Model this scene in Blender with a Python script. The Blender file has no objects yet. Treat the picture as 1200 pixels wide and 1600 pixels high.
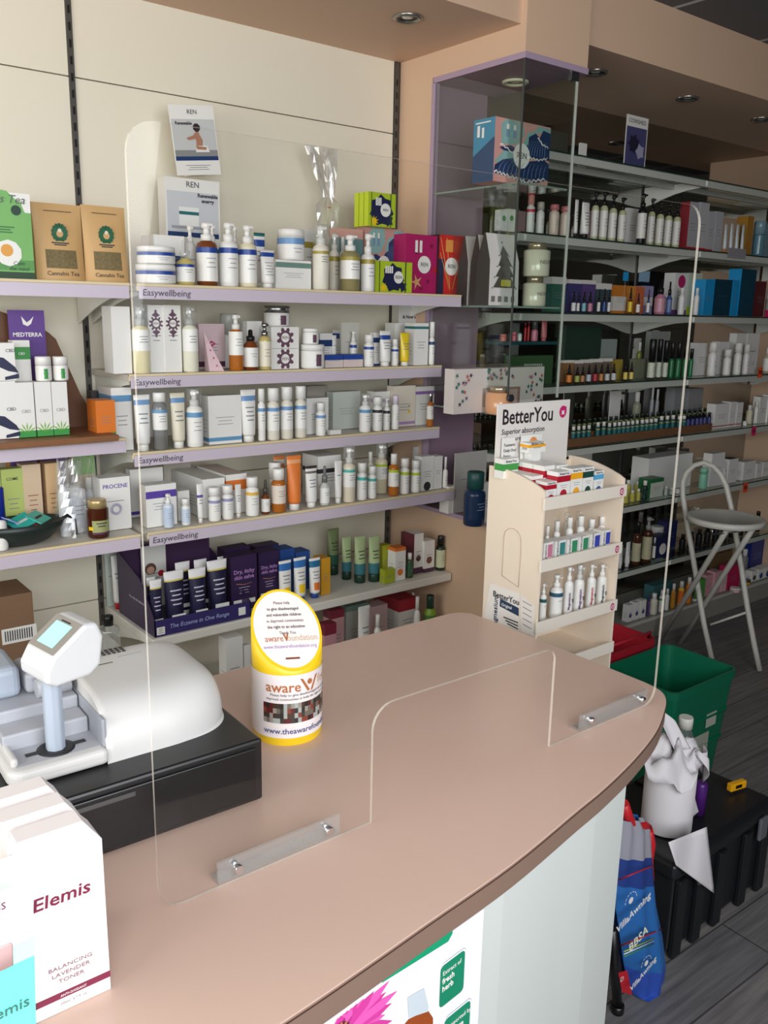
import bpy, math, random
from mathutils import Vector, Matrix
random.seed(7)
C = bpy.context.scene.collection
SC = bpy.context.scene
PI = math.pi
# ------------------------------------------------------------------ camera
EYE = Vector((0, 0, 1.575))
FPX = 1360.2
YAW, PITCH, ROLL = math.radians(38.3335), math.radians(13.0045), math.radians(1.1548)
_f = Vector((math.sin(YAW)*math.cos(PITCH), math.cos(YAW)*math.cos(PITCH), -math.sin(PITCH)))
_r = Vector((math.cos(YAW), -math.sin(YAW), 0)); _u = _r.cross(_f)
RT = _r*math.cos(ROLL)+_u*math.sin(ROLL); UP = -_r*math.sin(ROLL)+_u*math.cos(ROLL); FW = _f
cam = bpy.data.objects.new('camera', bpy.data.cameras.new('camera')); C.objects.link(cam)
cam.data.sensor_fit = 'VERTICAL'; cam.data.sensor_height = 36; cam.data.lens = FPX*36/1600
cam.data.clip_start = 0.02
m = Matrix((RT, UP, -FW)).transposed().to_4x4(); m.translation = EYE; cam.matrix_world = m
SC.camera = cam
# ------------------------------------------------------------------ light and exposure
SC.view_settings.view_transform = 'Standard'; SC.view_settings.look = 'None'
SC.view_settings.gamma = 1; SC.view_settings.use_curve_mapping = False
SC.view_settings.exposure = 0.28
SC.cycles.use_denoising = True
SC.cycles.max_bounces = 10; SC.cycles.transparent_max_bounces = 24
SC.cycles.sample_clamp_indirect = 6
W = bpy.data.worlds.new('sky'); SC.world = W; W.use_nodes = True
bg = W.node_tree.nodes['Background']; bg.inputs[0].default_value = (.75, .87, 1, 1); bg.inputs[1].default_value = 1.6
def area(name, loc, tgt, sx, sy, power, col, spread=180):
    l = bpy.data.lights.new(name, 'AREA'); l.shape = 'RECTANGLE'; l.size = sx; l.size_y = sy
    l.energy = power; l.color = col; l.spread = math.radians(spread)
    o = bpy.data.objects.new(name, l); C.objects.link(o); o.location = loc
    d = Vector(tgt)-Vector(loc); o.rotation_euler = d.to_track_quat('-Z', 'Y').to_euler()
    return o
area('shopfront_daylight', (0, -1.06, 1.84), (.25, 2, .9), 2.5, 1.3, 60, (.98, .98, 1))
area('side_window_daylight', (-1.52, .9, 1.7), (2, 1.3, 1.3), 1.9, 1.2, 24, (1, .92, .80))
# ------------------------------------------------------------------ measuring: where a sight line meets a plane of the shop
def ray(x, y): return FW + RT*((x-600)/FPX) - UP*((y-800)/FPX)
def PY(x, y, Y): d = ray(x, y); return EYE + d*(Y/d.y)
def PX(x, y, X): d = ray(x, y); return EYE + d*(X/d.x)
def PZ(x, y, Z): d = ray(x, y); return EYE + d*((Z-EYE.z)/d.z)
def pj(P):
    v = Vector(P)-EYE; w = v.dot(FW); return 600+FPX*v.dot(RT)/w, 800-FPX*v.dot(UP)/w, w
def xat(px, Y, z):
    y = 500
    for _ in range(6):
        X = PY(px, y, Y).x; y = pj((X, Y, z))[1]
    return X
def zat(py, X, Y):
    z = 1.2
    for _ in range(6):
        x = pj((X, Y, z))[0]; z = PY(x, py, Y).z
    return z
# ------------------------------------------------------------------ materials
def lin(c): return tuple(((v/255)/12.92 if v/255 <= .04045 else ((v/255+.055)/1.055)**2.4) for v in c)
MATS = {}
def M(c, rough=.5, metal=0, alpha=1, bump=0, coat=0, noise=0, nscale=6, emit=0):
    """procedural material of an sRGB colour"""
    key = (tuple(c), rough, metal, alpha, bump, coat, noise, nscale, emit)
    if key in MATS: return MATS[key]
    mt = bpy.data.materials.new('finish_%d_%d_%d' % tuple(int(v) for v in c)); mt.use_nodes = True
    nt = mt.node_tree; b = nt.nodes['Principled BSDF']
    col = (*lin(c), 1); b.inputs['Base Color'].default_value = col
    b.inputs['Roughness'].default_value = rough; b.inputs['Metallic'].default_value = metal
    b.inputs['Alpha'].default_value = alpha; b.inputs['Coat Weight'].default_value = coat
    if emit: b.inputs['Emission Color'].default_value = col; b.inputs['Emission Strength'].default_value = emit
    if noise or bump:
        tc = nt.nodes.new('ShaderNodeTexCoord'); n = nt.nodes.new('ShaderNodeTexNoise'); n.inputs['Scale'].default_value = nscale
        n.inputs['Detail'].default_value = 5; nt.links.new(tc.outputs['Object'], n.inputs['Vector'])
        if noise:
            mx = nt.nodes.new('ShaderNodeMix'); mx.data_type = 'RGBA'
            mx.inputs['A'].default_value = tuple(v*(1-noise) for v in col[:3])+(1,)
            mx.inputs['B'].default_value = tuple(min(1, v*(1+noise)) for v in col[:3])+(1,)
            nt.links.new(n.outputs['Fac'], mx.inputs['Factor']); nt.links.new(mx.outputs['Result'], b.inputs['Base Color'])
        if bump:
            bp = nt.nodes.new('ShaderNodeBump'); bp.inputs['Strength'].default_value = bump; bp.inputs['Distance'].default_value = .003
            nt.links.new(n.outputs['Fac'], bp.inputs['Height']); nt.links.new(bp.outputs['Normal'], b.inputs['Normal'])
    MATS[key] = mt; return mt
def glassmat(name, tint, refl=.06, rough=.02, maxr=.6, haze=0):
    """thin clear sheet: see-through with a tint, mirror reflection growing towards grazing view"""
    if name in MATS: return MATS[name]
    mt = bpy.data.materials.new(name); mt.use_nodes = True; nt = mt.node_tree; nt.nodes.clear()
    o = nt.nodes.new('ShaderNodeOutputMaterial'); t = nt.nodes.new('ShaderNodeBsdfTransparent'); g = nt.nodes.new('ShaderNodeBsdfGlossy')
    mx = nt.nodes.new('ShaderNodeMixShader'); fr = nt.nodes.new('ShaderNodeLayerWeight'); fr.inputs['Blend'].default_value = .5
    mr = nt.nodes.new('ShaderNodeMapRange'); pw = nt.nodes.new('ShaderNodeMath'); pw.operation = 'POWER'; pw.inputs[1].default_value = 4
    nt.links.new(fr.outputs['Facing'], pw.inputs[0]); nt.links.new(pw.outputs[0], mr.inputs['Value'])
    mr.inputs['To Min'].default_value = refl; mr.inputs['To Max'].default_value = maxr
    t.inputs['Color'].default_value = (*tint, 1); g.inputs['Roughness'].default_value = rough; g.inputs['Color'].default_value = (1, 1, 1, 1)
    nt.links.new(mr.outputs[0], mx.inputs[0]); nt.links.new(t.outputs[0], mx.inputs[1]); nt.links.new(g.outputs[0], mx.inputs[2])
    last = mx
    if haze:
        d = nt.nodes.new('ShaderNodeBsdfDiffuse'); m2 = nt.nodes.new('ShaderNodeMixShader'); m2.inputs[0].default_value = haze
        d.inputs['Color'].default_value = (.9, .9, .9, 1)
        nt.links.new(mx.outputs[0], m2.inputs[1]); nt.links.new(d.outputs[0], m2.inputs[2]); last = m2
    nt.links.new(last.outputs[0], o.inputs[0]); MATS[name] = mt; return mt
WHITE = (235, 233, 228); INK = (45, 45, 52)
white = M(WHITE, .4); offw = M((222, 218, 208), .5); ink = M(INK, .5); black = M((18, 18, 20), .35); steel = M((190, 192, 195), .22, 1)
chrome = M((225, 225, 228), .12, 1); grey = M((150, 150, 150), .5); blue = M((38, 72, 140), .4); teal = M((40, 110, 110), .4)
lblue = M((110, 150, 195), .4); gold = M((165, 150, 60), .4); cream = M((226, 216, 190), .45); lilac = M((196, 178, 200), .45)
peach = M((222, 188, 158), .6, noise=.02, nscale=2); purple = M((88, 55, 125), .4); mk = M((128, 128, 134), .5); navy = M((30, 35, 70), .4); red = M((190, 30, 45), .4)
pink = M((225, 150, 170), .45); dpink = M((190, 30, 100), .4); green = M((60, 150, 70), .4); lime = M((178, 200, 45), .4); orange = M((225, 120, 45), .4)
yellow = M((240, 200, 30), .35); mint = M((130, 225, 205), .4); amberm = M((120, 60, 20), .12, alpha=.85); amberl = M((190, 110, 35), .12, alpha=.8)
oil = M((215, 195, 120), .12, alpha=.75); tealg = M((20, 85, 85), .15); dgreen = M((25, 70, 45), .3); brownw = M((100, 62, 35), .5, noise=.25, nscale=18)
clearm = glassmat('clear_plastic', (.95, .96, .95), .08, .05, .5, haze=.10)
filmm = glassmat('clear_film', (.96, .96, .96), .14, .12, .9, haze=.06)
glassm = glassmat('shelf_glass', (.86, .93, .9), .06, .01, .7)
casem = glassmat('case_glass', (.93, .96, .94), .045, .01, .5)
acryl = glassmat('acrylic_sheet', (.97, .975, .97), .02, .015, .5)
dgl = M((40, 60, 52), .1)
# ------------------------------------------------------------------ mesh building
class MB:
    def __init__(s): s.v = []; s.f = []; s.m = []; s.s = []; s.mats = []
    def mi(s, mt):
        if mt not in s.mats: s.mats.append(mt)
        return s.mats.index(mt)
    def face(s, idx, mt, sm=False): s.f.append(idx); s.m.append(s.mi(mt)); s.s.append(sm)
    def box(s, x0, x1, y0, y1, z0, z1, mt, faces=None):
        """faces: optional {side: material} with sides -x +x -y +y -z +z"""
        b = len(s.v); s.v += [(x0,y0,z0),(x1,y0,z0),(x1,y1,z0),(x0,y1,z0),(x0,y0,z1),(x1,y0,z1),(x1,y1,z1),(x0,y1,z1)]
        for k, q in (('-z',(0,3,2,1)),('+z',(4,5,6,7)),('-y',(0,1,5,4)),('+x',(1,2,6,5)),('+y',(2,3,7,6)),('-x',(3,0,4,7))):
            s.face([b+i for i in q], (faces or {}).get(k, mt))
        return s
    def lathe(s, prof, mt, n=20, c=(0,0), cap=True, sy=1.0):
        b = len(s.v)
        for r, z in prof:
            for i in range(n):
                a = 2*PI*i/n; s.v.append((c[0]+r*math.cos(a), c[1]+sy*r*math.sin(a), z))
        for k in range(len(prof)-1):
            for i in range(n):
                j = (i+1) % n; s.face([b+k*n+i, b+k*n+j, b+(k+1)*n+j, b+(k+1)*n+i], mt, True)
        if cap:
            s.face([b+i for i in range(n)][::-1], mt); s.face([b+(len(prof)-1)*n+i for i in range(n)], mt)
        return s
    def patch(s, r, a0, a1, z0, z1, mt, n=6, c=(0,0), sy=1.0):
        b = len(s.v)
        for i in range(n+1):
            a = a0+(a1-a0)*i/n
            for z in (z0, z1): s.v.append((c[0]+r*math.cos(a), c[1]+sy*r*math.sin(a), z))
        for i in range(n): s.face([b+2*i, b+2*i+2, b+2*i+3, b+2*i+1], mt, True)
        return s
    def prism(s, poly, z0, z1, mt, side=None, ax='z'):
        """poly extruded along ax; poly counter-clockwise in (x,y) for z, (x,z) for y, (y,z) for x"""
        b = len(s.v); n = len(poly)
        def P(p, t): return (p[0], p[1], t) if ax == 'z' else ((p[0], t, p[1]) if ax == 'y' else (t, p[0], p[1]))
        s.v += [P(p, z0) for p in poly]+[P(p, z1) for p in poly]
        s.face([b+i for i in range(n)][::-1], mt); s.face([b+n+i for i in range(n)], mt)
        for i in range(n):
            j = (i+1) % n; s.face([b+i, b+j, b+n+j, b+n+i], side or mt)
        return s
    def tube(s, pts, r, mt, n=10, closed=False):
        pts = [Vector(p) for p in pts]; N = len(pts); b = len(s.v); up = Vector((0, 0, 1)); prev = None
        for i, p in enumerate(pts):
            t = (pts[(i+1) % N if closed else min(i+1, N-1)]-pts[(i-1) % N if closed else max(i-1, 0)]).normalized()
            if prev is None: a = t.orthogonal().normalized()
            else: a = (prev-t*prev.dot(t)).normalized()
            prev = a; c2 = t.cross(a); rr = r[i] if isinstance(r, (list, tuple)) else r
            for k in range(n):
                g = 2*PI*k/n; s.v.append(tuple(p+(a*math.cos(g)+c2*math.sin(g))*rr))
        for i in range(N if closed else N-1):
            i2 = (i+1) % N
            for k in range(n):
                k2 = (k+1) % n; s.face([b+i*n+k, b+i*n+k2, b+i2*n+k2, b+i2*n+k], mt, True)
        if not closed: s.face([b+k for k in range(n)][::-1], mt); s.face([b+(N-1)*n+k for k in range(n)], mt)
        return s
    def grid(s, fn, nu, nv, mt, sm=True):
        b = len(s.v)
        for j in range(nv+1):
            for i in range(nu+1): s.v.append(tuple(fn(i/nu, j/nv)))
        for j in range(nv):
            for i in range(nu):
                q = b+j*(nu+1)+i; mm = mt(i/nu, j/nv) if callable(mt) else mt
                s.face([q, q+1, q+nu+2, q+nu+1], mm, sm)
        return s
    def build(s, name, parent=None, bevel=0, seg=2):
        me = bpy.data.meshes.new(name); me.from_pydata(s.v, [], s.f)
        for mt in s.mats: me.materials.append(mt)
        me.polygons.foreach_set('material_index', s.m); me.polygons.foreach_set('use_smooth', s.s); me.update()
        o = bpy.data.objects.new(name, me); C.objects.link(o)
        if parent: o.parent = parent
        if bevel:
            b = o.modifiers.new('bevel', 'BEVEL'); b.width = bevel; b.segments = seg; b.limit_method = 'ANGLE'; b.angle_limit = .6
        return o
def tag(o, label=None, cat=None, group=None, kind=None):
    if label: o['label'] = label
    if cat: o['category'] = cat
    if group: o['group'] = group
    if kind: o['kind'] = kind
    return o
def empty(name, loc, rz=0, rx=0, ry=0):
    o = bpy.data.objects.new(name, None); C.objects.link(o); o.location = loc; o.rotation_euler = (rx, ry, rz); o.empty_display_size = .02
    return o
def text(s, size, mt, loc=(0,0,0), rz=0, parent=None, name='lettering', align='CENTER', squeeze=1.0, bold=0, tilt=0, cyl=None, rot=None, shear=0, ext=.00015, thick=True):
    """letters as a mesh; upright, facing -y (or wrapped round a cylinder of radius cyl)"""
    cu = bpy.data.curves.new('t', 'FONT'); cu.body = s; cu.size = size; cu.align_x = align; cu.align_y = 'CENTER'
    cu.offset = bold*size; cu.shear = shear; cu.resolution_u = 2; cu.space_line = 1.0
    if thick and not cyl: cu.extrude = ext
    t = bpy.data.objects.new('t', cu); C.objects.link(t); bpy.context.view_layer.update()
    me = bpy.data.meshes.new_from_object(t); bpy.data.objects.remove(t); bpy.data.curves.remove(cu)
    ct, st = math.cos(tilt), math.sin(tilt)
    for v in me.vertices:
        x, y = v.co.x*squeeze, v.co.y; x, y = x*ct-y*st, x*st+y*ct
        if cyl: a = -PI/2 + x/cyl; v.co = (cyl*math.cos(a), cyl*math.sin(a), y)
        elif rot == 'flat': v.co = (x, y, v.co.z)
        else: v.co = (x, -v.co.z, y)
    me.materials.clear(); me.materials.append(mt); me.name = name
    o = bpy.data.objects.new(name, me); C.objects.link(o); o.location = loc; o.rotation_euler = (0, 0, rz)
    if parent: o.parent = parent
    return o
# ------------------------------------------------------------------ product makers (origin: centre of the base, front towards -y)
def bars(mb, w, y, zs, mt=ink, x0=-.35, ws=(.7, .5, .6, .4), t=.0014, cx=0):
    for i, z in enumerate(zs):
        ww = ws[i % len(ws)]*w; mb.box(cx-ww/2, cx+ww/2, y-.0002, y+.0002, z-t/2, z+t/2, mt)
def rbars(mb, r, zs, mt=ink, t=.0014, half=.5, a=-PI/2, sy=1):
    for i, z in enumerate(zs): mb.patch(r, a-half*(1-.3*(i % 2)), a+half*(1-.3*(i % 2)), z-t/2, z+t/2, mt, 4, sy=sy)
def carton(w, h, d, col=white, bands=(), side=None, top=None, marks=3, mark=mk, txt=None, tmat=ink, tz=.75, ts=.2, motif=None, mz=.35, **k):
    e = empty('product_carton', (0, 0, 0)); mb = MB()
    zs = sorted({0, 1, *[b[0] for b in bands], *[b[1] for b in bands]})
    for a, b in zip(zs, zs[1:]):
        mt = col
        for q in bands:
            if q[0] <= a and b <= q[1]: mt = q[2]
        mb.box(-w/2, w/2, -d/2, d/2, a*h, b*h, mt, {'-x': (side or mt), '+z': (top or mt)})
    mb.build('box_body', e)
    pr = MB()
    if marks: bars(pr, w*.8, -d/2-.0003, [h*(.55-.07*i) for i in range(marks)], mark, t=max(.0008, h*.012))
    if motif: disc(pr, 0, h*mz, w*.27, -d/2-.0004, motif)
    if side is None and marks > 1 and d > .02:
        for i in range(marks+1): pr.box(-w/2-.0004, -w/2, -d*.3, d*.25-.1*d*(i % 2), h*(.5-.08*i)-.0006, h*(.5-.08*i)+.0006, mark)
    if pr.f: pr.build('printing', e)
    if txt: text(txt, w*ts, tmat, (0, -d/2-.0005, h*tz), parent=e, bold=.01)
    return e
def disc(mb, x, z, r, y, mt, n=14):
    b = len(mb.v); mb.v += [(x+r*math.cos(2*PI*i/n), y, z+r*math.sin(2*PI*i/n)) for i in range(n)]; mb.face([b+i for i in range(n)], mt)
def star(mb, x, z, r, y, mt, n=8, rin=.62, rot=0):
    b = len(mb.v); k = 2*n
    mb.v += [(x+(r if i % 2 else r*rin)*math.cos(2*PI*i/k+rot), y, z+(r if i % 2 else r*rin)*math.sin(2*PI*i/k+rot)) for i in range(k)]
    mb.v.append((x, y, z))
    for i in range(k): mb.face([b+i, b+(i+1) % k, b+k], mt)
def label(e, r, h, z0, z1, lab, band, marks, mark=mk, sy=1):
    mb = MB(); mb.lathe([(r, z0), (r, z1)], lab, cap=False, sy=sy)
    if band: mb.lathe([(r+.0002, z1-(z1-z0)*.16), (r+.0002, z1)], band, cap=False, sy=sy)
    if marks: rbars(mb, r+.0003, [z0+(z1-z0)*(.68-.13*i) for i in range(marks)], mark, max(.0008, h*.011), sy=sy)
    mb.build('label', e)
def bottle(w, h, col=white, cap=white, caph=.25, capw=.6, lab=None, band=None, marks=3, l0=.12, l1=.9, mark=mk, liquid=None, lq=.5, neck=.45, txt=None, **k):
    e = empty('bottle', (0, 0, 0)); r = w/2; hb = h*(1-caph)
    MB().lathe([(r*.9, 0), (r, .004), (r, hb*.86), (r*.93, hb*.93), (r*neck, hb), (r*neck, hb+.002)], col).build('bottle_body', e)
    if liquid: MB().lathe([(r*.93, .003), (r*.93, hb*lq)], liquid).build('liquid', e)
    rc = r*capw; MB().lathe([(rc, hb), (rc, h*.985), (rc*.9, h)], cap).build('cap', e)
    if lab or band or marks: label(e, r+.0004, h, hb*l0, hb*l1*.93, lab or col, band, marks, mark)
    return e
def pump(w, h, col=white, cap=white, caph=.28, lab=None, band=None, marks=3, over=None, l0=.1, l1=.85, mark=mk, liquid=None, lq=.4, **k):
    """bottle with a pump head (and a clear over-cap if wanted)"""
    e = empty('pump_bottle', (0, 0, 0)); r = w/2; hb = h*(1-caph)
    MB().lathe([(r*.92, 0), (r, .004), (r, hb*.88), (r*.9, hb*.95), (r*.5, hb), (r*.5, hb+.001)], col).build('bottle_body', e)
    if liquid: MB().lathe([(r*.93, .003), (r*.93, hb*lq)], liquid).build('liquid', e)
    q = MB(); q.lathe([(r*.55, hb), (r*.55, hb+(h-hb)*.35), (r*.3, hb+(h-hb)*.38), (r*.3, hb+(h-hb)*.7), (r*.5, hb+(h-hb)*.74), (r*.46, h)], cap)
    q.box(-r*.16, r*.16, -r*1.0, 0, h-(h-hb)*.2, h-(h-hb)*.06, cap); q.build('pump_head', e)
    if over: MB().lathe([(r*.92, hb+.001), (r*.92, h+.003), (r*.8, h+.006)], over).build('over_cap', e)
    label(e, r+.0004, h, hb*l0, hb*l1, lab or col, band, marks, mark)
    return e
def dropper(w, h, col=amberm, cap=black, caph=.42, lab=white, band=None, marks=2, mark=mk, **k):
    e = empty('dropper_bottle', (0, 0, 0)); r = w/2; hb = h*(1-caph)
    MB().lathe([(r*.92, 0), (r, .003), (r, hb*.85), (r*.45, hb), (r*.45, hb+.001)], col).build('bottle_body', e)
    MB().lathe([(r*.55, hb), (r*.55, hb+(h-hb)*.4), (r*.32, hb+(h-hb)*.45), (r*.3, h*.97), (r*.15, h)], cap).build('dropper_cap', e)
    label(e, r+.0004, h, hb*.12, hb*.78, lab, band, marks, mark)
    return e
def jar(w, h, col=white, lid=white, lidh=.38, band=None, marks=2, lab=None, motif=None, mark=mk, lidw=1.0, **k):
    e = empty('cream_jar', (0, 0, 0)); r = w/2; hb = h*(1-lidh)
    MB().lathe([(r*.92, 0), (r, .004), (r, hb-.002), (r*.9, hb)], col).build('jar_body', e)
    MB().lathe([(r*lidw, hb), (r*lidw, h*.97), (r*.93*lidw, h)], lid).build('lid', e)
    mb = MB(); mb.lathe([(r+.0004, hb*.1), (r+.0004, hb*.95)], lab or col, cap=False)
    if band: mb.lathe([(r+.0006, hb*.68), (r+.0006, hb*.95)], band, cap=False)
    if marks: rbars(mb, r+.0007, [hb*(.5-.16*i) for i in range(marks)], mark, max(.0008, h*.02), .35)
    if motif: mb.patch(r+.0008, -PI/2-.25, -PI/2+.25, hb*.15, hb*.8, motif)
    mb.build('label', e); return e
def tube(w, h, col=white, cap=white, caph=.12, band=None, bz=(.72, .86), marks=3, mark=mk, crimp=None, pic=None, capw=.62, low=None, cz=.929, **k):
    """squeeze tube standing on its cap: round at the cap, pressed flat at the top"""
    e = empty('squeeze_tube', (0, 0, 0)); hc = h*caph; n = 20; mb = MB(); lv = [0, .06, .3, .5, .62, bz[0], bz[1], .93, .935, 1, cz]
    lv = sorted(set(lv)); rings = []
    def ring(t):
        a = w/2*(.8+.2*t) if t > .05 else w/2*.72
        return a, a*(1-t**1.3)*.95+.0012
    b = len(mb.v)
    for t in lv:
        a, c = ring(t)
        for i in range(n):
            g = 2*PI*i/n; mb.v.append((a*math.cos(g), c*math.sin(g), hc+(h-hc)*t))
    for q in range(len(lv)-1):
        mt = col
        if low and lv[q+1] <= .31: mt = low
        if band and lv[q] >= bz[0]-1e-6 and lv[q+1] <= bz[1]+1e-6: mt = band
        if lv[q] >= cz-1e-6: mt = crimp or col
        for i in range(n): j = (i+1) % n; mb.face([b+q*n+i, b+q*n+j, b+(q+1)*n+j, b+(q+1)*n+i], mt, True)
    mb.face([b+i for i in range(n)][::-1], col); mb.face([b+(len(lv)-1)*n+i for i in range(n)], crimp or col)
    mb.build('tube_body', e)
    MB().lathe([(w/2*capw, 0), (w/2*capw, hc*.95), (w/2*capw*.95, hc)], cap).build('cap', e)
    pr = MB()
    def onf(x, t):
        a, c = ring(t); return -c*math.sqrt(max(0, 1-(x/a)**2))-.0006
    def slab(xa, xb, ta, tb, mt, nn=4):
        bb = len(pr.v)
        for i in range(nn+1):
            x = xa+(xb-xa)*i/nn
            for t in (ta, tb): pr.v.append((x, onf(x, t), hc+(h-hc)*t))
        for i in range(nn): pr.face([bb+2*i, bb+2*i+2, bb+2*i+3, bb+2*i+1], mt)
    for i in range(marks):
        t = .62-.09*i; ww = w*.28*(1-.25*(i % 2)); slab(-ww, ww, t-.012, t+.012, mark)
    if pic: slab(-w*.24, w*.24, .1, .32, pic)
    if pr.f: pr.build('printing', e)
    return e
def pouch(w, h, col=M((205, 165, 110), .55), **k):
    e = empty('kraft_pouch', (0, 0, 0)); d = .035
    def P(u, v, s): return ((u-.5)*w*(1-.03*math.sin(PI*v)), s*d*(1-v**1.4)*(.35+.65*math.sin(PI*u)**.5 if 0 < u < 1 else .35)*.9+s*.0008, v*h)
    mb = MB(); mb.grid(lambda u, v: P(u, v, -1), 12, 14, col); mb.grid(lambda u, v: P(1-u, v, 1), 12, 14, col)
    mb.grid(lambda u, v: (P(0, v, -1) if u < .5 else P(0, v, 1)) if False else (-.5*w*(1-.03*math.sin(PI*v)), ( -1+2*(1-u))*d*(1-v**1.4)*.315, v*h), 1, 14, col)
    mb.build('pouch_body', e)
    wn = MB(); herb = M((120, 105, 70), .8, noise=.6, nscale=180)
    wn.grid(lambda u, v: (Vector(P(.18+.64*u, .16+.24*v, -1))+Vector((0, -.0012, 0))), 8, 4, herb); wn.build('window', e)
    pr = MB(); g = M((30, 95, 60), .5)
    for i in range(14):
        a = i*2*PI/14
        c = Vector(P(.5, .62, -1))+Vector((.016*math.cos(a), -.0032, .019*math.sin(a))); star(pr, c.x, c.z, .008, c.y-.0004, g, 4, .5, a)
    c = Vector(P(.5, .62, -1)); disc(pr, 0, c.z, .017, c.y-.0042, g); disc(pr, 0, c.z-.002, .009, c.y-.0046, col); disc(pr, 0, c.z+.006, .005, c.y-.0050, cream)
    y = P(.5, .5, -1)[1]-.0012; bars(pr, w*.5, y, [h*.49, h*.465], ink, t=.003)
    y = P(.5, .85, -1)[1]-.0012; bars(pr, w*.8, y-.002, [h*.9], ink, t=.0015)
    pr.build('printing', e); text('Cannabis Tea', w*.12, ink, (0, P(.5, .08, -1)[1]-.001, h*.09), parent=e)
    return e
def candle(w, h, **k):
    e = empty('glass_candle', (0, 0, 0)); r = w/2
    MB().lathe([(r*.93, 0), (r, .006), (r, h*.76), (r*.8, h*.8)], M((235, 228, 205), .15, coat=.6)).build('candle_glass', e)
    MB().lathe([(r*.72, h*.8), (r*.72, h*.97), (r*.66, h)], M((190, 175, 150), .25, .7)).build('lid', e)
    text(k.get('txt', 'NEOM'), w*.2, ink, (0, 0, h*.42), parent=e, cyl=r+.0006); return e
NAMES = dict(carton='product_carton', bottle='bottle', pump='pump_bottle', dropper='dropper_bottle', jar='cream_jar', tube='squeeze_tube', pouch='kraft_pouch', candle='glass_candle')
CATS = dict(carton='box', bottle='bottle', pump='bottle', dropper='bottle', jar='jar', tube='tube', pouch='pouch', candle='candle')
PLUR = dict(box='boxes', bottle='bottles', jar='jars', tube='tubes', pouch='pouches', candle='candles')
MAKE = dict(carton=carton, bottle=bottle, pump=pump, dropper=dropper, jar=jar, tube=tube, pouch=pouch, candle=candle)
REG = []; OCC = {}
def fit(kind, Y, z, xl, xr, yt, d=None, flatrow=True):
    """size and centre of a product standing on height z whose front reaches depth Y"""
    if kind in ('carton', 'pouch'):
        xa, xb = xat(xl, Y, z), xat(xr, Y, z); w = xb-xa; dd = d or min(w*.8, .06); cx, cy = (xa+xb)/2, Y+dd/2
        h = zat(yt, cx, Y)-z
    else:
        cx = xat((xl+xr)/2, Y, z); w = (xr-xl)*pj((cx, Y, z+.05))[2]/FPX; cy = Y; dd = w; h = zat(yt, cx, Y)-z
    return cx, cy, w, dd, max(h, .01)
def put(kind, shelf, z, Y, xl, xr, yt, desc, d=None, rz=0, nopush=False, **o):
    for it in range(60):
        cx, cy, w, dd, h = fit(kind, Y, z, xl, xr, yt, d); hw, hd = w/2*.99, dd/2*.99
        if kind == 'pouch': hd = .03
        hit = False
        for (a, b, c, e2, za, zb) in OCC.get(shelf, ()):
            if cx-hw < b-.0005 and cx+hw > a+.0005 and cy-hd < e2 and cy+hd > c and z < zb-.001 and z+h > za+.001: hit = True; break
        if not hit or nopush: break
        Y += .004
    OCC.setdefault(shelf, []).append((cx-hw, cx+hw, cy-hd, cy+hd, z, z+h))
    kw = dict(o); kw['d'] = dd
    e = MAKE[kind](w, h, **kw) if kind == 'carton' else MAKE[kind](w*.985, h, **o)
    e.location = (cx, cy, z+.0004); e.rotation_euler.z = rz
    REG.append((e, desc, shelf, (xl+xr)/2, CATS[kind])); return e
def reg(o, desc, shelf, x, cat): REG.append((o, desc, shelf, x, cat)); return o
ORD = ['first','second','third','fourth','fifth','sixth','seventh','eighth','ninth','tenth','eleventh','twelfth','thirteenth','fourteenth','fifteenth','sixteenth','seventeenth','eighteenth','nineteenth','twentieth','21st','22nd','23rd','24th','25th','26th','27th','28th','29th','30th']
def finish_labels():
    g = {}
    for r in REG: g.setdefault((r[1], r[2]), []).append(r)
    for (desc, shelf), L in g.items():
        L.sort(key=lambda r: r[3])
        for i, r in enumerate(L):
            if len(L) == 1: s = desc+', on '+shelf
            elif len(L) == 2: s = '%s, %s one of two on %s' % (desc, ('left', 'right')[i], shelf)
            elif i == 0: s = '%s, leftmost on %s' % (desc, shelf)
            elif i == len(L)-1: s = '%s, rightmost on %s' % (desc, shelf)
            else: s = '%s, %s from left on %s' % (desc, ORD[i], shelf)
            if len(s.split()) > 16: s = s.replace(' on the ', ' on ')
            if len(s.split()) > 16: print('LONG LABEL', s)
            tag(r[0], s, r[4])
    c = {}
    for r in REG: c.setdefault((r[4], r[2]), []).append(r)
    for (cat, shelf), L in c.items():
        if len(L) > 1:
            for r in L: r[0]['group'] = '%s on %s' % (PLUR.get(cat, cat+'s'), shelf)
# ------------------------------------------------------------------ the setting
D = 2.745; ZS = 2.472; XC = 2.207; YF = 2.115; XE = 4.93; ZM = 2.68
def struct(mb, name, bevel=0): return tag(mb.build(name, bevel=bevel), kind='structure')
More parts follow.
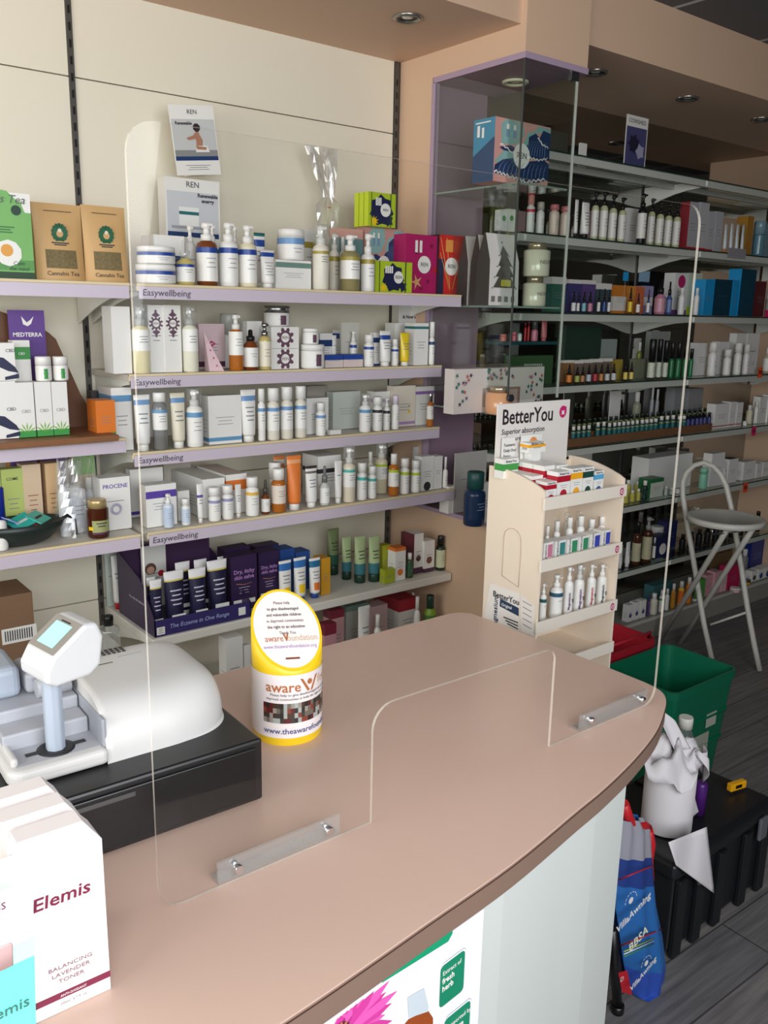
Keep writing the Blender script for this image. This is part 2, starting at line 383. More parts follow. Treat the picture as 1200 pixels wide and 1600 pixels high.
# floor: dark grey wood planks
fm = bpy.data.materials.new('grey_wood_floor'); fm.use_nodes = True; nt = fm.node_tree; b = nt.nodes['Principled BSDF']; L = nt.links.new
tc = nt.nodes.new('ShaderNodeTexCoord'); mp = nt.nodes.new('ShaderNodeMapping'); mp.inputs['Rotation'].default_value = (0, 0, .02)
br = nt.nodes.new('ShaderNodeTexBrick'); br.offset = .37; br.inputs['Scale'].default_value = 1; br.inputs['Brick Width'].default_value = 1.2; br.inputs['Row Height'].default_value = .15
br.inputs['Mortar Size'].default_value = .0025; br.inputs['Color1'].default_value = (*lin((112, 112, 115)), 1); br.inputs['Color2'].default_value = (*lin((134, 131, 128)), 1); br.inputs['Mortar'].default_value = (*lin((78, 77, 77)), 1)
n1 = nt.nodes.new('ShaderNodeTexNoise'); m2 = nt.nodes.new('ShaderNodeMapping'); m2.inputs['Scale'].default_value = (1.6, 26, 1); n1.inputs['Scale'].default_value = 2.5; n1.inputs['Detail'].default_value = 8
mx = nt.nodes.new('ShaderNodeMix'); mx.data_type = 'RGBA'; mx.blend_type = 'MULTIPLY'; mx.inputs['Factor'].default_value = .75
cr = nt.nodes.new('ShaderNodeValToRGB'); cr.color_ramp.elements[0].color = (.42, .42, .44, 1); cr.color_ramp.elements[0].position = .3; cr.color_ramp.elements[1].color = (1.2, 1.18, 1.15, 1); cr.color_ramp.elements[1].position = .75
L(tc.outputs['Object'], mp.inputs[0]); L(mp.outputs[0], br.inputs[0]); L(mp.outputs[0], m2.inputs[0]); L(m2.outputs[0], n1.inputs['Vector']); L(n1.outputs['Fac'], cr.inputs[0])
L(br.outputs['Color'], mx.inputs['A']); L(cr.outputs[0], mx.inputs['B']); L(mx.outputs['Result'], b.inputs['Base Color']); b.inputs['Roughness'].default_value = .42
struct(MB().box(-1.6, 6.5, -1.15, 3.2, -.05, 0, fm), 'floor')
# back wall of cream slotted panels on the left; mirrored on the right
panel = M((232, 226, 206), .55, noise=.015, nscale=1.5); gap = M((120, 112, 95), .7); bplain = M((165, 150, 135), .7)
mb = MB()
ZG = 2.223
for i, (xa, xb) in enumerate(((-1.6, -.245), (-.24, .966), (.984, 2.176))):
    for za, zb in ((0, .62), (.624, 1.00), (1.004, ZG-.002), (ZG+.002, ZM)): mb.box(xa, xb, D, D+.018, za, zb, panel)
mb.box(-1.6, 2.207, D+.012, D+.05, 0, ZM, gap); struct(mb, 'wall_back')
uprights = []
for i, x in enumerate((.975, 2.187)):
    mb = MB(); mb.box(x-.0085, x+.0085, D-.006, D+.01, 0, ZS, M((95, 92, 88), .4, .6))
    z = .05
    while z < ZS-.05: mb.box(x-.0035, x+.0035, D-.0066, D-.005, z, z+.022, black); z += .045
    o = mb.build('slotted_upright'); tag(o, ['dark slotted metal upright between left and middle shelf bays', 'dark slotted metal upright beside the peach glass case pillar'][i], 'shelf upright', 'slotted shelf uprights in the cream wall')
mir = bpy.data.materials.new('smoked_mirror'); mir.use_nodes = True; p = mir.node_tree.nodes['Principled BSDF']
p.inputs['Base Color'].default_value = (.45, .45, .43, 1); p.inputs['Metallic'].default_value = 1; p.inputs['Roughness'].default_value = .03
struct(MB().box(2.5, XE+.02, D, D+.02, 0, ZS, mir), 'wall_mirrored')
struct(MB().box(2.2, 6.5, D+.02, D+.06, 0, ZM, bplain), 'wall_back_right')
struct(MB().box(XE, XE+.12, 2.33, D, 0, ZS, peach), 'wall_pier')
# room shell behind the camera
plain = M((214, 205, 190), .7)
struct(MB().box(-1.65, -1.6, -1.15, D, 0, .75, plain).box(-1.65, -1.6, -1.15, D, 2.35, ZM, plain).box(-1.65, -1.6, -1.15, -.2, .75, 2.35, plain).box(-1.65, -1.6, 2.1, D, .75, 2.35, plain), 'wall_left')
struct(MB().box(6.5, 6.55, -1.15, D, 0, ZM, M((80, 74, 68), .7)), 'wall_right')
dimw = M((120, 110, 100), .7)
struct(MB().box(-1.6, 6.5, -1.15, -1.10, 0, 1.1, dimw).box(-1.6, 6.5, -1.15, -1.10, 2.5, ZM, dimw).box(-1.6, -1.3, -1.15, -1.10, 1.1, 2.5, dimw).box(1.3, 6.5, -1.15, -1.10, 1.1, 2.5, dimw), 'wall_front')
mf = MB()
for x in (-1.3, -.02, 1.26): mf.box(x, x+.04, -1.14, -1.10, 1.1, 2.5, M((70, 70, 72), .4))
mf.box(-1.3, 1.3, -1.14, -1.1, 1.1, 1.14, M((70, 70, 72), .4)); struct(mf, 'window_1')
struct(MB().box(-1.64, -1.6, -.2, 2.1, .75, .79, plain).box(-1.64, -1.6, .93, .97, .75, 2.35, plain), 'window_2')
# ceilings
tile = bpy.data.materials.new('ceiling_tiles'); tile.use_nodes = True; nt = tile.node_tree; b = nt.nodes['Principled BSDF']
tc = nt.nodes.new('ShaderNodeTexCoord'); br = nt.nodes.new('ShaderNodeTexBrick'); br.offset = 0; br.inputs['Scale'].default_value = 1; br.inputs['Brick Width'].default_value = .6; br.inputs['Row Height'].default_value = .6
br.inputs['Mortar Size'].default_value = .012; br.inputs['Color1'].default_value = (*lin((96, 96, 98)), 1); br.inputs['Color2'].default_value = (*lin((90, 90, 92)), 1); br.inputs['Mortar'].default_value = (*lin((190, 190, 190)), 1)
nt.links.new(tc.outputs['Object'], br.inputs[0]); nt.links.new(br.outputs['Color'], b.inputs['Base Color']); b.inputs['Roughness'].default_value = .8
struct(MB().box(-1.6, 6.5, -1.15, 2.2, ZM, ZM+.05, tile), 'ceiling')
sof = M((205, 172, 146), .6, noise=.02, nscale=2)
struct(MB().box(-1.6, XC, 2.137, D, ZS, ZM, sof, {'-y': peach}), 'ceiling_soffit_left')
struct(MB().box(2.513, 6.5, 2.137, D+.02, ZS, ZM+.02, sof, {'-y': peach}), 'ceiling_soffit_right')
# header box and base of the glass corner case
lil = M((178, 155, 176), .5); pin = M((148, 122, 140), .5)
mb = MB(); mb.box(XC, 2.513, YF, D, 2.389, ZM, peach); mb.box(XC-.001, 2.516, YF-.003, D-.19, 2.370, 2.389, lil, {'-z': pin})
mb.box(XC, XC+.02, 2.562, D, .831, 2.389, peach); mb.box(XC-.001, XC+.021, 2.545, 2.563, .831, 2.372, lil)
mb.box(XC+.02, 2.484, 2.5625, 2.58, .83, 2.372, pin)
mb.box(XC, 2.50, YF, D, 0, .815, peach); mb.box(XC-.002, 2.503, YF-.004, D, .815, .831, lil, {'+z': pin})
struct(mb, 'trim_1')
# ------------------------------------------------------------------ recessed ceiling spotlights
def downlight(x, y, z, lab, lit=False):
    e = empty('ceiling_spotlight', (x, y, z)); mb = MB(); ringm = M((225, 222, 190), .3) if lit else M((150, 148, 142), .25, .8)
    mb.lathe([(.047, -.001), (.047, -.006), (.040, -.009), (.034, -.006), (.032, -.001)], ringm, 28, cap=False); mb.build('trim_ring', e)
    MB().lathe([(.0325, -.002), (.022, -.0005), (.0, -.0004)], M((40, 38, 36), .3, .5), 24, cap=False).build('recess', e)
    MB().lathe([(.0, -.0042), (.014, -.004), (.018, -.001)], M((235, 235, 225), .1, .3), 20, cap=False).build('bulb', e)
    tag(e, lab, 'spotlight', 'recessed ceiling spotlights')
downlight(1.896, 2.329, ZS, 'round chrome spotlight in the left soffit above the cream panels')
downlight(2.40, 2.34, 2.370, 'pale rimmed spotlight inside the top of the glass corner case', True)
for x, s in ((2.826, 'round spotlight in the dark right soffit, just right of the glass case'), (3.43, 'round spotlight in the middle of the dark right soffit'), (4.02, 'round spotlight in the right soffit at the right edge of view')):
    downlight(x, 2.338, ZS, s)
# ------------------------------------------------------------------ wall shelves with lilac price rails
shm = M((214, 208, 196), .5); edge = M((222, 205, 165), .5); rail = M((206, 194, 207), .4); brk = M((238, 237, 228), .4)
def bracket_mb(x, yf, yb, z):
    mb = MB(); L = yb-yf; pts = [(yb, z)]
    top = [(yf+.012, z), (yf+.012, z-.012)]
    cur = [(yf+L*t, z-.012-.085*(t**1.6)*(1 if t < .75 else 1)-.0*(t)) for t in (.15, .3, .45, .6, .75, .9, 1)]
    poly = top+cur+[(yb, z)]
    mb.prism([(p[0], p[1]) for p in poly][::-1], x-.002, x+.002, brk, ax='x'); return mb
def wall_shelf(x0, x1, yf, z, lab, railh=.034, depth=None, txt=True, plain_=False):
    e = empty('wall_shelf', ((x0+x1)/2, yf, z)); yb = D-.008; c = Vector(e.location)
    def add(mb, nm, bev=0):
        mb.v = [(v[0]-c.x, v[1]-c.y, v[2]-c.z) for v in mb.v]; return mb.build(nm, e, bev)
    if plain_:
        add(MB().box(x0, x1, yf, yb, z-.03, z, M((226, 222, 212), .45)), 'shelf_board', .004)
    else:
        add(MB().box(x0, x1, yf+.004, yb, z-.018, z, shm, {'-y': edge}), 'shelf_board')
        add(MB().box(x0, x1, yf-.001, yf+.012, z-.006, z+.002, edge), 'edge_strip', .002)
        add(MB().box(x0+.004, x1-.004, yf-.003, yf+.003, z-.006-railh, z-.006, rail), 'price_rail', .001)
    for x in (x0+.012, x1-.012): add(bracket_mb(x, yf+.02, yb, z-.019), 'bracket')
    if txt: t = text('Easywellbeing', .025, M((70, 62, 80), .6), (0, -.0036, -.006-railh/2), parent=e, align='LEFT', shear=.1, squeeze=1.05, bold=.004); t.location.x = x0-c.x+.012
    return tag(e, lab, 'shelf', 'lilac edged wall shelves')
Z1, Z2, Z3, Z4, Z5, Z6 = 1.634, 1.381, 1.152, .928, .598, .30
wall_shelf(.985, 2.197, 2.355, Z1, 'top lilac edged wall shelf in the middle bay')
wall_shelf(.985, 2.19, 2.44, Z2, 'lilac edged wall shelf, second from top of the middle bay')
wall_shelf(.985, 2.19, 2.44, Z3, 'lilac edged wall shelf, third from top of the middle bay')
wall_shelf(.985, 2.2, 2.355, Z4, 'lilac edged wall shelf, fourth from top of the middle bay')
wall_shelf(.985, 2.2, 2.355, Z5, 'plain white bottom shelf holding the purple display tray', plain_=True, txt=False)
wall_shelf(.985, 2.2, 2.30, Z6, 'lowest white base shelf mostly hidden behind the counter', plain_=True, txt=False)
wall_shelf(-.235, .965, 2.355, Z1, 'top lilac edged wall shelf in the left bay with kraft pouches', txt=False)
YL2 = 2.40; ZL2 = PX(202, 654, .965).z
wall_shelf(-.235, .965, 2.43, 1.200, 'lilac edged wall shelf in the left bay under the wooden display', txt=False)
wall_shelf(-.235, .965, 2.355, Z4, 'lilac edged wall shelf in the left bay behind the cash register', txt=False)
wall_shelf(-.235, .965, 2.355, .52, 'low white shelf in the left bay behind the cash register', plain_=True, txt=False)
# ------------------------------------------------------------------ glass case
def simple(mb, name, lab, cat, group=None, bevel=0): return tag(mb.build(name, bevel=bevel), lab, cat, group)
e = empty('glass_case_pane', (XC, YF, 1.3))
MB().box(.002, .008, .008, .43, -.02, 1.068, casem).build('side_pane', e); MB().box(.002, .262, .0, .006, -.02, 1.068, casem).build('front_pane', e)
MB().box(.0, .004, -.002, .004, -.02, 1.068, M((70, 75, 72), .3)).build('corner_edge', e); MB().box(.259, .264, -.001, .007, -.02, 1.068, M((185, 190, 180), .3)).build('free_edge', e)
MB().box(.225, .262, -.004, .010, 1.04, 1.068, steel).build('clamp', e); MB().tube([(.004, -.006, -.01), (.004, -.016, -.01)], .013, M((80, 78, 90), .3, .6), 16).build('corner_knob', e)
tag(e, 'tall clear corner glass enclosing the purple lined display case', 'glass panel')
def glass_shelf(x0, x1, y0, y1, z, lab, group, mt=None):
    return simple(MB().box(x0, x1, y0, y1, z-.006, z, mt or glassm, {'-y': M((150, 165, 155), .2), '-x': M((150, 165, 155), .2)}), 'glass_shelf', lab, 'glass shelf', group)
ZC1 = PX(808, 283, XC).z; ZC2 = PX(798, 478, XC).z; ZC3 = PX(775, 647, XC).z
for z, s in ((ZC1, 'upper glass shelf in the corner case under the wave patterned box'), (ZC2, 'middle glass shelf in the corner case under tree gift bags'), (ZC3, 'lower glass shelf in the corner case under the floral gift box')):
    glass_shelf(XC+.010, 2.46, YF+.010, 2.56, z, s, 'glass shelves of the corner case')
# ------------------------------------------------------------------ right unit: glass shelves on a mirrored wall
YG = 2.40; GZ = [2.187, 1.879, 1.583, 1.29, 1.018, .715, .395, .10]
gn = ['top', 'second', 'third', 'fourth', 'fifth', 'sixth', 'seventh']
railm = M((196, 198, 188), .35)
for i, z in enumerate(GZ[:7]):
    e = empty('glass_wall_shelf', (3.7, YG, z))
    xl = 2.53 if i else 2.53
    for a, b2 in ((xl, 3.735), (3.737, XE-.01)):
        MB().box(a-3.7, b2-3.7, 0, D-YG-.005, -.006, 0, glassm, {'-y': dgl}).build('glass_slab', e)
    MB().box(xl-3.7, XE-.01-3.7, .004, .022, -.034, -.0065, railm).build('front_rail', e)
    MB().box(xl-3.7, XE-.01-3.7, .17, .19, -.03, -.0065, railm).build('rear_rail', e)
    for x in (2.56, 3.735, XE-.03):
        mb = MB(); Lg = D-YG-.008; poly = [(.0, -.008), (.0, -.03), (Lg*.12, -.034), (Lg*.3, -.040), (Lg*.5, -.052), (Lg*.68, -.068), (Lg*.82, -.084), (Lg*.94, -.094), (Lg, -.096), (Lg, -.008)]
        mb.prism(poly, x-3.7-.004, x-3.7+.004, brk, ax='x'); 
        mb.build('curved_bracket', e)
    tag(e, 'glass shelf on curved white brackets, %s from top of the mirrored unit' % gn[i], 'shelf', 'glass shelves of the mirrored wall unit')
simple(MB().box(2.53, XE-.01, YG, D-.005, .0, GZ[7], M((150, 148, 140), .5)).box(2.53, XE-.01, YG-.012, YG, GZ[7]-.0, GZ[7]+.012, railm), 'shelf_plinth', 'grey base plinth under the mirrored glass shelf unit', 'plinth')
for x in (3.735,):
    simple(MB().box(x-.009, x+.009, D-.005, D-.0002, .1, 2.2, M((70, 70, 68), .4, .6)), 'mirror_upright', 'slim dark metal upright on the mirrored wall', 'shelf upright')
# ------------------------------------------------------------------ counter
CZ = .89
front = [(-.6, .575), (-.2, .585), (.1, .598), (.376, .621), (.491, .633), (.591, .645), (.746, .663), (.91, .694), (.994, .71), (1.102, .737), (1.208, .772), (1.29, .812), (1.335, .84), (1.358, .868), (1.366, .91), (1.366, .967), (1.366, 1.343), (1.362, 1.385), (1.345, 1.407), (1.32, 1.415), (-.6, 1.415)]
def smooth_curve(P, i0, i1, n=5):
    out = list(P[:i0])
    for i in range(i0, i1):
        p0, p1, p2, p3 = P[max(i-1, 0)], P[i], P[i+1], P[min(i+2, len(P)-1)]
        for k in range(n):
            t = k/n; out.append(tuple(.5*(2*p1[c]+(p2[c]-p0[c])*t+(2*p0[c]-5*p1[c]+4*p2[c]-p3[c])*t*t+(3*p1[c]-p0[c]-3*p2[c]+p3[c])*t**3) for c in (0, 1)))
    return out+list(P[i1:])
front = smooth_curve(front, 0, 14)
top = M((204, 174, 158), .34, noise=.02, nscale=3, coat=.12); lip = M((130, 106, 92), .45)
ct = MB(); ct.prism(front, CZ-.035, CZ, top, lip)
counter = empty('shop_counter', (.6, 1.0, 0)); 
def cadd(mb, nm, bev=0, seg=2):
    mb.v = [(v[0]-.6, v[1]-1.0, v[2]) for v in mb.v]; return mb.build(nm, counter, bev, seg)
cadd(ct, 'countertop', .002)
cadd(MB().prism([(x+(.0006 if x > 1 else 0), y-.0006) for x, y in front[:-1]]+[(-.6, 1.4)], CZ-.0042, CZ-.0026, M((70, 45, 38), .6)), 'edge_seam')
pf = [(-.58, .588), (-.2, .598), (.1, .611), (.376, .634), (.591, .658), (.746, .676), (.91, .709), (.994, .724), (1.106, .752)]
cadd(MB().prism(pf+[(1.106, .772), (.994, .743), (.91, .727), (.746, .696), (.591, .678), (.376, .654), (-.58, .608)], 0.0, CZ-.036, M((204, 209, 204), .4)), 'front_panel')
cadd(MB().box(1.086, 1.106, .78, 1.38, 0, CZ-.036, M((120, 112, 104), .5)).box(-.58, 1.085, 1.36, 1.38, 0, CZ-.036, M((150, 140, 128), .5)), 'carcass')
tag(counter, 'taupe topped shop counter with curved front edge and white front panel', 'counter')
# poster on the front panel
A = Vector((.30, .6145)); B = Vector((.692, .6585)); dirp = (B-A).normalized(); pa = math.atan2(dirp.y, dirp.x)
poster = empty('herbal_poster', (A.x, A.y, .52), pa); PW = (B-A).length
nrm = Vector((dirp.y, -dirp.x))
def PP(x, y):
    d = ray(x, y); o = Vector((A.x, A.y)); t = (o.dot(nrm))/(d.x*nrm.x+d.y*nrm.y); p = EYE+d*t; return ((Vector((p.x, p.y))-o).dot(dirp), p.z-.52)
mb = MB(); mb.box(0, PW, 0, .0012, -.25, .332, M((240, 240, 245), .35)); mb.build('sheet', poster)
def ppoly(pts, mt, nm, off, conv=True):
    mb = MB(); q = [PP(*p) if conv else p for p in pts]; mb.v = [(a, -off, b) for a, b in q]; mb.face(list(range(len(q))), mt); return mb.build(nm, poster)
g1 = M((20, 150, 105), .4)
ppoly([(596, 1536), (640, 1470), (706, 1425), (707, 1458), (700, 1471), (660, 1496)], g1, 'green_banner', .0004)
for (cx, cy, ww, hh, s) in ((706, 1529, 36, 62, 'Extract of|fresh|herb'), (713, 1612, 38, 66, 'Supported by|science')):
    c0 = PP(cx, cy); c1 = PP(cx+ww/2, cy); c2 = PP(cx, cy+hh/2); w2 = c1[0]-c0[0]; h2 = c0[1]-c2[1]
    pts = []
    for sx, sz, a0 in ((1, 1, 0), (-1, 1, PI/2), (-1, -1, PI), (1, -1, 1.5*PI)):
        for k in range(4): a = a0+k*PI/6; pts.append((c0[0]+sx*(w2-.006)+.006*math.cos(a), c0[1]+sz*(h2-.006)+.006*math.sin(a)))
    ppoly([(p[0]+.002, p[1]+.003) for p in pts], M((150, 160, 160), .5), 'outline', .0004, False); ppoly([(p[0]+.0015, p[1]+.0024) for p in pts], M((240, 240, 245), .35), 'outline_gap', .0006, False)
    ppoly(pts, M((20, 130, 95), .4), 'green_plate', .0009, False)
    for i, t in enumerate(s.split('|')): text(t, .0085 if i == 0 else .011, white, (c0[0]-w2*.85, -.0014, c0[1]+h2*.6-i*.011), parent=poster, align='LEFT', bold=0 if i == 0 else .02)
c0 = PP(527, 1622)
pet = M((230, 90, 175), .5); pet2 = M((205, 60, 150), .5)
for i in range(22):
    a = -1.6+i*(PI)/21; ln = .074+.008*((i*7) % 3); ln = min(ln, (.328-c0[1])/max(.05, math.sin(a)*.9)) if a > 0 else ln; mb = MB(); w_ = .0062
    pts = [(0, 0), (ln*.35, w_), (ln*.75, w_*1.1), (ln, .001), (ln*.75, -w_*1.1), (ln*.35, -w_)]
    mb.v = [(c0[0]+p[0]*math.cos(a)-p[1]*math.sin(a), -.0006-.0002*(i % 3), c0[1]+(p[0]*math.sin(a)+p[1]*math.cos(a))*.9) for p in pts]; mb.face(list(range(6)), pet if i % 2 else pet2); mb.build('petal', poster)
mb = MB(); disc(mb, c0[0], c0[1], .019, -.0016, M((85, 30, 45), .7)); 
for i in range(14): disc(mb, c0[0]+.017*math.cos(i*.45), c0[1]+.017*math.sin(i*.45), .0022, -.0018, M((200, 110, 90), .7), 6)
mb.build('flower_centre', poster)
ppoly([(636, 1558), (662, 1543), (669, 1572), (668, 1580), (638, 1590)], M((196, 206, 212), .4), 'pictured_cap', .0008); ppoly([(638, 1592), (668, 1578), (676, 1590), (676, 1640), (632, 1650), (630, 1602)], M((150, 70, 25), .4), 'pictured_bottle', .0007)
tag(poster, 'white poster with pink coneflower and green plates hung on counter front', 'poster')
# ------------------------------------------------------------------ acrylic screen
screen = empty('acrylic_screen', (.84, .842, CZ)); SX0, SX1, SH = .347-.84, 1.302-.84, .858
def arc(cx, cz, r, a0, a1, n=6): return [(cx+r*math.cos(a0+(a1-a0)*i/n), cz+r*math.sin(a0+(a1-a0)*i/n)) for i in range(n+1)]
HL, HR, HT = .655-.84, 1.018-.84, .172; rc = .02
poly = [(SX0+.03, 0.001)]+[(HL, .001)]+[(HL, .05)]+arc(HL+.035, HT-.035, .035, PI, PI/2)+arc(HR-.02, HT-.02, .02, PI/2, 0)+[(HR, .05), (HR, .001)]+[(SX1-.03, .001)]+arc(SX1-.03, .031, .03, -PI/2, 0)+arc(SX1-.03, SH-.03, .03, 0, PI/2)+arc(SX0+.03, SH-.03, .03, PI/2, PI)+arc(SX0+.03, .031, .03, PI, 1.5*PI)[:-1]
import mathutils
tri = mathutils.geometry.tessellate_polygon([[Vector((a, b, 0)) for a, b in poly]])
edg = M((240, 234, 222), .2, alpha=.42)
mb = MB(); n = len(poly); mb.v = [(a, 0, b) for a, b in poly]+[(a, .004, b) for a, b in poly]
for t in tri: mb.face(list(t), acryl)
mb.build('sheet', screen)
mb = MB(); mb.v = [(a, -.0002, b) for a, b in poly]+[(a, .0042, b) for a, b in poly]
for i in range(n): j = (i+1) % n; mb.face([i, j, n+j, n+i], edg)
mb.build('polished_edge', screen)
for (xa, xb) in ((.425, .605), (1.10, 1.285)):
    ya, yb = -.042, -.0006
    mb = MB(); mb.box(xa-.84, xb-.84, .0052, .026, .0008, .0045, glassmat('foot_acrylic', (.86, .87, .87), .10, .08, .6, .10)); mb.box(xa-.84, xb-.84, .0048, .009, .0045, .03, glassmat('foot_acrylic', (.86, .87, .87), .10, .08, .6, .10))
    f = mb.build('acrylic_foot', screen)
    for x in (xa+.025, xb-.02):
        MB().tube([(x-.84, -.0035, .016), (x-.84, .0135, .016)], .0055, chrome, 14).build('bolt', f)
tag(screen, 'clear acrylic sneeze guard with cut-out standing on the counter', 'screen')
# ------------------------------------------------------------------ cash register
shell = M((205, 203, 200), .4, noise=.01); shell2 = M((170, 172, 178), .45); dark = M((30, 30, 32), .45)
e = empty('cash_box', (.22, 1.12, CZ), -.02)
mb = MB().box(-.42, .347, -.135, .125, .004, .098, M((22, 22, 23), .35)); mb.build('drawer_body', e, .004)
MB().box(-.41, .335, -.1385, -.1355, .012, .088, M((16, 16, 17), .3)).build('drawer_front', e, .002)
MB().box(.05, .16, -.1405, -.1385, .076, .082, M((90, 90, 90), .3, .5)).build('drawer_trim', e)
for p in ((.30, -.1), (.30, .1)): MB().lathe([(.01, 0), (.01, .004)], dark, 12, c=p).build('rubber_foot', e)
tag(e, 'black cash drawer on the counter under the grey register', 'cash drawer')
e = empty('cash_register', (.39, 1.14, CZ+.099), -.03)
def cover(x0, xm, x1, y0, y1, zl, H, mt, nu=26, nv=22):
    mb = MB()
    def fn(u, v):
        ty = math.sin((u-.5)*PI); t = (v*1.0); x = x0+(xm-x0)*min(1, t/.45) if t < .45 else xm+(x1-xm)*math.sin((t-.45)/.55*PI/2)
        tx = max(0, (x-xm)/(x1-xm)); k = max(0, 1-tx**3.2)**.38; hy = (y1-y0)/2*(.25+.75*k); yc = (y0+y1)/2+.01*tx
        tz = max(0, 1-abs(ty)**(6 if ty > 0 else 4.5))**.5*max(0, 1-tx**6)**.45
        return (x, yc+hy*ty, zl+H*tz+.006*ty*(1-tx))
    mb.grid(fn, nu, nv, mt); n = nu+1; mb.face(list(range(n))[::-1], mt); return mb
cover(-.022, .075, .172, -.106, .118, .004, .074, shell).build('printer_cover', e)
cover(-.022, .075, .174, -.109, .121, -.002, .018, shell).build('base_skirt', e)
tp = [(-.145+.02*(1-math.cos(a)), -.110+.02*(1-math.sin(a))) for a in [k*PI/12 for k in range(7)]]
MB().prism([(-.145, .115)]+tp+[(-.02, -.110), (-.02, .115)], .0, .022, shell).build('tray_skirt', e, .008, 4)
MB().box(-.132, -.024, -.094, -.045, .0222, .0225, shell2).build('tray_floor', e)
MB().box(-.136, -.026, -.045, -.005, .02, .044, shell2).box(-.136, -.026, -.005, .10, .02, .060, shell2).build('stepped_ledge', e, .003, 3)
MB().box(-.137, -.128, -.09, .1, .02, .032, shell).build('tray_wall', e, .004, 3)
MB().box(-.085, -.03, .03, .10, .06, .092, shell2).build('lid_block', e, .008, 3)
MB().box(-.30, -.09, .03, .12, .06, .105, M((168, 178, 192), .4)).build('rear_block', e, .01, 3)
MB().tube([(-.075, .018, .072), (-.03, .018, .072)], .013, shell2, 16).build('hinge', e)
MB().box(-.025, -.0195, -.10, .10, .02, .060, M((150, 154, 162), .5)).build('cover_edge', e, .003)
zt_c = .0795
MB().box(-.012, .040, .035, .0375, zt_c, zt_c+.0006, white).box(-.012, .038, .0325, .035, zt_c, zt_c+.0006, M((80, 78, 76), .5)).build('paper_slot', e)
mb = MB()
for i in range(11):
    for j in range(3):
        x = -.012+i*.0075; y = .062+j*.008; mb.box(x, x+.005, y, y+.0045, zt_c+.0005, zt_c+.0016, dark)
mb.build('vent', e); MB().box(.05, .085, .045, .0465, zt_c-.001, zt_c+.0012, grey).build('maker_mark', e)
o = MB().lathe([(.024, .0), (.020, .0008), (.016, .0010)], dark, 20).box(-.038, .038, -.004, .004, 0, .0008, dark).build('pole_recess', e); o.location = (-.077, -.070, .0228)
px_ = [(-.077+.0125*math.cos(PI/8+i*PI/4), -.070+.0125*math.sin(PI/8+i*PI/4)) for i in range(8)]
MB().prism(px_, .022, .135, M((165, 175, 188), .35)).build('display_pole', e, .002)
hm = MB(); prof = [(-.046, .0), (-.046, .016), (-.034, .036), (.014, .070), (.034, .068), (.042, .046), (.036, .006), (.02, -.006), (-.03, -.008)]
hm.prism(prof, -.037, .037, M((205, 206, 206), .35), ax='x'); ho = hm.build('display_head', e, .006, 3)
ho.location = (-.060, -.072, .131); ho.rotation_euler = (0, 0, math.radians(-78)); ho.scale = (.92, .92, .92)
sc = MB(); o_ = Vector((-.034, .036)); dr = Vector((.048, .034)).normalized(); nn = Vector((-dr.y, dr.x))
def sp(x, s, off=0): q = o_+dr*s+nn*off; return (x, q.x, q.y)
def quad(mb, x0, x1, s0, s1, off, mt): b_ = len(mb.v); mb.v += [sp(x0, s0, off), sp(x1, s0, off), sp(x1, s1, off), sp(x0, s1, off)]; mb.face([b_, b_+1, b_+2, b_+3], mt)
quad(sc, -.034, .034, .002, .057, .0006, M((140, 134, 126), .4)); quad(sc, -.021, .021, .010, .048, .0012, M((150, 225, 215), .2, emit=.5))
quad(sc, -.012, .012, .050, .052, .0012, dark); sc.build('display_screen', ho)
tag(e, 'grey cash register with rounded printer cover and raised lit customer display', 'cash register')
# ------------------------------------------------------------------ charity tin
TX, TY = .707, 1.143; TR = .0575
e = empty('charity_tin', (TX, TY, CZ)); yl = M((240, 200, 30), .35)
def ztop(a): return .178+.050*math.sin(a+.25)
mb = MB(); N = 48
prof = [(TR*.97, 0), (TR, .004), (TR, .12)]
mb.lathe(prof, yl, N, cap=False); b = len(mb.v)-N
nb = len(mb.v); mb.v += [(TR*math.cos(2*PI*i/N), TR*math.sin(2*PI*i/N), ztop(2*PI*i/N)) for i in range(N)]
for i in range(N): j = (i+1) % N; mb.face([b+i, b+j, nb+j, nb+i], yl, True)
mb.face([nb+i for i in range(N)], yl); mb.build('tin_body', e)
mb = MB(); mb.v += [(TR*.93*math.cos(2*PI*i/N), TR*.93*math.sin(2*PI*i/N), .178+.0008+(ztop(2*PI*i/N)-.178)*.93) for i in range(N)]; mb.face(list(range(N)), M((248, 232, 228), .35)); mb.build('slanted_face_label', e)
mb = MB(); mb.lathe([(TR+.0006, .014), (TR+.0006, .122)], M((238, 228, 226), .3), N, cap=False)
rnd = random.Random(3)
for i in range(26):
    a0 = -PI/2-1.25+i*.1; 
    for j in range(4):
        c = rnd.choice([(60, 55, 50), (110, 100, 90), (70, 50, 40), (150, 140, 130), (40, 38, 36), (130, 60, 45), (165, 170, 165), (90, 30, 30)])
        mb.patch(TR+.0009, a0, a0+.101, .040+j*.0085, .0486+j*.0085, M(c, .4), 2)
lab = mb.build('wrap_label', e)
br2 = M((176, 105, 60), .5); bl2 = M((70, 75, 130), .5)
text('aware', .024, br2, (0, 0, .101), parent=lab, cyl=TR+.0014, align='RIGHT', rz=-.16, bold=.012)
text('foundation', .021, M((200, 165, 130), .5), (0, 0, .105), parent=lab, cyl=TR+.0014, align='LEFT', rz=.42)
mb = MB()
def cp(pts, mt, r=TR+.0014):
    mb.v += [(r*math.cos(-PI/2+x/r), r*math.sin(-PI/2+x/r), z) for x, z in pts]; mb.face(list(range(len(mb.v)-len(pts), len(mb.v))), mt)
cp([(-.019, .115), (-.014, .114), (-.001, .093), (-.005, .091)], br2); cp([(.0165, .116), (.0115, .114), (.0005, .091), (.005, .092)], br2)
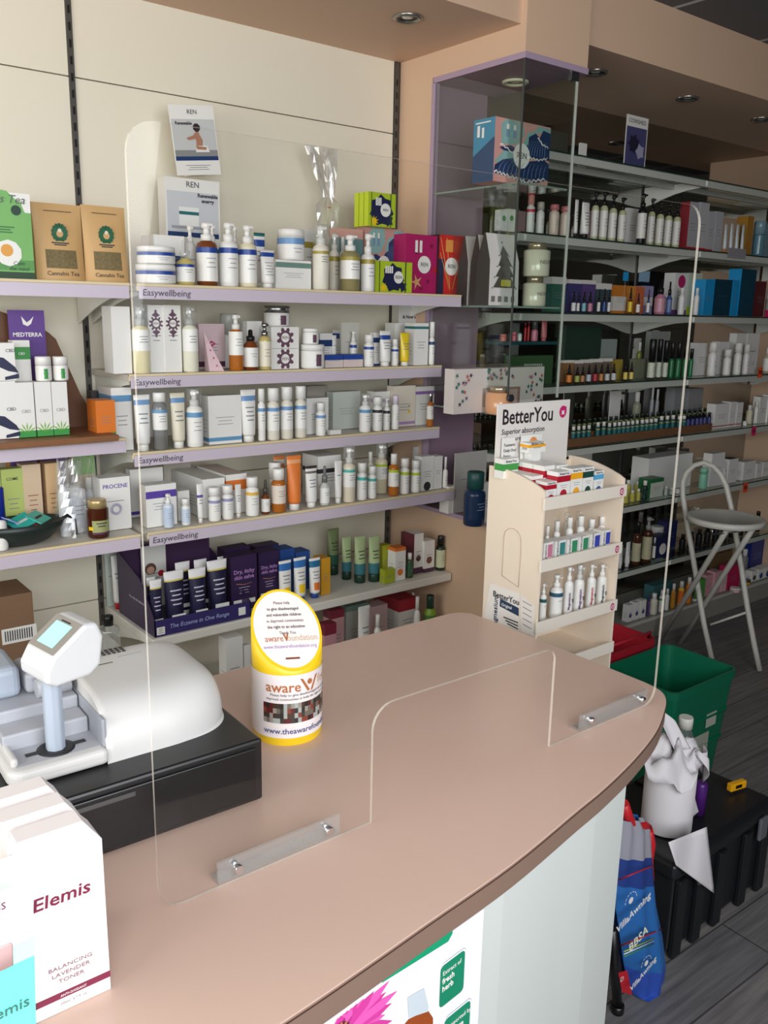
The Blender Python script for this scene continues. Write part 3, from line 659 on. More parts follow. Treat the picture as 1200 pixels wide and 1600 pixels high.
cp([(-.001+.0048*math.cos(k*PI/6), .107+.0048*math.sin(k*PI/6)) for k in range(12)], br2); mb.build('logo', lab).rotation_euler.z = .13
text('Please help to give disadvantaged and vulnerable', .0062, ink, (0, 0, .0885), parent=lab, cyl=TR+.0014)
text('deprived communities in India the right to an education', .0060, ink, (0, 0, .0815), parent=lab, cyl=TR+.0014)
text('www.theawarefoundation.org', .0135, bl2, (0, 0, .026), parent=lab, cyl=TR+.0014, rz=.15, bold=.012)
# printing on the slanted face
def slant(x, y): return (x, y, .178+.0018+.050*(y*math.cos(.25)+x*math.sin(.25))/TR*1.0)
def facetext(s, size, mt, x, y, bold=0):
    o = text(s, size, mt, parent=e, rot='flat', bold=bold, thick=False)
    for v in o.data.vertices:
        px2, py2 = v.co.x+x, v.co.y+y; ca_, sa_ = math.cos(-.32), math.sin(-.32); qx, qy = px2*ca_-py2*sa_, px2*sa_+py2*ca_
        v.co = slant(qx, qy)
for i, s in enumerate(('Please help', 'to give disadvantaged', 'and vulnerable children', 'in deprived communities', 'the right to an education', 'Thank You')): facetext(s, .0062, ink, 0, .036-i*.0085, .012 if i in (1, 2, 4) else 0)
facetext('aware', .0125, br2, -.024, -.014); facetext('foundation', .0125, M((205, 175, 145), .5), .021, -.014); facetext('V', .0145, br2, -.004, -.013, .03)
facetext('www.theawarefoundation.org', .0072, M((150, 130, 190), .5), 0, -.025)
mb = MB(); q = [(-.0115, -.040), (.0115, -.040), (.0115, -.0425), (-.0115, -.0425)]
mb.v = []
for x, y in q[::-1]: ca_, sa_ = math.cos(-.32), math.sin(-.32); mb.v.append(slant(x*ca_-y*sa_, x*sa_+y*ca_))
mb.face([0, 1, 2, 3], M((120, 60, 40), .6)); mb.build('coin_slot', e)
e.rotation_euler.z = .32-.32
tag(e, 'yellow charity collection tin with slanted top and wrapped label on counter', 'collection tin')
# ------------------------------------------------------------------ cartons at the front left
ecol = M((236, 228, 226), .35); ered = M((120, 35, 65), .4)
def tonerbox(x, y, h, first, lab):
    w, d, c = .0745, .040, .016; e = empty('toner_carton', (x, y, CZ))
    mb = MB(); mb.box(-w/2, w/2, 0, d, .0005, h-c, ecol); mb.build('box_body', e)
    mb = MB(); b = len(mb.v); mb.v += [(-w/2, 0, h-c), (w/2, 0, h-c), (w/2, d, h-c), (-w/2, d, h-c), (-w/2, c, h), (w/2-c*.8, c, h), (w/2-c*.8, d, h), (-w/2, d, h)]
    for q in ((0, 1, 5, 4), (1, 2, 6, 5), (2, 3, 7, 6), (3, 0, 4, 7), (4, 5, 6, 7)): mb.face(list(q), ecol)
    mb.build('top_flap', e)
    if first:
        MB().box(-w/2-.0004, w/2+.0004, -.0006, .0001, .0155, .0225, ered).build('red_stripe', e)
        text('Elemis', .0195, ered, (-.005, -.0008, .1275), parent=e, shear=.1, bold=.012, squeeze=1.12)
        for i, s in enumerate(('BALANCING', 'LAVENDER', 'TONER')): text(s, .0062, M((140, 105, 115), .5), (-.001, -.0008, .051-i*.0078), parent=e, squeeze=1.25)
        text('ANTI-OXIDANT', .0036, white, (0, -.0012, .019), parent=e); text('200ml  6.7 fl. oz.', .004, grey, (0, -.0008, .0095), parent=e)
    tag(e, lab, 'box', 'pale toner cartons at the counter corner')
tonerbox(.222, .765, .190, True, 'pale carton with dark red brand lettering, frontmost of three on counter')
tonerbox(.2195, .808, .190, False, 'plain pale carton, middle of three behind the red-lettered carton')
tonerbox(.2155, .851, .190, False, 'plain pale carton, rearmost of three by the black cash drawer')
e = empty('mint_carton', (.146, .752, CZ), .10, 0, .05); mm = M((235, 243, 240), .35); mm2 = M((115, 225, 205), .35); mm3 = M((190, 238, 226), .35)
MB().box(-.05, .036, 0, .05, .0, .085, mm2).box(-.05, .036, 0, .05, .085, .105, mm3).box(-.05, .036, 0, .05, .105, .165, mm).build('box_body', e)
MB().lathe([(.012, 0), (.012, .022), (.010, .025)], M((205, 170, 170), .3), 16, c=(.004, -.0005), sy=.05).build('pictured_jar', e).location.z = .085
text('elemis', .016, M((60, 110, 110), .5), (.008, -.0012, .040), parent=e, squeeze=1.1); text('ELEMIS', .010, ered, (-.004, -.0012, .150), parent=e)
tag(e, 'mint green and white carton cut off by the lower left edge', 'box')
# ------------------------------------------------------------------ floor display stand
STX0, STX1, STY0, STY1 = 1.50, 1.80, 1.306, 1.486
wood = M((236, 220, 200), .5, noise=.02, nscale=4); e = empty('display_stand', (STX0, STY0, 0))
ztL = PX(765, 727, STX0).z; zfT = PX(849, 768, STX0).z
prof = [(0, .02), (.18, .02), (.18, ztL)]
for t in (0, .15, .3, .45, .6, .75, .9, 1): prof.append((.16*(1-t), zfT+(ztL-zfT)*(math.cos(t*PI/2)**.8 if t < 1 else 0)))
prof.append((0, zfT))
SW = STX1-STX0
MB().prism(prof, -.0, .006, wood, ax='x').build('side_panel', e); MB().prism(prof, SW-.006, SW, wood, ax='x').build('side_panel', e)
MB().box(.006, SW-.006, .172, .178, .02, ztL-.01, wood).build('back_panel', e)
def zl(px, py): return zat(py, STX0+.02, STY0)
TZ = [PX(851, 797, STX0).z, PX(842, 893, STX0).z, PX(838, 990, STX0).z]
for i, z in enumerate(TZ+[.72, .42, .12]):
    MB().box(.006, SW-.006, .004, .172, z, z+.006, wood).build('shelf', e)
    MB().box(-.003, SW+.003, -.005, .001, z-.002, z+.028, M((232, 222, 208), .45)).build('shelf_lip', e, .001)
    if i < 3:
        mb = MB(); b = 0; cx = SW-.018; mb.v = [(cx+.008*math.cos(a), -.0056, z+.012+.010*math.sin(a)) for a in [k*PI/6 for k in range(12)]]; mb.face(list(range(12)), dpink)
        disc(mb, cx, z+.012, .0055, -.006, white); star(mb, cx, z+.012, .0052, -.0064, dpink, 4, .4); mb.build('logo', e)
hx0 = PY(778, 650, STY1-.014).x-STX0; hx1 = PY(890, 640, STY1-.014).x-STX0; hz1 = PY(835, 628, STY1-.014).z
MB().box(hx0, hx1, .166, .171, ztL-.08, hz1, M((226, 220, 214), .45)).build('header_board', e)
hc = (hx0+hx1)/2
text('BetterYou', .052, M((48, 42, 46), .4), (hx0+.014, .1655, hz1-.034), parent=e, align='LEFT', bold=.016, squeeze=.84)
mb = MB(); cx = hx1-.026; cz = hz1-.030; mb.v = [(cx+.014*math.cos(a)*(1.15 if k == 1 else 1), .1655, cz+.016*math.sin(a)*(1.25 if k == 1 else 1)) for k, a in enumerate([q*PI/5 for q in range(10)])]; mb.face(list(range(10)), M((200, 40, 110), .4)); star(mb, cx, cz-.002, .0085, .165, white, 4, .45); mb.build('logo', e)
text('Superior absorption', .019, M((48, 42, 46), .4), (hx0+.014, .1655, hz1-.069), parent=e, align='LEFT', bold=.01, squeeze=1.0, shear=.1)
text('by nature itself', .015, M((48, 42, 46), .4), (hx0+.026, .1655, hz1-.087), parent=e, align='LEFT', bold=.006, shear=.1)
# printed panel low on the side
def SP(x, y): p = PX(x, y, STX0); return (p.y-STY0, p.z)

mb = MB()
def sidepoly(pts, mt, off): b_ = len(mb.v); mb.v += [(-off, *SP(*p)) for p in pts]; mb.face([b_+i for i in range(len(pts))], mt)
sidepoly([(766, 911), (812, 927), (812, 986), (757, 964)], M((238, 232, 226), .4), .0006); sidepoly([(814, 928), (836, 948), (834, 994), (813, 986)], M((236, 230, 224), .4), .0006)
sidepoly([(782, 935), (811, 950), (811, 963), (781, 947)], M((40, 60, 90), .4), .001)
for i in range(5): sidepoly([(817, 938+i*9), (831, 946+i*9), (831, 947.5+i*9), (817, 939.5+i*9)], grey, .001)
for i in range(3): sidepoly([(787+3*i, 963+i*5), (810, 972+i*5), (810, 974+i*5), (787+3*i, 965+i*5)], ink, .001)
mb.build('side_print', e)
def sidetext(s, size, x, y, mt, up=False, bold=.01):
    t = text(s, size, mt, parent=e, bold=bold, align='LEFT'); q = SP(x, y); t.location = (-.0016, q[0], q[1]); t.rotation_euler = (PI/2 if up else 0, 0, -PI/2)
    if up: t.rotation_euler = (0, -PI/2, -PI/2); 
    return t
sidetext('BetterYou', .021, 771, 927, ink); sidetext('Original', .011, 784, 944, white)
s_ = sidetext('Magnesium', .021, 773, 985, M((40, 60, 90), .4), True)
mb = MB(); mb.v = []; q = SP(800, 860); oc = M((226, 205, 200), .45)
pts = [(q[0]+.028, q[1]-.07), (q[0]-.028, q[1]-.085)]+[(q[0]-.03+0*k, q[1]) for k in (0,)]+[(q[0]+.0+.028*math.cos(PI-a), q[1]+.03+.025*math.sin(a)) for a in [k*PI/6 for k in range(7)]]
sidepts = [(-.0007, a, b_) for a, b_ in pts]; 
for (a, b_) in zip(pts, pts[1:]+pts[:1]): mb.tube([(-.001, a[0], a[1]), (-.001, b_[0], b_[1])], .0006, M((190, 165, 150), .5), 4)
mb.build('bottle_outline', e)
tag(e, 'pale board display stand with curved sides and lettered header behind counter', 'display stand')
ST = 'the pale display stand'
def sput(kind, tier, z, Y, xl, xr, yt, desc, **o): return put(kind, tier, z, Y, xl, xr, yt, desc, **o)
t1 = TZ[0]+.0065; S1n = 'the top stand tier'
rd = M((175, 25, 45), .4); og = M((240, 170, 40), .4); gr2 = M((30, 70, 60), .4); lb2 = M((90, 170, 215), .4)
def spraybox(x, xr, Y, yt, c, desc, base=0, pic=None):
    put('carton', S1n, t1+base, Y, x, xr, yt, desc, d=.034, bands=[(.66, .86, c)], txt='BetterYou', tz=.93, ts=.17, marks=2, motif=pic or c, mz=.25)
spraybox(852, 868, STY0+.012, 753, rd, 'white box with red band')
spraybox(869, 889, STY0+.012, 737, rd, 'white box with dark red band and capsule picture'); spraybox(890, 908, STY0+.012, 732, og, 'white box with amber band'); spraybox(909, 925, STY0+.012, 730, gr2, 'white box with dark green band'); spraybox(927, 941, STY0+.012, 736, lb2, 'white box with sky blue band', pic=M((60, 90, 150), .4))
for i in range(3):
    Y = STY0+.05+.036*i
    for (a, b_, yt, c, s) in ((848, 864, 738, rd, 'red banded white box tucked behind the front boxes'), (866, 884, 722, rd, 'dark red banded white box behind the front boxes'), (886, 902, 721, og, 'amber banded white box behind the front boxes')):
        xx = xat(a, STY0+.012, t1); P0 = pj((xx, Y, t1)); P1 = pj((xx+.038, Y, t1)); ht = zat(yt+7, xx, STY0+.012)
        put('carton', S1n, t1, Y, P0[0], P1[0], pj((xx, Y, ht-.004))[1], s, d=.034, bands=[(.66, .86, c)], marks=2, nopush=True)
e2 = put('carton', 'the stand header ledge', t1+.10, STY1-.055, 826, 852, 692, 'white box with orange band, highest on the stand', d=.03, bands=[(.55, .85, og)], txt='BetterYou', tz=.93, ts=.17, marks=2)
MB().box(-.016, .016, -.012, .012, -.10, -.0005, white).build('riser', e2)
e2 = put('carton', 'the stand header ledge', t1+.045, STY1-.055, 786, 809, 717, 'white box with green band at the left of header', d=.03, bands=[(.4, .75, green)], txt='BetterYou', tz=.87, ts=.17, marks=0)
MB().box(-.016, .016, -.012, .012, -.045, -.0005, white).build('riser', e2)
fl = PY(785, 690, STY1-.022); fz = ztL+.0
e2 = put('carton', 'the stand header ledge', t1+.045, STY1-.024, 783, 802, 684, 'white info card with turmeric spray wording', d=.003, marks=0)
for i, s in enumerate(('Turmeric', 'Daily Oral', 'Spray')): text(s, .0105, ink, (-.019, -.0035, .075-i*.0135), parent=e2, align='LEFT')
e2 = put('carton', 'the stand header ledge', t1+.045, STY1-.024, 812, 844, 679, 'white info card with orange turmeric picture', d=.003, marks=0)
mb = MB(); disc(mb, .005, .075, .014, -.0022, M((215, 140, 70), .6)); disc(mb, -.006, .062, .009, -.0026, M((50, 60, 80), .6)); mb.build('picture', e2)
# tier two: boxed sprays with bottles behind
S2n = 'the middle stand tier'; t2 = TZ[1]+.0065
for k, (a, b_, c, ytb) in enumerate(((848, 862, M((200, 120, 150), .4), 848), (866, 882, M((60, 130, 130), .4), 845), (885, 901, M((60, 140, 100), .4), 842), (903, 918, M((60, 140, 100), .4), 838), (921, 936, M((60, 70, 170), .4), 834), (939, 952, M((60, 70, 170), .4), 829))):
    e2 = put('carton', S2n, t2, STY0+.01, a, b_, ytb, 'white spray box with upright dark lettering', d=.03, side=white, marks=0, mark=ink)
    h_ = fit('carton', STY0+.01, t2, a, b_, ytb)[4]; w_ = fit('carton', STY0+.01, t2, a, b_, ytb)[2]
    MB().box(-w_*.05, w_*.45, -.0156, -.0151, h_*.35, h_*.9, c).box(0, w_*.4, -.0157, -.0155, h_*.1, h_*.3, grey).build('colour_panel', e2)
    t = text('Magnesium', w_*.33, ink, parent=e2); t.rotation_euler = (0, -PI/2, 0); t.location = (-w_*.27, -.0156, h_*.5)
for (a, b_, yt) in ((849, 857, 822), (862, 873, 814), (881, 893, 808), (898, 911, 806), (916, 928, 811), (932, 943, 807)):
    put('bottle', S2n, t2, STY0+.056, a, b_, yt, 'white capped spray bottle behind the spray boxes', cap=white, caph=.3, capw=.75, marks=1, nopush=True)
for (a, b_, yt) in ((879, 889, 801), (898, 909, 799)):
    put('bottle', S2n, t2, STY0+.13, a, b_, yt, 'clear capped spray bottle at the back', cap=clearm, caph=.3, capw=.8, marks=1, nopush=True)
S3n = 'the lower stand tier'; t3 = TZ[2]+.0065
for (a, b_, yt, c, s) in ((841, 852, 912, M((40, 90, 90), .4), 'white tube with dark cap band and green lettering'), (856, 877, 898, M((40, 90, 110), .4), 'white pump bottle with teal lettering')):
    e2 = put('pump', S3n, t3, STY0+.035, a, b_, yt, s, nopush=True, band=c, marks=1, l0=.06)
for (a, b_, yt, c, s) in ((878, 893, 886, M((110, 60, 120), .4), 'white pump bottle with purple upright lettering'), (893, 910, 884, M((120, 60, 130), .4), 'tall white pump bottle with violet upright lettering'), (913, 928, 882, M((205, 40, 60), .4), 'white pump bottle with red upright lettering'), (929, 945, 882, M((50, 60, 70), .4), 'white pump bottle with slate upright lettering')):
    e2 = put('pump', S3n, t3, STY0+.028, a, b_, yt, s, band=None, marks=0, over=clearm if a == 893 else None, nopush=True)
    cx, cy, w_, dd, h_ = fit('pump', STY0+.028, t3, a, b_, yt)
    for dz, tx in ((-.006, 'Magnesium'), (.006, 'oil')):
        t = text(tx, w_*.42, c if dz < 0 else ink, parent=e2, bold=.02); t.rotation_euler = (0, -PI/2, 0); t.location = (dz-.003, -w_/2-.0008, h_*.33)
put('jar', 'the stand compartment below', .726, STY0+.07, 893, 925, 1000, 'white jar in the dark stand bottom compartment', cap=white) if False else None
# ------------------------------------------------------------------ folding stool
wm = M((205, 202, 192), .35); tr = .0125
e = empty('folding_stool', (3.55, 2.05, 0)); o0 = Vector(e.location)
def L3(*p): return tuple(Vector(p)-o0)
F1 = PZ(1184, 1085, .01); F2 = PZ(1112, 1033, .01); F3 = PZ(1062, 1003, .01); F4 = PZ(1040, 990, .01)
# front legs rise into the arched back; crossing legs carry the seat
ctr = (F1+F3)/2
SEZ = .73; seatc = PZ(1134, 811, SEZ); 
arch = []
Bl = PZ(1078, 800, .72)
topz = PZ(1103, 722, .97)
# arched frame: from foot (1110,1050) up-left over the top and down to foot (1188,1050)
fa = PZ(1113, 1033, .012); fb = PZ(1187, 1048, .012)
dvec = (fb-fa)
pa1 = PY(1078, 800, (fa.y+.20)); pb1 = PY(1150, 800, fb.y+.20)
def onplane(x, y):
    """point on the tilted plane of the arched frame"""
    n_ = dvec.cross(pa1-fa).normalized(); d = ray(x, y); t = (fa-EYE).dot(n_)/d.dot(n_); return EYE+d*t
apx = [(1113, 1033), (1100, 975), (1090, 915), (1081, 860), (1073, 815), (1067, 775), (1067, 753), (1073, 738), (1085, 727), (1100, 723), (1115, 729), (1126, 741), (1135, 760), (1142, 790), (1149, 830), (1158, 885), (1168, 950), (1178, 1005), (1187, 1048)]
P_ = [onplane(*p)-o0 for p in apx]
MB().tube(P_, tr, wm, 12).build('arched_frame', e)
MB().tube([onplane(1110, 976)-o0, onplane(1172, 955)-o0], .006, wm, 8).build('cross_bar', e)
# second pair of legs, crossing behind towards the left
SY = seatc.y
def onseat(x, y): return PZ(x, y, SEZ)
n2 = None
ga = PZ(1030, 1002, .012); gb = PZ(1063, 1006, .012)
ta = onplane(1140, 835)+Vector((.03, .02, 0)); 
h1 = PZ(1136, 828, SEZ-.03); h2 = PZ(1176, 826, SEZ-.03)
k1 = h1+(ga-h1)*.12+Vector((0, 0, .0)); k2 = h2+(gb-h2)*.12
MB().tube([v-o0 for v in (h1+(h2-h1)*.25, h1, k1, ga)], tr, wm, 12).build('crossing_leg', e)
MB().tube([v-o0 for v in (h2, k2, gb)], tr, wm, 12).build('crossing_leg', e)
sm = MB(); R1 = 58.5*pj(seatc)[2]/FPX
sm.lathe([(R1*.9, -.018), (R1, -.012), (R1, .008), (R1-.012, .012), (R1-.018, .009), (0.0, .009)], wm, 40, cap=False); s = sm.build('seat', e); s.location = tuple(seatc-o0)
MB().tube([Vector((-.13, -.02, -.02)), Vector((-.13, -.02, -.045)), Vector((.02, -.06, -.045)), Vector((.02, -.06, -.02))], .004, steel, 8).build('seat_hook', s)
tag(e, 'white folding stool with round seat and arched tubular back', 'stool')
# ------------------------------------------------------------------ crates
def crate(name, x0, x1, y0, y1, z0, z1, mt, lab, ribs=True, taper=.03, rimm=None, cat='crate'):
    e = empty(name, ((x0+x1)/2, (y0+y1)/2, z0)); c = Vector(e.location); w, d, h = (x1-x0)/2, (y1-y0)/2, z1-z0; t = taper
    def rect(k, s, z, n=5, r=.03):
        out = []
        for sx, sy, a0 in ((1, -1, -PI/2), (1, 1, 0), (-1, 1, PI/2), (-1, -1, PI)):
            for i in range(n): a = a0+PI/2*i/(n-1); out.append((sx*(w*k-r)+r*math.cos(a)-0*s, sy*(d*k-r)+r*math.sin(a), z))
        return out
    k0 = 1-t/w; mb = MB(); lv = [rect(k0, 0, .0), rect(k0, 0, .004), rect(1, 0, h-.03), rect(1.03, 0, h-.03), rect(1.03, 0, h), rect(.985, 0, h), rect(k0-.02, 0, .01)]
    n = len(lv[0])
    for l in lv: mb.v += l
    for q in range(len(lv)-1):
        for i in range(n): j = (i+1) % n; mb.face([q*n+i, q*n+j, (q+1)*n+j, (q+1)*n+i], mt)
    mb.face(list(range(n))[::-1], mt); mb.face([(len(lv)-1)*n+i for i in range(n)], mt); mb.build('basket_body', e)
    if ribs:
        for zz in (.35, .62): 
            k = k0+(1-k0)*zz+.012; r = rect(k, 0, h*zz); MB().tube(r, .006, mt, 6, closed=True).build('rib', e)
    return tag(e, lab, cat), e
gc = M((10, 105, 75), .35); rcx = M((170, 30, 45), .35)
_, g = crate('shopping_crate', 2.37, 2.74, 1.46, 1.74, 0, .385, gc, 'green plastic crate with paper labels on the floor by the counter')
MB().box(.03, .09, -.136, -.1345, .20, .25, M((175, 180, 165), .6)).box(-.04, .06, -.1325, -.131, .11, .18, M((160, 165, 150), .6)).build('paper_label', g)
_, rbk = crate('shopping_basket', 2.42, 2.72, 1.775, 2.0, 0, .40, rcx, 'red plastic shopping basket behind the counter end', cat='basket')
MB().tube([(-.13, -.09, .40), (-.12, -.11, .43), (.11, -.11, .43), (.13, -.09, .40)], .006, rcx, 8).build('handle', rbk)
# ------------------------------------------------------------------ tool chest with paper roll, bottle, bag
bk = M((24, 26, 30), .4); TZT = .285
e = empty('tool_chest', (1.95, 1.16, 0), .03)
MB().box(-.21, .25, -.13, .15, 0.012, TZT-.04, bk).build('chest_body', e, .012, 3)
MB().box(-.235, .265, -.145, .165, TZT-.055, TZT-.004, bk).build('lid', e, .018, 4)
for x in (-.19, -.10, .0, .13, .23): MB().box(x-.018, x+.018, -.146, -.13, .005, TZT-.06, bk).build('ridge', e, .004)
for x in (-.115, .185): MB().box(x-.02, x+.02, -.157, -.146, TZT-.095, TZT-.03, M((95, 98, 104), .4)).build('latch', e, .004)
MB().tube([(-.03, -.0, TZT), (-.03, .0, TZT+.012), (.12, .0, TZT+.012), (.12, 0, TZT)], .008, bk, 8).build('carry_handle', e)
MB().box(.02, .25, .05, .15, TZT-.004, TZT+.004, M((38, 40, 44), .3)).build('lid_tray', e, .003)
tag(e, 'black plastic tool chest on the floor beside the counter', 'tool box')
def on_top(px, py): return PZ(px, py, TZT)
rb = PZ(1057, 1316, TZT); RR = .064
e = empty('paper_roll', (rb.x+.048, rb.y+RR, TZT)); pw = M((222, 218, 220), .75, bump=.1, nscale=60)
RH = zat(1212, e.location.x, e.location.y-RR)-TZT
MB().lathe([(RR, 0), (RR, RH-.003), (RR-.003, RH), (.028, RH), (.026, RH-.002), (.026, RH-.06)], pw, 40, cap=False).build('roll', e)
def crump(fn, nm, par, nu=14, nv=10):
    mb = MB(); mb.grid(fn, nu, nv, pw); o = mb.build(nm, par); so = o.modifiers.new('s', 'SOLIDIFY'); so.thickness = .0008; return o
# loose tail hanging down the chest front
EL = e.location.copy()
def tail(u, v):
    c = [(1044, 1316), (1104, 1292), (1116, 1396), (1056, 1352)]
    x = (c[0][0]*(1-u)+c[1][0]*u)*(1-v)+(c[3][0]*(1-u)+c[2][0]*u)*v; y = (c[0][1]*(1-u)+c[1][1]*u)*(1-v)+(c[3][1]*(1-u)+c[2][1]*u)*v
    return PY(x, y, 1.0-.004*math.sin(u*8+3*v)-.01*v)-EL
crump(tail, 'hanging_sheet', e)
crump(lambda u, v: (RR*.6+.045*u, -.05+.01*u, .03+.06*v*(1-u)-.005*u), 'loose_corner', e, 6, 6)
tag(e, 'white paper towel roll with hanging tail on the black chest', 'paper roll')
cx, cy = e.location.x, e.location.y
rn = random.Random(11)
nz = [[rn.uniform(-1, 1) for _ in range(8)] for _ in range(6)]
def crumple(u, v):
    a = 2*PI*u; r = .012+.084*v+.018*math.sin(2*a+1)*v+.010*math.sin(5*a+4*v)*v
    z = RH+.010+.050*(1-v)+.022*math.sin(3*a+5*v)+.012*math.sin(7*a-6*v)*v+.004*math.sin(17*a+11*v)
    z += .05*v*max(0, math.cos(a-2.2))**3-.035*max(0, v-.75)*(1+2*max(0, math.cos(a+.5)))
    return (r*math.cos(a), r*math.sin(a)*.85, max(z, RH+.004) if r < RR+.004 else z)
t_ = empty('crumpled_tissue', (cx, cy, TZT))
o = crump(crumple, 'tissue_sheet', t_, 44, 14)
crump(lambda u, v: (-.02+.05*u-.03*v, -.02+.03*v+.01*math.sin(5*u), RH+.05+.10*v*(1-.5*abs(u-.4))), 'tissue_corner', t_, 8, 8)
crump(lambda u, v: (.03+.06*u, -.04-.02*math.sin(4*u)-.012*v, RH+.045-.10*v*(u)-.01*math.sin(8*v)), 'tissue_corner', t_, 8, 8)
tag(t_, 'crumpled white tissue heaped on top of the paper roll', 'tissue')
bl = PZ(1108, 1290, TZT); bp_ = (bl.x+.055, bl.y+.13)
e = empty('spray_bottle', (bp_[0], bp_[1], TZT)); bh = zat(1120, bp_[0], bp_[1])-TZT; clr = glassmat('bottle_plastic', (.85, .88, .88), .12, .05, .7, .08)
MB().lathe([(.030, 0), (.034, .006), (.034, bh*.62), (.028, bh*.74), (.014, bh*.87), (.0135, bh*.88)], clr, 24).build('bottle_body', e)
MB().lathe([(.019, bh*.87), (.0195, bh*.98), (.018, bh)], M((215, 215, 205), .4), 24).build('cap', e)
tag(e, 'clear plastic bottle with white cap behind the paper roll', 'bottle')
e = empty('purple_spray_can', (bl.x+.03, bl.y+.05, TZT)); MB().lathe([(.016, 0), (.016, .085), (.012, .092)], M((75, 30, 110), .35), 18).build('can_body', e); tag(e, 'small purple container beside the paper roll', 'bottle')
yp = on_top(1145, 1232); e = empty('spirit_level', (yp.x, yp.y-.01, TZT+.004), -.2)
MB().box(-.03, .03, -.008, .008, 0, .022, M((235, 170, 20), .4)).build('level_body', e, .002); MB().box(-.012, .012, -.0085, .0085, .006, .016, black).build('vial_window', e); tag(e, 'small yellow plastic tool lying on the black chest', 'tool')
# ------------------------------------------------------------------ carrier bag
YB = 1.0
def BP(x, y, Y=YB): p = PY(x, y, Y); return p
e = empty('carrier_bag', (1.60, 1.0, 0)); c0 = Vector(e.location)
bb = M((40, 105, 175), .5); bred = M((190, 30, 40), .45); bgrey = M((150, 150, 160), .5); bnavy = M((35, 60, 130), .45)
rows = [(1282, 968, 1002), (1300, 967, 1014), (1330, 965, 1016), (1370, 962, 1020), (1420, 960, 1026), (1470, 968, 1034), (1510, 976, 1037), (1545, 984, 1030), (1553, 988, 996)]
def bagp(u, v, side=0):
    k = v*(len(rows)-1); i = min(int(k), len(rows)-2); f_ = k-i; a = rows[i]; b_ = rows[i+1]
    y = a[0]+(b_[0]-a[0])*f_; xl = a[1]+(b_[1]-a[1])*f_; xr = a[2]+(b_[2]-a[2])*f_
    bulge = .035*math.sin(PI*u)**.7*(1 if 0 < u < 1 else 0)*min(1, .3+v); Y = YB-bulge+.004*math.sin(u*17+v*9) if side == 0 else YB+bulge*.8+.01
    p = PY(xl+(xr-xl)*u, y-6*u, YB); return Vector((p.x, Y, p.z))-c0
def bmat(u, v): return bgrey if v < .28 else (bnavy if v < .38 else (bb if v < .74 else M((45, 80, 175), .45)))
MB().grid(lambda u, v: bagp(u, v), 16, 32, bmat).grid(lambda u, v: bagp(1-u, v, 1), 10, 16, bb).build('bag_body', e)
mb = MB()
for (a, b_) in (((966, 1375), (1022, 1352)), ((969, 1478), (1034, 1452))):
    mb.tube([BP(a[0]+(b_[0]-a[0])*t, a[1]+(b_[1]-a[1])*t, YB-.012-.033*math.sin(PI*min(1, max(0, t)))**.7)-c0 for t in [k/8 for k in range(9)]], .0016, bred, 5)
mb.build('red_piping', e)
mb = MB(); mb.tube([BP(1012, 1296)-c0, BP(1018, 1320)-c0, BP(1016, 1345)-c0, BP(1020, 1375)-c0], [.012, .010, .007, .004], bred, 8); mb.tube([BP(974, 1255)-c0, BP(980, 1275)-c0, BP(990, 1290)-c0, BP(1004, 1288)-c0, BP(1014, 1293)-c0], [.012, .013, .010, .011, .008], bred, 8); mb.build('handle', e)
def btext(s, size, x, y, mt, tilt=.5): p = BP(x, y, YB-.045)-c0; return text(s, size, mt, tuple(p), parent=e, tilt=tilt, bold=.015, shear=.15)
btext('VillaAwning', .026, 990, 1426, white, .33); btext('BBSA', .031, 997, 1468, M((235, 235, 200), .4), .33); btext('VillaAwning', .021, 1005, 1522, white, .4)
mb = MB()
for (x, y, s) in ((986, 1407, 1), (1010, 1505, .9)):
    c = BP(x, y, YB-.046)-c0
    for k in range(7): a = .3+k*(PI-.3)/6; star(mb, c.x+.020*s*math.cos(a), c.z+.020*s*math.sin(a), .0045*s, c.y, white, 2, .25, a)
    disc(mb, c.x, c.z, .008*s, c.y, white, 10)
for k, (cc) in enumerate((lime, white, M((60, 150, 90), .4))): p = BP(975, 1487+k*4, YB-.044)-c0; q = BP(1022, 1466+k*4, YB-.044)-c0; mb.tube([p, q], .0012, cc, 4)
mb.build('printing', e)
e2 = MB(); e2.v = []; pts = [(966, 1520), (980, 1516), (988, 1555), (972, 1550)]; e2.v = [tuple(BP(x, y, YB-.02)-c0) for x, y in pts]; e2.face([0, 1, 2, 3], bred); e2.build('red_corner', e); text('D', .018, white, tuple(BP(972, 1530, YB-.022)-c0), parent=e)
tag(e, 'blue and red printed carrier bag leaning beside the counter', 'bag')
e = empty('folded_tripod', (1.475, .985, 0)); p0 = PY(957, 1450, .99)-Vector(e.location); p1 = PZ(965, 1575, .01)-Vector(e.location)
MB().tube([p0, p1], .011, black, 12).build('tripod_leg', e); MB().lathe([(.015, 0), (.015, .02)], black, 14, c=(p1.x, p1.y)).build('rubber_foot', e); tag(e, 'black metal pole leg standing between counter and carrier bag', 'pole')
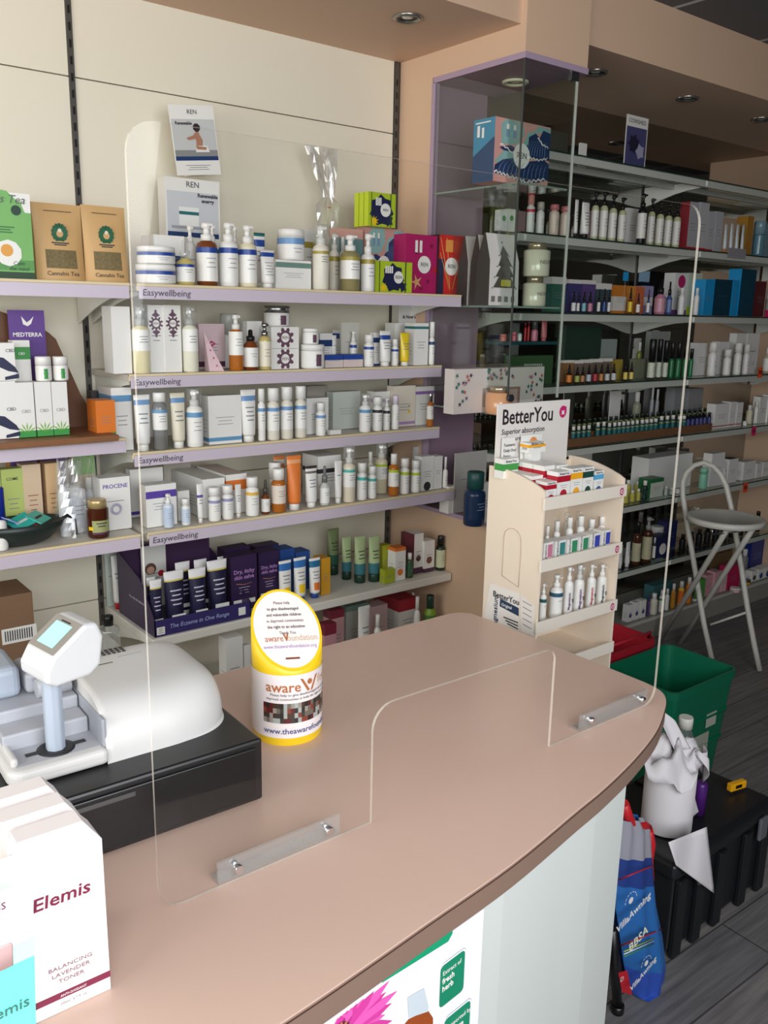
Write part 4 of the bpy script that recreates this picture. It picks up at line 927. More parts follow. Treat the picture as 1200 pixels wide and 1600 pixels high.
# ------------------------------------------------------------------ products on the middle bay wall shelves
A1, A2, A3, A4, A5, A6 = 'the top wall shelf', 'the second wall shelf', 'the third wall shelf', 'the fourth wall shelf', 'the white lower shelf', 'the lowest base shelf'
bl = M((35, 70, 150), .4); db = M((30, 60, 110), .4); wc = M((238, 236, 230), .35); lt = M((225, 220, 205), .4); gg = M((110, 140, 130), .4); plum = M((80, 45, 70), .4)
def T(shelf, z, Y, rows):
    for r in rows: put(r[0], shelf, z, r[5].pop('Y', Y) if len(r) > 5 else Y, r[1], r[2], r[3], r[4], **(r[5] if len(r) > 5 else {}))
T(A1, Z1+.002, 2.405, [
 ('jar', 213, 275, 414, 'wide white jar with blue band, lower of a stack', dict(band=bl, lidh=.3)),
 ('dropper', 276, 305, 374, 'short clear oil bottle with blue banded label', dict(col=oil, cap=clearm, band=bl, caph=.42, Y=2.395)),
 ('pump', 308, 341, 349, 'amber pump bottle with blue banded white label', dict(col=amberm, band=bl, lab=wc)),
 ('pump', 343, 373, 349, 'white pump bottle with blue band', dict(band=bl)),
 ('pump', 373, 402, 353, 'cream pump bottle with blue band', dict(col=M((228, 220, 190), .35), band=bl, lab=wc)),
 ('tube', 405, 431, 391, 'white tube with grey floral print and blue band', dict(band=bl, bz=(.8, .93), mark=grey, marks=5)),
 ('carton', 431, 486, 407, 'white carton with grey green band under a jar', dict(bands=[(.74, .92, gg)], d=.06, side=wc)),
 ('pump', 488, 514, 354, 'tall cream serum bottle with gold band', dict(col=lt, band=gold, over=clearm, l0=.45, Y=2.40)),
 ('pump', 531, 562, 368, 'clear pump bottle with olive liquid and gold band', dict(col=M((150, 140, 95), .15, alpha=.85), lab=wc, band=gold, l0=.3)),
 ('pump', 563, 585, 366, 'slim white lotion pump with lime band', dict(band=gold, caph=.34)),
 ('carton', 586, 643, 409, 'lime and navy patterned gift box at the front', dict(col=lime, d=.05, marks=0)),
 ('carton', 633, 681, 367, 'magenta gift box with round white emblem', dict(col=M((175, 25, 95), .45), d=.07, side=M((190, 30, 105), .45), marks=0)),
 ('carton', 684, 722, 368, 'red gift box with gold star lines', dict(col=M((200, 40, 35), .45), d=.07, side=M((35, 30, 40), .4), marks=0)),
])
def deco(e, kind, w, h, d):
    mb = MB(); y = -d/2-.0006
    if kind == 'lime':
        star(mb, -w*.02, h*.48, min(w, h)*.48, y, navy, 7, .8, .3); star(mb, w*.25, h*.2, h*.2, y-.0003, navy, 5, .6); star(mb, -w*.28, h*.15, h*.18, y-.0003, yellow, 9, .4)
        for i in range(4): mb.box(-w*.24+i*w*.055, -w*.20+i*w*.055, y-.0008, y-.0004, h*.62, h*.85, wc)
        mb.box(w*.3, w*.33, y-.0005, y, 0, h, M((60, 80, 40), .5)); mb.box(-w*.4, -w*.38, y-.0005, y, 0, h, M((60, 80, 40), .5))
        disc(mb, w*.12, h*.5, min(w, h)*.20, y-.001, wc, 18)
    if kind == 'magenta':
        for i in range(7): star(mb, w*.32*math.sin(i*2.4), h*(.1+.12*i), w*.09, y, M((120, 15, 60), .5), 5, .35, i)
        star(mb, -w*.15, h*.2, w*.2, y-.0002, M((215, 165, 110), .5), 5, .3); mb.box(-w*.22, -w*.14, y-.0008, y-.0004, h*.7, h*.9, wc); mb.box(-w*.08, 0, y-.0008, y-.0004, h*.7, h*.9, wc)
        disc(mb, w*.08, h*.5, w*.21, y-.001, wc, 18); disc(mb, w*.42, h*.42, w*.07, y-.0003, red)
    if kind == 'star':
        for a, b_ in (((-.45, .95), (-.02, .08)), ((-.2, .95), (-.02, .08)), ((.45, .8), (.08, .1)), ((-.45, .7), (-.05, .1))): mb.tube([(a[0]*w, y, a[1]*h), (b_[0]*w, y, b_[1]*h)], .0012, M((215, 160, 90), .4), 5)
        mb.box(-w/2, -w*.3, y-.0003, y, 0, h*.6, navy); mb.box(w*.35, w/2, y-.0003, y, 0, h*.7, navy); mb.box(-w*.25, w*.05, y-.0006, y-.0003, h*.72, h*.92, M((225, 150, 70), .5)); disc(mb, 0, h*.48, w*.26, y-.001, wc, 18)
    if kind == 'wave':
        sea = M((35, 55, 95), .45); sg = M((140, 180, 175), .45)
        def pl(pts, mt, o): b_ = len(mb.v); mb.v += [(p[0]*w, y-o, p[1]*h) for p in pts]; mb.face([b_+i for i in range(len(pts))], mt)
        def crest(pts, amp, n, th, mt=wc, o=.0012):
            q = []
            for (p0, p1) in zip(pts, pts[1:]):
                for k in range(n): t = k/n; q.append(((p0[0]+(p1[0]-p0[0])*t)*w, y-o, (p0[1]+(p1[1]-p0[1])*t)*h+amp*h*(1 if k % 2 else -1)))
            mb.tube(q, th, mt, 5)
        pl([(-.38, .60), (-.40, .90), (-.32, .99), (-.02, .99), (.02, .80), (-.10, .62)], sg, .0001); pl([(.0, .66), (.08, .84), (.22, .90), (.30, .78), (.14, .60)], sg, .0002)
        pl([(.20, .88), (.26, .98), (.5, .97), (.5, .86)], sg, .0003); pl([(-.5, .30), (-.34, .50), (-.16, .52), (-.06, .42), (-.3, .30)], sg, .0004)
        pl([(-.08, .50), (.02, .62), (.10, .66), (.10, .78), (.22, .86), (.30, .80), (.36, .93), (.5, .90), (.5, .46), (.2, .44)], sea, .0005)
        pl([(-.5, .13), (-.48, .26), (-.34, .36), (-.12, .42), (.06, .38), (.24, .42), (.40, .46), (.5, .40), (.5, .14), (.3, .07), (.0, .05), (-.2, .10)], sea, .0006); pl([(-.42, .54), (-.22, .60), (-.10, .56), (-.16, .50), (-.34, .50)], sea, .0007)
        crest([(-.49, .16), (-.2, .11), (.1, .06), (.48, .16)], .02, 9, .0030); crest([(.1, .46), (.3, .44), (.49, .50)], .014, 6, .0026); crest([(.26, .80), (.36, .70), (.49, .66)], .012, 5, .0022); crest([(-.40, .60), (-.20, .50), (-.05, .46)], .012, 5, .0022)
        for i in range(12): mb.tube([(w*(-.42+.075*i), y-.001, h*(.17-.05*math.sin(i*.3))), (w*(-.38+.072*i), y-.001, h*.27), (w*(-.31+.068*i), y-.001, h*.36)], .0009, M((110, 135, 175), .5), 4)
        for i in range(8): mb.tube([(w*(.06+.05*i), y-.001, h*.49), (w*(.09+.045*i), y-.001, h*.62), (w*(.16+.038*i), y-.001, h*.74)], .0008, M((110, 135, 175), .5), 4)
        for i in range(2): mb.box(-w*.31+i*w*.12, -w*.25+i*w*.12, y-.0012, y-.0006, h*.72, h*.84, M((120, 150, 175), .4)); mb.box(-w*.30+i*w*.12, -w*.26+i*w*.12, y-.0012, y-.0006, h*.84, h*.92, wc)
        disc(mb, -w*.02, h*.46, w*.15, y-.0016, wc, 24)
    if kind == 'flora':
        rr = random.Random(5)
        for i in range(60):
            sx = rr.choice((-1, 1)); x = sx*w*(.30+.18*rr.random()) if i % 3 else w*(rr.random()-.5)*.3; z = h*(.05+.9*rr.random()) if i % 3 else h*(.72+.25*rr.random())
            star(mb, x, z, w*.022, y-.0002*(i % 4), rr.choice([M((60, 60, 75), .5), M((200, 150, 160), .5), M((60, 120, 115), .5), M((190, 110, 90), .5), M((110, 100, 130), .5)]), 5, .4, rr.random()*6)
        mb.box(-w*.20, -w*.02, y-.0012, y, h*.12, h*.55, M((178, 165, 160), .3)); mb.box(-w*.17, -w*.05, y-.0016, y-.001, h*.15, h*.5, M((215, 208, 204), .3)); mb.box(w*.05, w*.22, y-.0012, y, h*.12, h*.55, M((165, 128, 120), .3)); mb.box(w*.08, w*.19, y-.0016, y-.001, h*.15, h*.5, M((205, 175, 165), .3))
    mb.build('printed_pattern', e)
def decolast(kind, txt='REN'):
    e = REG[-1][0]; bo = [c for c in e.children if c.name.startswith('box_body')][0]; xs = [v.co for v in bo.data.vertices]
    w = 2*max(v.x for v in xs); d = 2*max(v.y for v in xs); h = max(v.z for v in xs); deco(e, kind, w, h, d)
    return e, w, h, d
def decof(desc, kind, tpos=(.08, .5), size=.13, txt='REN'):
    for r in REG:
        if r[1] == desc:
            REG.append(r); e, w, h, d = decolast(kind); REG.pop()
            if txt: text(txt, w*size, ink, (w*tpos[0], -d/2-.0024, h*tpos[1]), parent=e)
decof('lime and navy patterned gift box at the front', 'lime', (.12, .5), .1); decof('magenta gift box with round white emblem', 'magenta', (.08, .5), .13); decof('red gift box with gold star lines', 'star', (0, .48), .16)
zj = fit('jar', 2.405, Z1+.002, 213, 275, 414)[4]
put('jar', A1, Z1+.003+zj, 2.405, 215, 274, 386, 'wide white jar with blue band, upper of a stack', band=bl, lidh=.3)
zc = fit('carton', 2.405, Z1+.002, 431, 486, 407)[4]
put('jar', A1, Z1+.003+zc, 2.44, 433, 476, 359, 'round white jar with pale blue band on a carton', band=lblue, lidh=.25)
T(A1, Z1+.002, 2.50, [
 ('pump', 290, 308, 353, 'white pump bottle in the back row', dict()), ('pump', 326, 341, 352, 'white pump bottle in the back row', dict()), ('pump', 362, 375, 354, 'white pump bottle in the back row', dict()),
 ('tube', 396, 416, 364, 'patterned tube with dark teal cap end', dict(crimp=teal, band=bl, marks=3)),
 ('carton', 476, 492, 359, 'cream carton with gold band behind the serum', dict(bands=[(.7, .8, gold)])),
 ('pump', 514, 530, 366, 'slim cream serum bottle with ornament label', dict(col=lt, band=gold, over=clearm, motif=plum)),
 ('bottle', 530, 540, 370, 'white capped bottle behind the olive pump', dict()),
 ('carton', 528, 566, 358, 'pink and teal wave patterned gift box', dict(col=M((215, 165, 150), .45), d=.05, marks=0, bands=[(0, .85, M((110, 150, 150), .45))])),
 ('carton', 569, 629, 357, 'navy and pink patterned gift box at the back', dict(col=M((200, 150, 140), .45), d=.05, marks=0)),
])
decof('navy and pink patterned gift box at the back', 'wave', (-.02, .46), .1)
zb = fit('carton', 2.50, Z1+.002, 569, 629, 357)[4]
xo = xat(571, 2.49, Z1+.002+zb+.004)
for i in range(3):
    Yb = 2.475+.028*i; P0 = pj((xo, Yb, Z1+zb)); P1 = pj((xo+.118, Yb, Z1+zb)); pt = pj((xo, Yb, Z1+zb+.108))
    put('carton', A1, Z1+.003+zb, Yb, P0[0], P1[0], pt[1], ['lime and navy patterned gift box, front of stacked trio', 'lime and navy patterned gift box, middle of stacked trio', 'lime and navy patterned gift box, back of stacked trio'][i], col=lime, d=.024, marks=0, side=M((205, 225, 40), .4), nopush=True)
decof('lime and navy patterned gift box, front of stacked trio', 'lime', (.12, .5), .1)
# showcards
def card(name, x, y, z, w, h, tz, lean, desc, roll=0, parts=None, col=wc, cat='card', shelf=None):
    e = empty(name, (x, y, z), tz, lean, 0); e.rotation_euler = (lean, roll, tz)
    MB().box(-w/2, w/2, 0, .0015, 0, h, col).build('card_sheet', e); 
    if parts: parts(e, w, h)
    return reg(e, desc, shelf, pj((x, y, z))[0], cat)
def ren_low(e, w, h):
    mb = MB(); mb.box(-w*.47, w*.47, -.0006, 0, h*.51, h*.88, M((205, 208, 212), .5)); mb.box(-w*.47, w*.47, -.0006, 0, h*.465, h*.51, db); mb.box(-w*.47, w*.47, -.0006, 0, h*.33, h*.37, teal)
    mb.box(-w*.26, w*.10, -.0012, -.0006, h*.57, h*.74, M((238, 238, 235), .4)); mb.box(-w*.26, w*.10, -.0016, -.0012, h*.67, h*.70, teal); mb.box(-w*.40, w*.3, -.0009, -.0006, h*.54, h*.565, M((160, 162, 168), .5)); mb.build('picture', e)
    text('REN', w*.13, ink, (0, -.001, h*.945), parent=e); text('Renewable\nenergy', w*.085, ink, (w*.27, -.0018, h*.83), parent=e, bold=.03)
def ren_up(e, w, h):
    mb = MB(); mb.box(-w*.48, w*.48, -.0006, 0, h*.27, h*.80, M((200, 202, 200), .5)); mb.box(-w*.48, w*.48, -.0008, 0, h*.21, h*.27, db); mb.box(-w*.48, w*.48, -.0009, -.0006, h*.27, h*.36, M((140, 140, 140), .5))
    sk = M((175, 125, 100), .5); hr = M((40, 28, 24), .6)
    for p, mt, o in (([(-.02, .60), (.10, .60), (.17, .50), (.14, .36), (.0, .36), (.02, .48)], sk, .0010), ([(-.20, .53), (.0, .58), (.02, .52), (-.14, .50)], sk, .0012), ([(-.02, .33), (.30, .33), (.25, .42), (.02, .42)], wc, .0013), ([(.0, .42), (.24, .40), (.22, .36), (.02, .37)], sk, .0015)):
        b_ = len(mb.v); mb.v += [(a*w, -o, b2*h) for a, b2 in p]; mb.face([b_+i for i in range(len(p))], mt)
    star(mb, .06*w, .68*h, w*.085, -.0016, hr, 8, .9); mb.box(.02*w, .10*w, -.0014, -.001, h*.58, h*.64, sk); bars(mb, w*.8, -.0004, [h*.14, h*.11, h*.08], ink, t=.0012); mb.build('picture', e)
    text('REN', w*.12, ink, (0, -.001, h*.90), parent=e); text('Renewable', w*.085, ink, (-w*.22, -.0018, h*.74), parent=e, bold=.03)
yb = 2.60; lo = PY(261, 400, yb); ro = PY(345, 400, yb); wl = ro.x-lo.x
card('showcard', (lo.x+ro.x)/2, yb, Z1+.0025, wl, zat(276, lo.x, yb)-Z1, 0, 0, 'white showcard picturing a jar and teal band', parts=ren_low, shelf=A1)
MB().box(-wl/2, wl/2, .002, .05, 0, zat(276, lo.x, yb)-Z1-.001, wc).build('card_box', REG[-1][0])
yu = 2.62; c_ = PY(312, 275, yu); wu = PY(347, 277, yu).x-PY(278, 271, yu).x; hu = (PY(268, 160, yu)-PY(278, 271, yu)).length
card('showcard', c_.x, yu, c_.z+.003, wu, hu, 0, 0, 'white showcard of a seated bather, tilted on another', roll=math.radians(-7), parts=ren_up, shelf=A1)
MB().box(-.03, .03, .0015, .045, -.03+.03, .06, wc).build('card_strut', REG[-1][0])
# cartons lying behind the jars
put('carton', A1, Z1+.002, 2.47, 243, 290, 368, 'white carton with deep blue band behind stacked jars', bands=[(.35, .6, db)], d=.09)
# cellophane gift wrap, empty and crumpled
e = empty('cellophane_bag', (PY(525, 440, 2.63).x, 2.63, Z1+.002)); rr = random.Random(4)
hz = zat(235, e.location.x, 2.63)-Z1
def cel(u, v):
    a = 2*PI*u; r = (.055*(1-v)**.6+.012)*(1+.35*math.sin(4*a+5*v)+.2*math.sin(9*a-7*v)) if v < .62 else (.012+.10*(v-.62))*(1+.5*math.sin(5*a+9*v))
    return (r*math.cos(a)-.07*v*v, r*.35*math.sin(a), hz*v)
MB().grid(cel, 26, 18, filmm, sm=False).build('film', e); MB().tube([(-.03, -.006, hz*.60), (-.02, .008, hz*.6), (-.036, .0, hz*.6)], .002, red, 6).build('ribbon', e)
reg(e, 'crumpled clear cellophane wrap standing behind the gift boxes', A1, 525, 'wrap')
# ---- second shelf
def ornam(n=8): return None
orn = M((100, 70, 88), .5)
T(A2, Z2+.002, 2.465, [
 ('carton', 178, 207, 479, 'white carton with ornament seen from its side', dict(d=.07, marks=0)),
 ('pump', 208, 236, 480, 'clear bottle with grey cap and pale yellow liquid', dict(col=M((225, 215, 170), .2), cap=M((190, 190, 185), .3), over=clearm, lab=wc, l0=.48, l1=.92)),
 ('carton', 234, 259, 477, 'tall pale carton with round dark ornament', dict(marks=2, d=.05, tz=.5)),
 ('carton', 260, 285, 477, 'tall pale carton with round dark ornament', dict(marks=2, d=.05, tz=.5)),
 ('pump', 286, 311, 480, 'frosted bottle with grey cap and ornament label', dict(col=M((228, 226, 205), .2), cap=M((190, 190, 185), .3), over=clearm, lab=wc, l0=.45, l1=.92)),
 ('pump', 358, 381, 492, 'amber oil bottle with white pump top', dict(col=amberl, lab=wc, l0=.38, l1=.95, caph=.26)),
 ('dropper', 380, 404, 515, 'short amber bottle with black cap', dict(col=amberm, caph=.28)),
 ('pump', 404, 424, 505, 'clear bottle with silver pump and cream label', dict(col=oil, cap=steel, lab=M((230, 222, 200), .4))),
 ('carton', 424, 467, 545, 'pale cube carton with star ornament, lower of two', dict(marks=0, d=.06)),
 ('jar', 469, 507, 538, 'wide white jar with dark ornament label', dict(lidh=.25, motif=orn)),
 ('carton', 508, 536, 555, 'low carton with blue top and pink base', dict(col=M((222, 205, 200), .4), bands=[(.6, 1, bl)], d=.05, marks=1)),
 ('carton', 537, 567, 554, 'low carton with blue top and pink base', dict(col=M((222, 205, 200), .4), bands=[(.6, 1, bl)], d=.05, marks=1)),
 ('bottle', 568, 584, 523, 'white capped bottle with dark blue band', dict(band=bl, capw=.85)),
 ('tube', 590, 612, 517, 'white tube with blue band', dict(band=bl)),
 ('bottle', 611, 622, 530, 'slim white bottle with blue band', dict(band=bl, capw=.8)),
 ('tube', 622, 641, 520, 'yellow squeeze tube', dict(col=M((235, 205, 40), .3), cap=wc, marks=3)),
 ('carton', 646, 668, 505, 'tall white carton with teal stripe', dict(bands=[(.86, .92, teal)])),
 ('bottle', 669, 678, 503, 'slender white tube with thin blue ring', dict(band=db, capw=.9, caph=.35)),
])
def ornaments(desc, zc, r, n=8, ring=True, shelf=None):
    for q in REG:
        if q[1] == desc and (shelf is None or q[2] == shelf):
            e = q[0]; bo = [c for c in e.children if c.name.startswith('box_body')][0]; xs = [v.co for v in bo.data.vertices]; w = 2*max(v.x for v in xs); d = 2*max(v.y for v in xs); h = max(v.z for v in xs)
            mb = MB(); R_ = w*r; star(mb, 0, h*zc, R_, -d/2-.0008, orn, n, .78)
            if n == 10:
                for sz in (-1, 1): star(mb, 0, h*zc+sz*R_*1.05, R_*.55, -d/2-.0007, orn, 4, .6, PI/4); star(mb, 0, h*zc+sz*R_*1.55, R_*.25, -d/2-.0006, orn, 4, .5, PI/4)
            if ring:
                for k in range(n): disc(mb, R_*.78*math.cos(k*2*PI/n), h*zc+R_*.78*math.sin(k*2*PI/n), R_*.14, -d/2-.0011, wc, 6)
            disc(mb, 0, h*zc, R_*.45, -d/2-.0013, wc, 14); mb.build('ornament', e); text('REN', R_*.4, orn, (0, -d/2-.0018, h*zc), parent=e)
ornaments('tall pale carton with round dark ornament', .73, .46, 10); ornaments('pale cube carton with star ornament, lower of two', .5, .33, 8)
zc = fit('carton', 2.465, Z2+.002, 424, 467, 545)[4]
put('carton', A2, Z2+.003+zc, 2.465, 424, 467, 511, 'pale cube carton with star ornament, upper of two', d=.06, marks=0); ornaments('pale cube carton with star ornament, upper of two', .5, .33, 8)
put('jar', A2, Z2+.004+2*zc, 2.50, 412, 453, 478, 'white jar with silver lid on the stacked cartons', lid=steel, motif=orn, lidh=.32)
MB().box(-.03, .03, -.02, .03, -.03, -.0005, wc).build('jar_base_box', REG[-1][0])
zj = fit('jar', 2.485, Z2+.002, 469, 507, 538)[4]
put('jar', A2, Z2+.003+zj, 2.48, 471, 498, 513, 'small white jar with dark ornament on a wider jar', lidh=.25, motif=orn)
e = empty('pyramid_pack', (PY(334, 578, 2.455).x, 2.475, Z2+.002)); mb = MB(); hh = zat(518, e.location.x, 2.46)-Z2; pk = M((225, 195, 200), .45)
mb.v = [(-.012, -.016, 0), (.036, -.02, 0), (.036, .02, 0), (-.012, .016, 0), (-.022, 0, hh)]
for q in ((0, 1, 4), (1, 2, 4), (2, 3, 4), (3, 0, 4), (3, 2, 1, 0)): mb.face(list(q), pk)
mb.build('pack_body', e); mb = MB(); 
for i in range(4): star(mb, .012-.008*i, hh*(.14+.19*i), .005, -.0185+.0045*i, M((200, 110, 150), .5), 5, .5, i)
mb.build('printing', e); reg(e, 'pale pink leaning pyramid pack', A2, 334, 'box')
T(A2, Z2+.002, 2.55, [
 ('carton', 312, 352, 506, 'pale card with pink ribbon print', dict(col=M((215, 190, 195), .45), bands=[(.05, .17, plum)], d=.02, marks=3)),
 ('jar', 345, 372, 490, 'silver lidded jar at the back', dict(lid=M((170, 172, 165), .3))),
 ('carton', 387, 410, 502, 'small pale carton at the back', dict()),
 ('carton', 500, 519, 521, 'white carton with dark blue band at the back', dict(bands=[(.6, .8, db)])),
 ('tube', 517, 526, 524, 'tiny white tube at the back', dict(marks=1)),
 ('carton', 533, 560, 504, 'plain clear display card at the back', dict(col=M((200, 198, 188), .3), d=.01, marks=1)),
 ('carton', 534, 560, 516, 'white carton with blue band at the back', dict(bands=[(.75, .9, bl)], Y=2.52)),
 ('pump', 546, 557, 518, 'small white pump bottle with blue band', dict(band=bl, Y=2.505)),
 ('carton', 583, 593, 520, 'narrow white carton with blue band', dict(bands=[(.7, .85, db), (0, .06, db)], Y=2.50)),
 ('carton', 616, 640, 505, 'white carton behind the yellow tube', dict(Y=2.58)),
])
for r in REG:
    if r[1] == 'pale card with pink ribbon print':
        MB().tube([(-.012, -.0106, .078), (-.002, -.0106, .086), (.010, -.0106, .079), (.0, -.0106, .074), (-.010, -.0106, .07)], .003, dpink, 6).build('ribbon_print', r[0]); MB().box(-.012, .0, -.0112, -.0104, .018, .03, yellow).build('yellow_patch', r[0])
def sleep(e, w, h):
    text('REN', w*.13, ink, (0, -.001, h*.86), parent=e); text('& Now to Sleep', w*.115, ink, (0, -.001, h*.62), parent=e, bold=.03); text('Lavender Range', w*.08, ink, (0, -.001, h*.42), parent=e)
    mb = MB(); disc(mb, -w*.40, h*.86, w*.055, -.001, ink); mb.build('dot', e)
cw = PY(670, 500, 2.62).x-PY(622, 500, 2.62).x; cp0 = PY(646, 540, 2.62)
card('showcard', cp0.x, 2.62, Z2+.003, cw, zat(479, cp0.x, 2.62)-Z2, 0, 0, 'pale showcard with sleep wording', parts=lambda e, w, h: ([MB().box(-w/2, w/2, -.0005, 0, h*.7, h, M((215, 215, 210), .5)).build('upper_field', e)], text('REN', w*.13, ink, (0, -.001, h*.93), parent=e), text('& Now to Sleep', w*.115, ink, (0, -.001, h*.80), parent=e, bold=.03)), shelf=A2)
put('carton', A2, Z2+.002, 2.45, 640, 652, 568, 'tiny white price holder at the shelf edge', d=.01, marks=0)
# ---- third shelf
sb = M((100, 150, 190), .4)
T(A3, Z3+.002, 2.465, [
 ('tube', 211, 238, 617, 'white tube with soft blue band', dict(band=lblue, bz=(.8, .9))),
 ('bottle', 240, 263, 613, 'clear toner bottle with blue band and grey lower part', dict(col=M((120, 120, 118), .15), lab=wc, band=sb, l0=.42, cap=wc, capw=.85, caph=.16)),
 ('tube', 267, 292, 614, 'cream tube with soft blue band', dict(col=M((230, 222, 200), .4), band=lblue, bz=(.8, .9))),
 ('pump', 292, 318, 609, 'white foaming bottle with clear over cap', dict(band=sb, over=clearm)),
 ('carton', 327, 378, 618, 'large pale carton with blue base band', dict(bands=[(.06, .14, sb)], d=.05, marks=3, mark=grey)),
 ('tube', 375, 402, 609, 'white tube leaning, with blue band and dark print', dict(band=lblue, bz=(.76, .87), marks=4)),
 ('bottle', 403, 415, 607, 'slim clear bottle with blue band', dict(band=sb, capw=.85, lab=wc, l0=.3)),
 ('bottle', 417, 437, 606, 'frosted pump bottle with blue band and white cap', dict(band=lblue, capw=.9, l0=.25, lab=wc, col=lt)),
 ('bottle', 438, 458, 604, 'frosted pump bottle with blue band and white cap', dict(band=lblue, capw=.9, l0=.25, lab=wc, col=lt)),
 ('bottle', 460, 479, 603, 'frosted pump bottle with blue band and white cap', dict(band=lblue, capw=.9, l0=.25, lab=wc, col=lt)),
 ('bottle', 493, 509, 629, 'small white pump bottle with blue band', dict(band=lblue, capw=.8)),
 ('pump', 561, 579, 617, 'white bottle with clear over cap and pale blue band', dict(band=sb, over=clearm)),
 ('bottle', 581, 597, 620, 'white bottle with black collar', dict(band=ink, capw=.9)),
 ('pump', 598, 609, 622, 'slim clear bottle with black collar', dict(band=ink)),
 ('bottle', 611, 623, 618, 'slim white bottle with pale violet cap', dict(cap=M((215, 205, 220), .4), capw=.8)),
 ('bottle', 666, 677, 615, 'amber oil bottle with white label', dict(col=amberl, lab=wc, l0=.3, cap=steel)),
])
T(A3, Z3+.002, 2.55, [
 ('carton', 178, 209, 606, 'white carton with blue band beside the uprights', dict(bands=[(.78, .88, sb)], d=.10, Y=2.50)),
 ('carton', 479, 513, 622, 'pale carton behind the small pump bottle', dict(d=.04, Y=2.51)),
 ('carton', 480, 512, 603, 'grey carton at the back', dict(col=M((165, 160, 150), .5), d=.03, Y=2.62, marks=0)),
 ('carton', 520, 562, 612, 'wide frosted carton lying open', dict(col=M((200, 205, 198), .4), d=.04, Y=2.56, mark=grey)),
 ('carton', 586, 608, 612, 'white carton with violet print at the back', dict(Y=2.53, bands=[(.7, .8, lilac)])),
 ('carton', 614, 648, 603, 'pale carton with amber drop picture', dict(col=M((225, 215, 200), .4), bands=[(.05, .12, M((170, 140, 190), .4))], d=.04, Y=2.51)),
 ('carton', 649, 677, 604, 'pale carton with violet band', dict(bands=[(.8, .88, M((150, 110, 180), .4))], d=.04, Y=2.51)),
])
put('carton', A3, Z3+.002, 2.46, 516, 533, 672, 'small white folded card on the shelf edge', d=.02, marks=0)
for r in REG:
    if r[1] == 'pale carton with amber drop picture': mb = MB(); disc(mb, .022, .055, .006, -.0212, yellow); disc(mb, .022, .075, .004, -.0212, gold); mb.build('picture', r[0])
# ---- fourth shelf
vio = M((90, 65, 160), .4)
T(A4, Z4+.002, 2.385, [
 ('pump', 256, 272, 772, 'small clear serum bottle with white pump', dict(col=M((205, 215, 225), .2), lab=M((190, 205, 225), .4))),
 ('bottle', 284, 298, 779, 'tiny white bottle with blue label', dict(lab=M((200, 212, 228), .4), capw=.8)),
 ('tube', 308, 319, 756, 'slim white tube with violet band', dict(band=vio, bz=(.6, .68), cap=wc)),
 ('bottle', 326, 345, 761, 'white capped bottle with grey violet band', dict(band=M((150, 150, 185), .4), capw=.95)),
 ('bottle', 347, 365, 758, 'white capped bottle with grey violet band', dict(band=M((150, 150, 185), .4), capw=.95)),
 ('tube', 367, 378, 757, 'small white tube', dict()),
 ('bottle', 384, 405, 745, 'white bottle with yellow band', dict(band=M((225, 180, 80), .4), capw=.85)),
 ('dropper', 408, 422, 750, 'amber dropper bottle with clear top', dict(col=amberm, cap=M((70, 65, 60), .3))),
 ('bottle', 424, 447, 732, 'amber oil bottle with large white cap', dict(col=amberl, lab=M((228, 215, 200), .4), cap=wc, capw=.8, l0=.28)),
 ('tube', 446, 473, 712, 'orange squeeze tube with white cap', dict(col=M((235, 130, 60), .4), cap=wc, marks=0, band=M((238, 170, 120), .4), bz=(.84, .92))),
 ('tube', 475, 497, 728, 'white tube with dark band', dict(band=M((110, 100, 95), .4), bz=(.8, .86), crimp=M((60, 55, 55), .4))),
 ('dropper', 499, 515, 728, 'clear dropper bottle with grey top', dict(col=M((190, 190, 185), .2), cap=M((110, 110, 110), .3))),
 ('tube', 521, 535, 720, 'slender plain white tube', dict(marks=1)),
 ('pump', 535, 555, 700, 'tall cream pump bottle with teal band', dict(col=M((222, 212, 190), .3), lab=wc, band=M((80, 180, 170), .4), l0=.4, over=clearm)),
 ('bottle', 557, 573, 723, 'white bottle with teal band', dict(band=M((80, 180, 170), .4), capw=.9)),
 ('bottle', 574, 588, 728, 'white bottle with teal band', dict(band=M((80, 180, 170), .4), capw=.9)),
 ('bottle', 606, 623, 709, 'golden oil bottle with lime band', dict(col=amberl, lab=wc, band=lime, l0=.3, cap=wc, capw=.6)),
 ('bottle', 624, 639, 716, 'white bottle with lime band', dict(band=lime, capw=.9)),
 ('bottle', 641, 656, 719, 'white bottle with lime band', dict(band=lime, capw=.9)),
 ('carton', 657, 677, 713, 'tall white carton with dot marks', dict(d=.04, motif=ink, mz=.12)),
 ('carton', 678, 690, 713, 'narrow white carton with dot marks', dict(d=.04, marks=2)),
 ('bottle', 691, 699, 714, 'small white dropper at shelf end', dict(capw=.5, caph=.4)),
])
